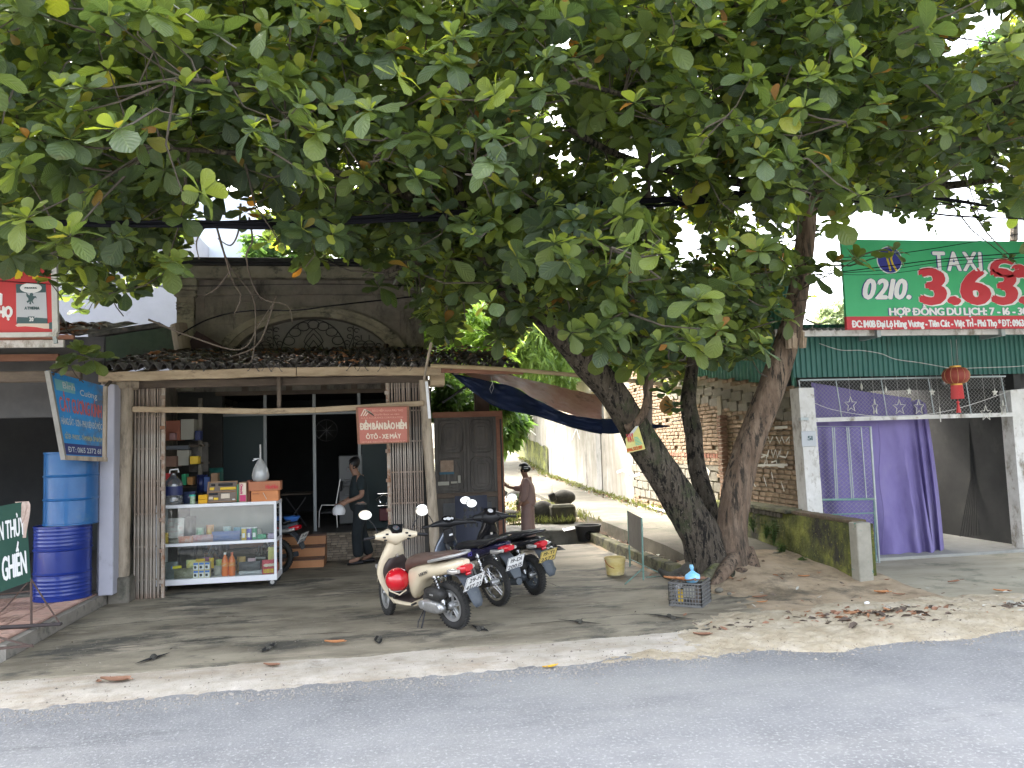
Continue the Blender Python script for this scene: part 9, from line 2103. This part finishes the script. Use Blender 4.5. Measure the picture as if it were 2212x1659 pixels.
brightg=smallleafmat('bright_bamboo_leaf',(.06,.12,.025),(.17,.26,.06),(.30,.45,.08));midg=smallleafmat('mid_leaf',(.03,.07,.02),(.08,.16,.04),(.16,.30,.05));paleg=smallleafmat('pale_far_leaf',(.16,.22,.10),(.28,.34,.18),(.35,.42,.2));darkg=smallleafmat('dark_leaf',(.015,.035,.012),(.04,.08,.025),(.08,.16,.03))
def clumps(cs,seed,droop=.6,lmin=.15,lmax=.3):
 """cs: list of (centre, radii)"""
 r0=random.Random(seed);sub=[]
 for c,rad in cs:
  for _ in range(26):
   v=Vector((r0.gauss(0,1),r0.gauss(0,1),r0.gauss(0,1))).normalized()*r0.uniform(.5,1);sub.append((c+Vector((v.x*rad[0],v.y*rad[1],v.z*rad[2])),min(rad)*r0.uniform(.22,.4)))
 def g(r):
  c,q=r.choice(sub);v=Vector((r.gauss(0,.6),r.gauss(0,.6),r.gauss(0,.5)))*q;return c+v,Vector((r.gauss(0,1),r.gauss(0,1),r.gauss(0,.6)-droop)),r.uniform(lmin,lmax)
 return g
# bamboo bank seen between the shop and the trunk
def at(px,py,Y):return W(px,py,Y)
cloud('bamboo_clump','sunlit pale green bamboo mass left of the leaning trunk above the canopy','bamboo',at(1090,820,24),clumps([(at(1090,720,24),(1.9,1.5,1.7)),(at(1150,660,25),(1.7,1.5,1.5)),(at(1170,780,25),(1.6,1.5,1.2)),(at(1040,650,26),(1.5,1.5,1.2))],1,1.1,.2,.42),20000,brightg,([Vector(at(1100,900,24)),Vector(at(1105,700,24))],.08),.2,1)
cloud('bamboo_clump','brighter leafy bush low behind the canopy tiles beside the thin pole','bamboo',at(1030,800,17),clumps([(at(1035,735,17),(.75,.7,.7)),(at(1000,780,17),(.7,.7,.6)),(at(945,720,18),(.6,.6,.9))],2,.8,.16,.32),6000,smallleafmat('vivid_leaf',(.10,.20,.03),(.2,.34,.05),(.4,.6,.08)),([Vector(at(1020,880,17)),Vector(at(1020,760,17))],.05),.22,2)
cloud('leafy_shrub','bright leafy shrub filling the gap above the wooden door','shrub',at(990,880,15),clumps([(at(985,860,15),(.75,.6,.4)),(at(1050,880,15.5),(.5,.5,.4))],3,.5,.12,.26),6000,midg,([Vector(at(990,920,15)),Vector(at(990,850,15))],.04),.35,3)
cloud('leafy_shrub','drooping broad leaved shrub at the top of the lane beside the door edge','shrub',at(1090,940,19),clumps([(at(1092,905,19),(.42,.5,.55)),(at(1078,930,19),(.4,.4,.4))],4,1.,.2,.4),2500,midg,([Vector(at(1090,960,19)),Vector(at(1090,900,19))],.04),.4,4)
cloud('hillside_tree','dense dark green tree behind the lane and the gabled house','tree',at(1180,830,32),clumps([(at(1190,800,32),(4.2,2,1.8)),(at(1110,870,33),(3.2,2,1.4)),(at(1240,760,34),(3,2,2))],5,.5,.25,.5),20000,midg,([Vector(at(1180,900,32)),Vector(at(1180,780,32))],.15),.3,5)
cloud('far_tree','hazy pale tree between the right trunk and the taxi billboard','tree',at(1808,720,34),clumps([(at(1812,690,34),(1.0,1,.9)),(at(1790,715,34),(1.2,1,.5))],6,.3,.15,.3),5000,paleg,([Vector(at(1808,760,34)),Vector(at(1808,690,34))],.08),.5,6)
cloud('far_tree','dark leafy tree behind the parapet of the old shop','tree',at(700,560,18),clumps([(at(600,555,18),(.9,.8,.5)),(at(760,540,18),(1.3,.9,.7)),(at(900,560,18),(1.3,.9,.7)),(at(690,480,19),(1.2,.8,.6))],7,.3,.1,.2),12000,midg,([Vector(at(700,640,18)),Vector(at(700,500,18))],.1),.5,7)
cloud('far_tree','green treetops far behind between the trunks','tree',at(1350,600,30),clumps([(at(1280,700,30),(3,2,1.5)),(at(1420,740,30),(2.6,2,1.2)),(at(1350,720,30),(3,2,1.4)),(at(1120,620,30),(2,2,1.2))],8,.3,.2,.4),16000,midg,([Vector(at(1350,800,30)),Vector(at(1350,600,30))],.15),.4,8)
cloud('far_tree','dark crown of a neighbouring tree at the upper right edge','tree',at(2190,250,22),clumps([(at(2200,120,22),(1.3,1,1.2)),(at(2180,200,22),(1.5,1,1.0)),(at(2150,260,22),(1.8,1,.8))],9,.2,.15,.3),9000,darkg,([Vector(at(2190,520,22)),Vector(at(2190,200,22))],.12),.5,9)
# banana leaf blades behind
for k,(a,b,lb)in enumerate((((1110,640,18),(1175,700,18),'long pale banana leaf above the bamboo'),((1045,690,17.5),(1095,770,17.5),'bright banana leaf beside the canopy pole'))):
 p,q_=W(*a),W(*b);mb=MB();d=q_-p;mb.grid(lambda u,v:p+d*v+Vector((0,.05,1)).normalized()*((u-.5)*.35*math.sin(PI*(.05+.9*v)))-Vector((0,0,.25*v*v)),4,12);solo('banana_leaf',mb,brightg,lb,'leaf',p)
# thin pole beside the canopy
mb=MB();mb.tube([W(938,640,YB),W(940,780,YB)],.03,7);solo('thin_pole',mb,galv,'thin grey upright pole behind the right part of the canopy tiles','pole',W(940,780,YB))
# weeds
def weed(px,py,Y,h,n,lab,seed,mat=midg,z=None,ls=.05):
 b=W(px,py,Y);r=random.Random(seed);t=thing('weed',lab,'weed',b);mb=MB();pts_all=[]
 for k in range(n):
  a=r.uniform(0,6.28);tip=b+Vector((math.cos(a)*h*.3*r.random(),math.sin(a)*h*.3*r.random(),h*r.uniform(.6,1)));m_=(b+tip)/2+Vector((r.uniform(-.03,.03),0,0));mb.tube([b,m_,tip],[.005,.004,.002],4);pts_all.append((b,m_,tip))
 part('stem',mb,midg if mat is midg else mat,t)
 mb=MB()
 for b_,m_,tp in pts_all:
  for q in range(9):
   t_=.25+.75*q/9;p=b_+(tp-b_)*t_;a=r.uniform(0,6.28);d=Vector((math.cos(a),math.sin(a),.3));s_=d.cross(Vector((0,0,1))).normalized();l=ls*r.uniform(.7,1.4)
   mb.add([p,p+d*l*.5+s_*l*.25,p+d*l-Vector((0,0,l*.2)),p+d*l*.5-s_*l*.25],[(0,1,2,3)])
 part('leaves',mb,mat,t);return t
ylw=smallleafmat('yellow_green_leaf',(.07,.085,.025),(.15,.16,.05),(.16,.18,.04))
weed(1172,1135,16.2,.9,3,'tall thin weed rising beside the lane behind the boulders',1,ylw);weed(1195,1110,17.5,.8,3,'spindly yellow weed at the lane edge right of the boulders',2,ylw);weed(1145,1115,16.5,.45,7,'yellowish tuft of weeds beyond the mossy block',3,ylw);weed(1165,1112,16.8,.4,7,'short green tuft left of the boulders',4,ylw);weed(1118,1098,15.5,.3,9,'bright green little plant behind the outstretched arm of the woman',5,midg,ls=.09)
weed(1110,1135,15.8,.25,6,'low green weed by the raised step',6,ylw);weed(1230,1120,16.0,.3,7,'grassy tuft right of the mossy block',7,ylw)
mw=mwx-.12
for k,(px,py,h,lb)in enumerate(((1628,1150,.3,'fern like plant at the foot of the mossy wall near the trunk'),(1655,1165,.28,'leafy weed low on the mossy wall'),(1672,1180,.4,'taller weed against the mossy wall'),(1690,1200,.22,'small weed under the taller one on the mossy wall'),(1735,1222,.12,'tiny ivy sprig at the foot of the mossy wall'),(1615,1130,.3,'weed between the right trunk and the mossy wall'))):
 p=WX(px,py,mw);weed(px,py,p.y,h,7,lb,20+k,midg,ls=.06)
def grass_gen(r):
 y=r.uniform(14.6,20);x=r.uniform(2.2,4.05);return Vector((x,y,.3+.0*y)),Vector((r.gauss(0,.4),r.gauss(0,.4),1)),r.uniform(.08,.22)
cloud('grass_tufts','patchy yellowish grass on the bank between soil bed and lane','grass',(3,16,.3),grass_gen,1500,ylw,None,.12,31,'stuff')
cloud('wall_foot_weeds','straggling weeds along the foot of the whitewashed wall','weeds',(5.7,22,.4),lambda r:(lambda y:(Vector((WX0-.08-abs(r.gauss(0,.12)),y,lz(y))),Vector((r.gauss(0,.6),r.gauss(0,.6),1)),r.uniform(.06,.2)))(r.uniform(13,34)),1800,ylw,None,.18,32,'stuff')
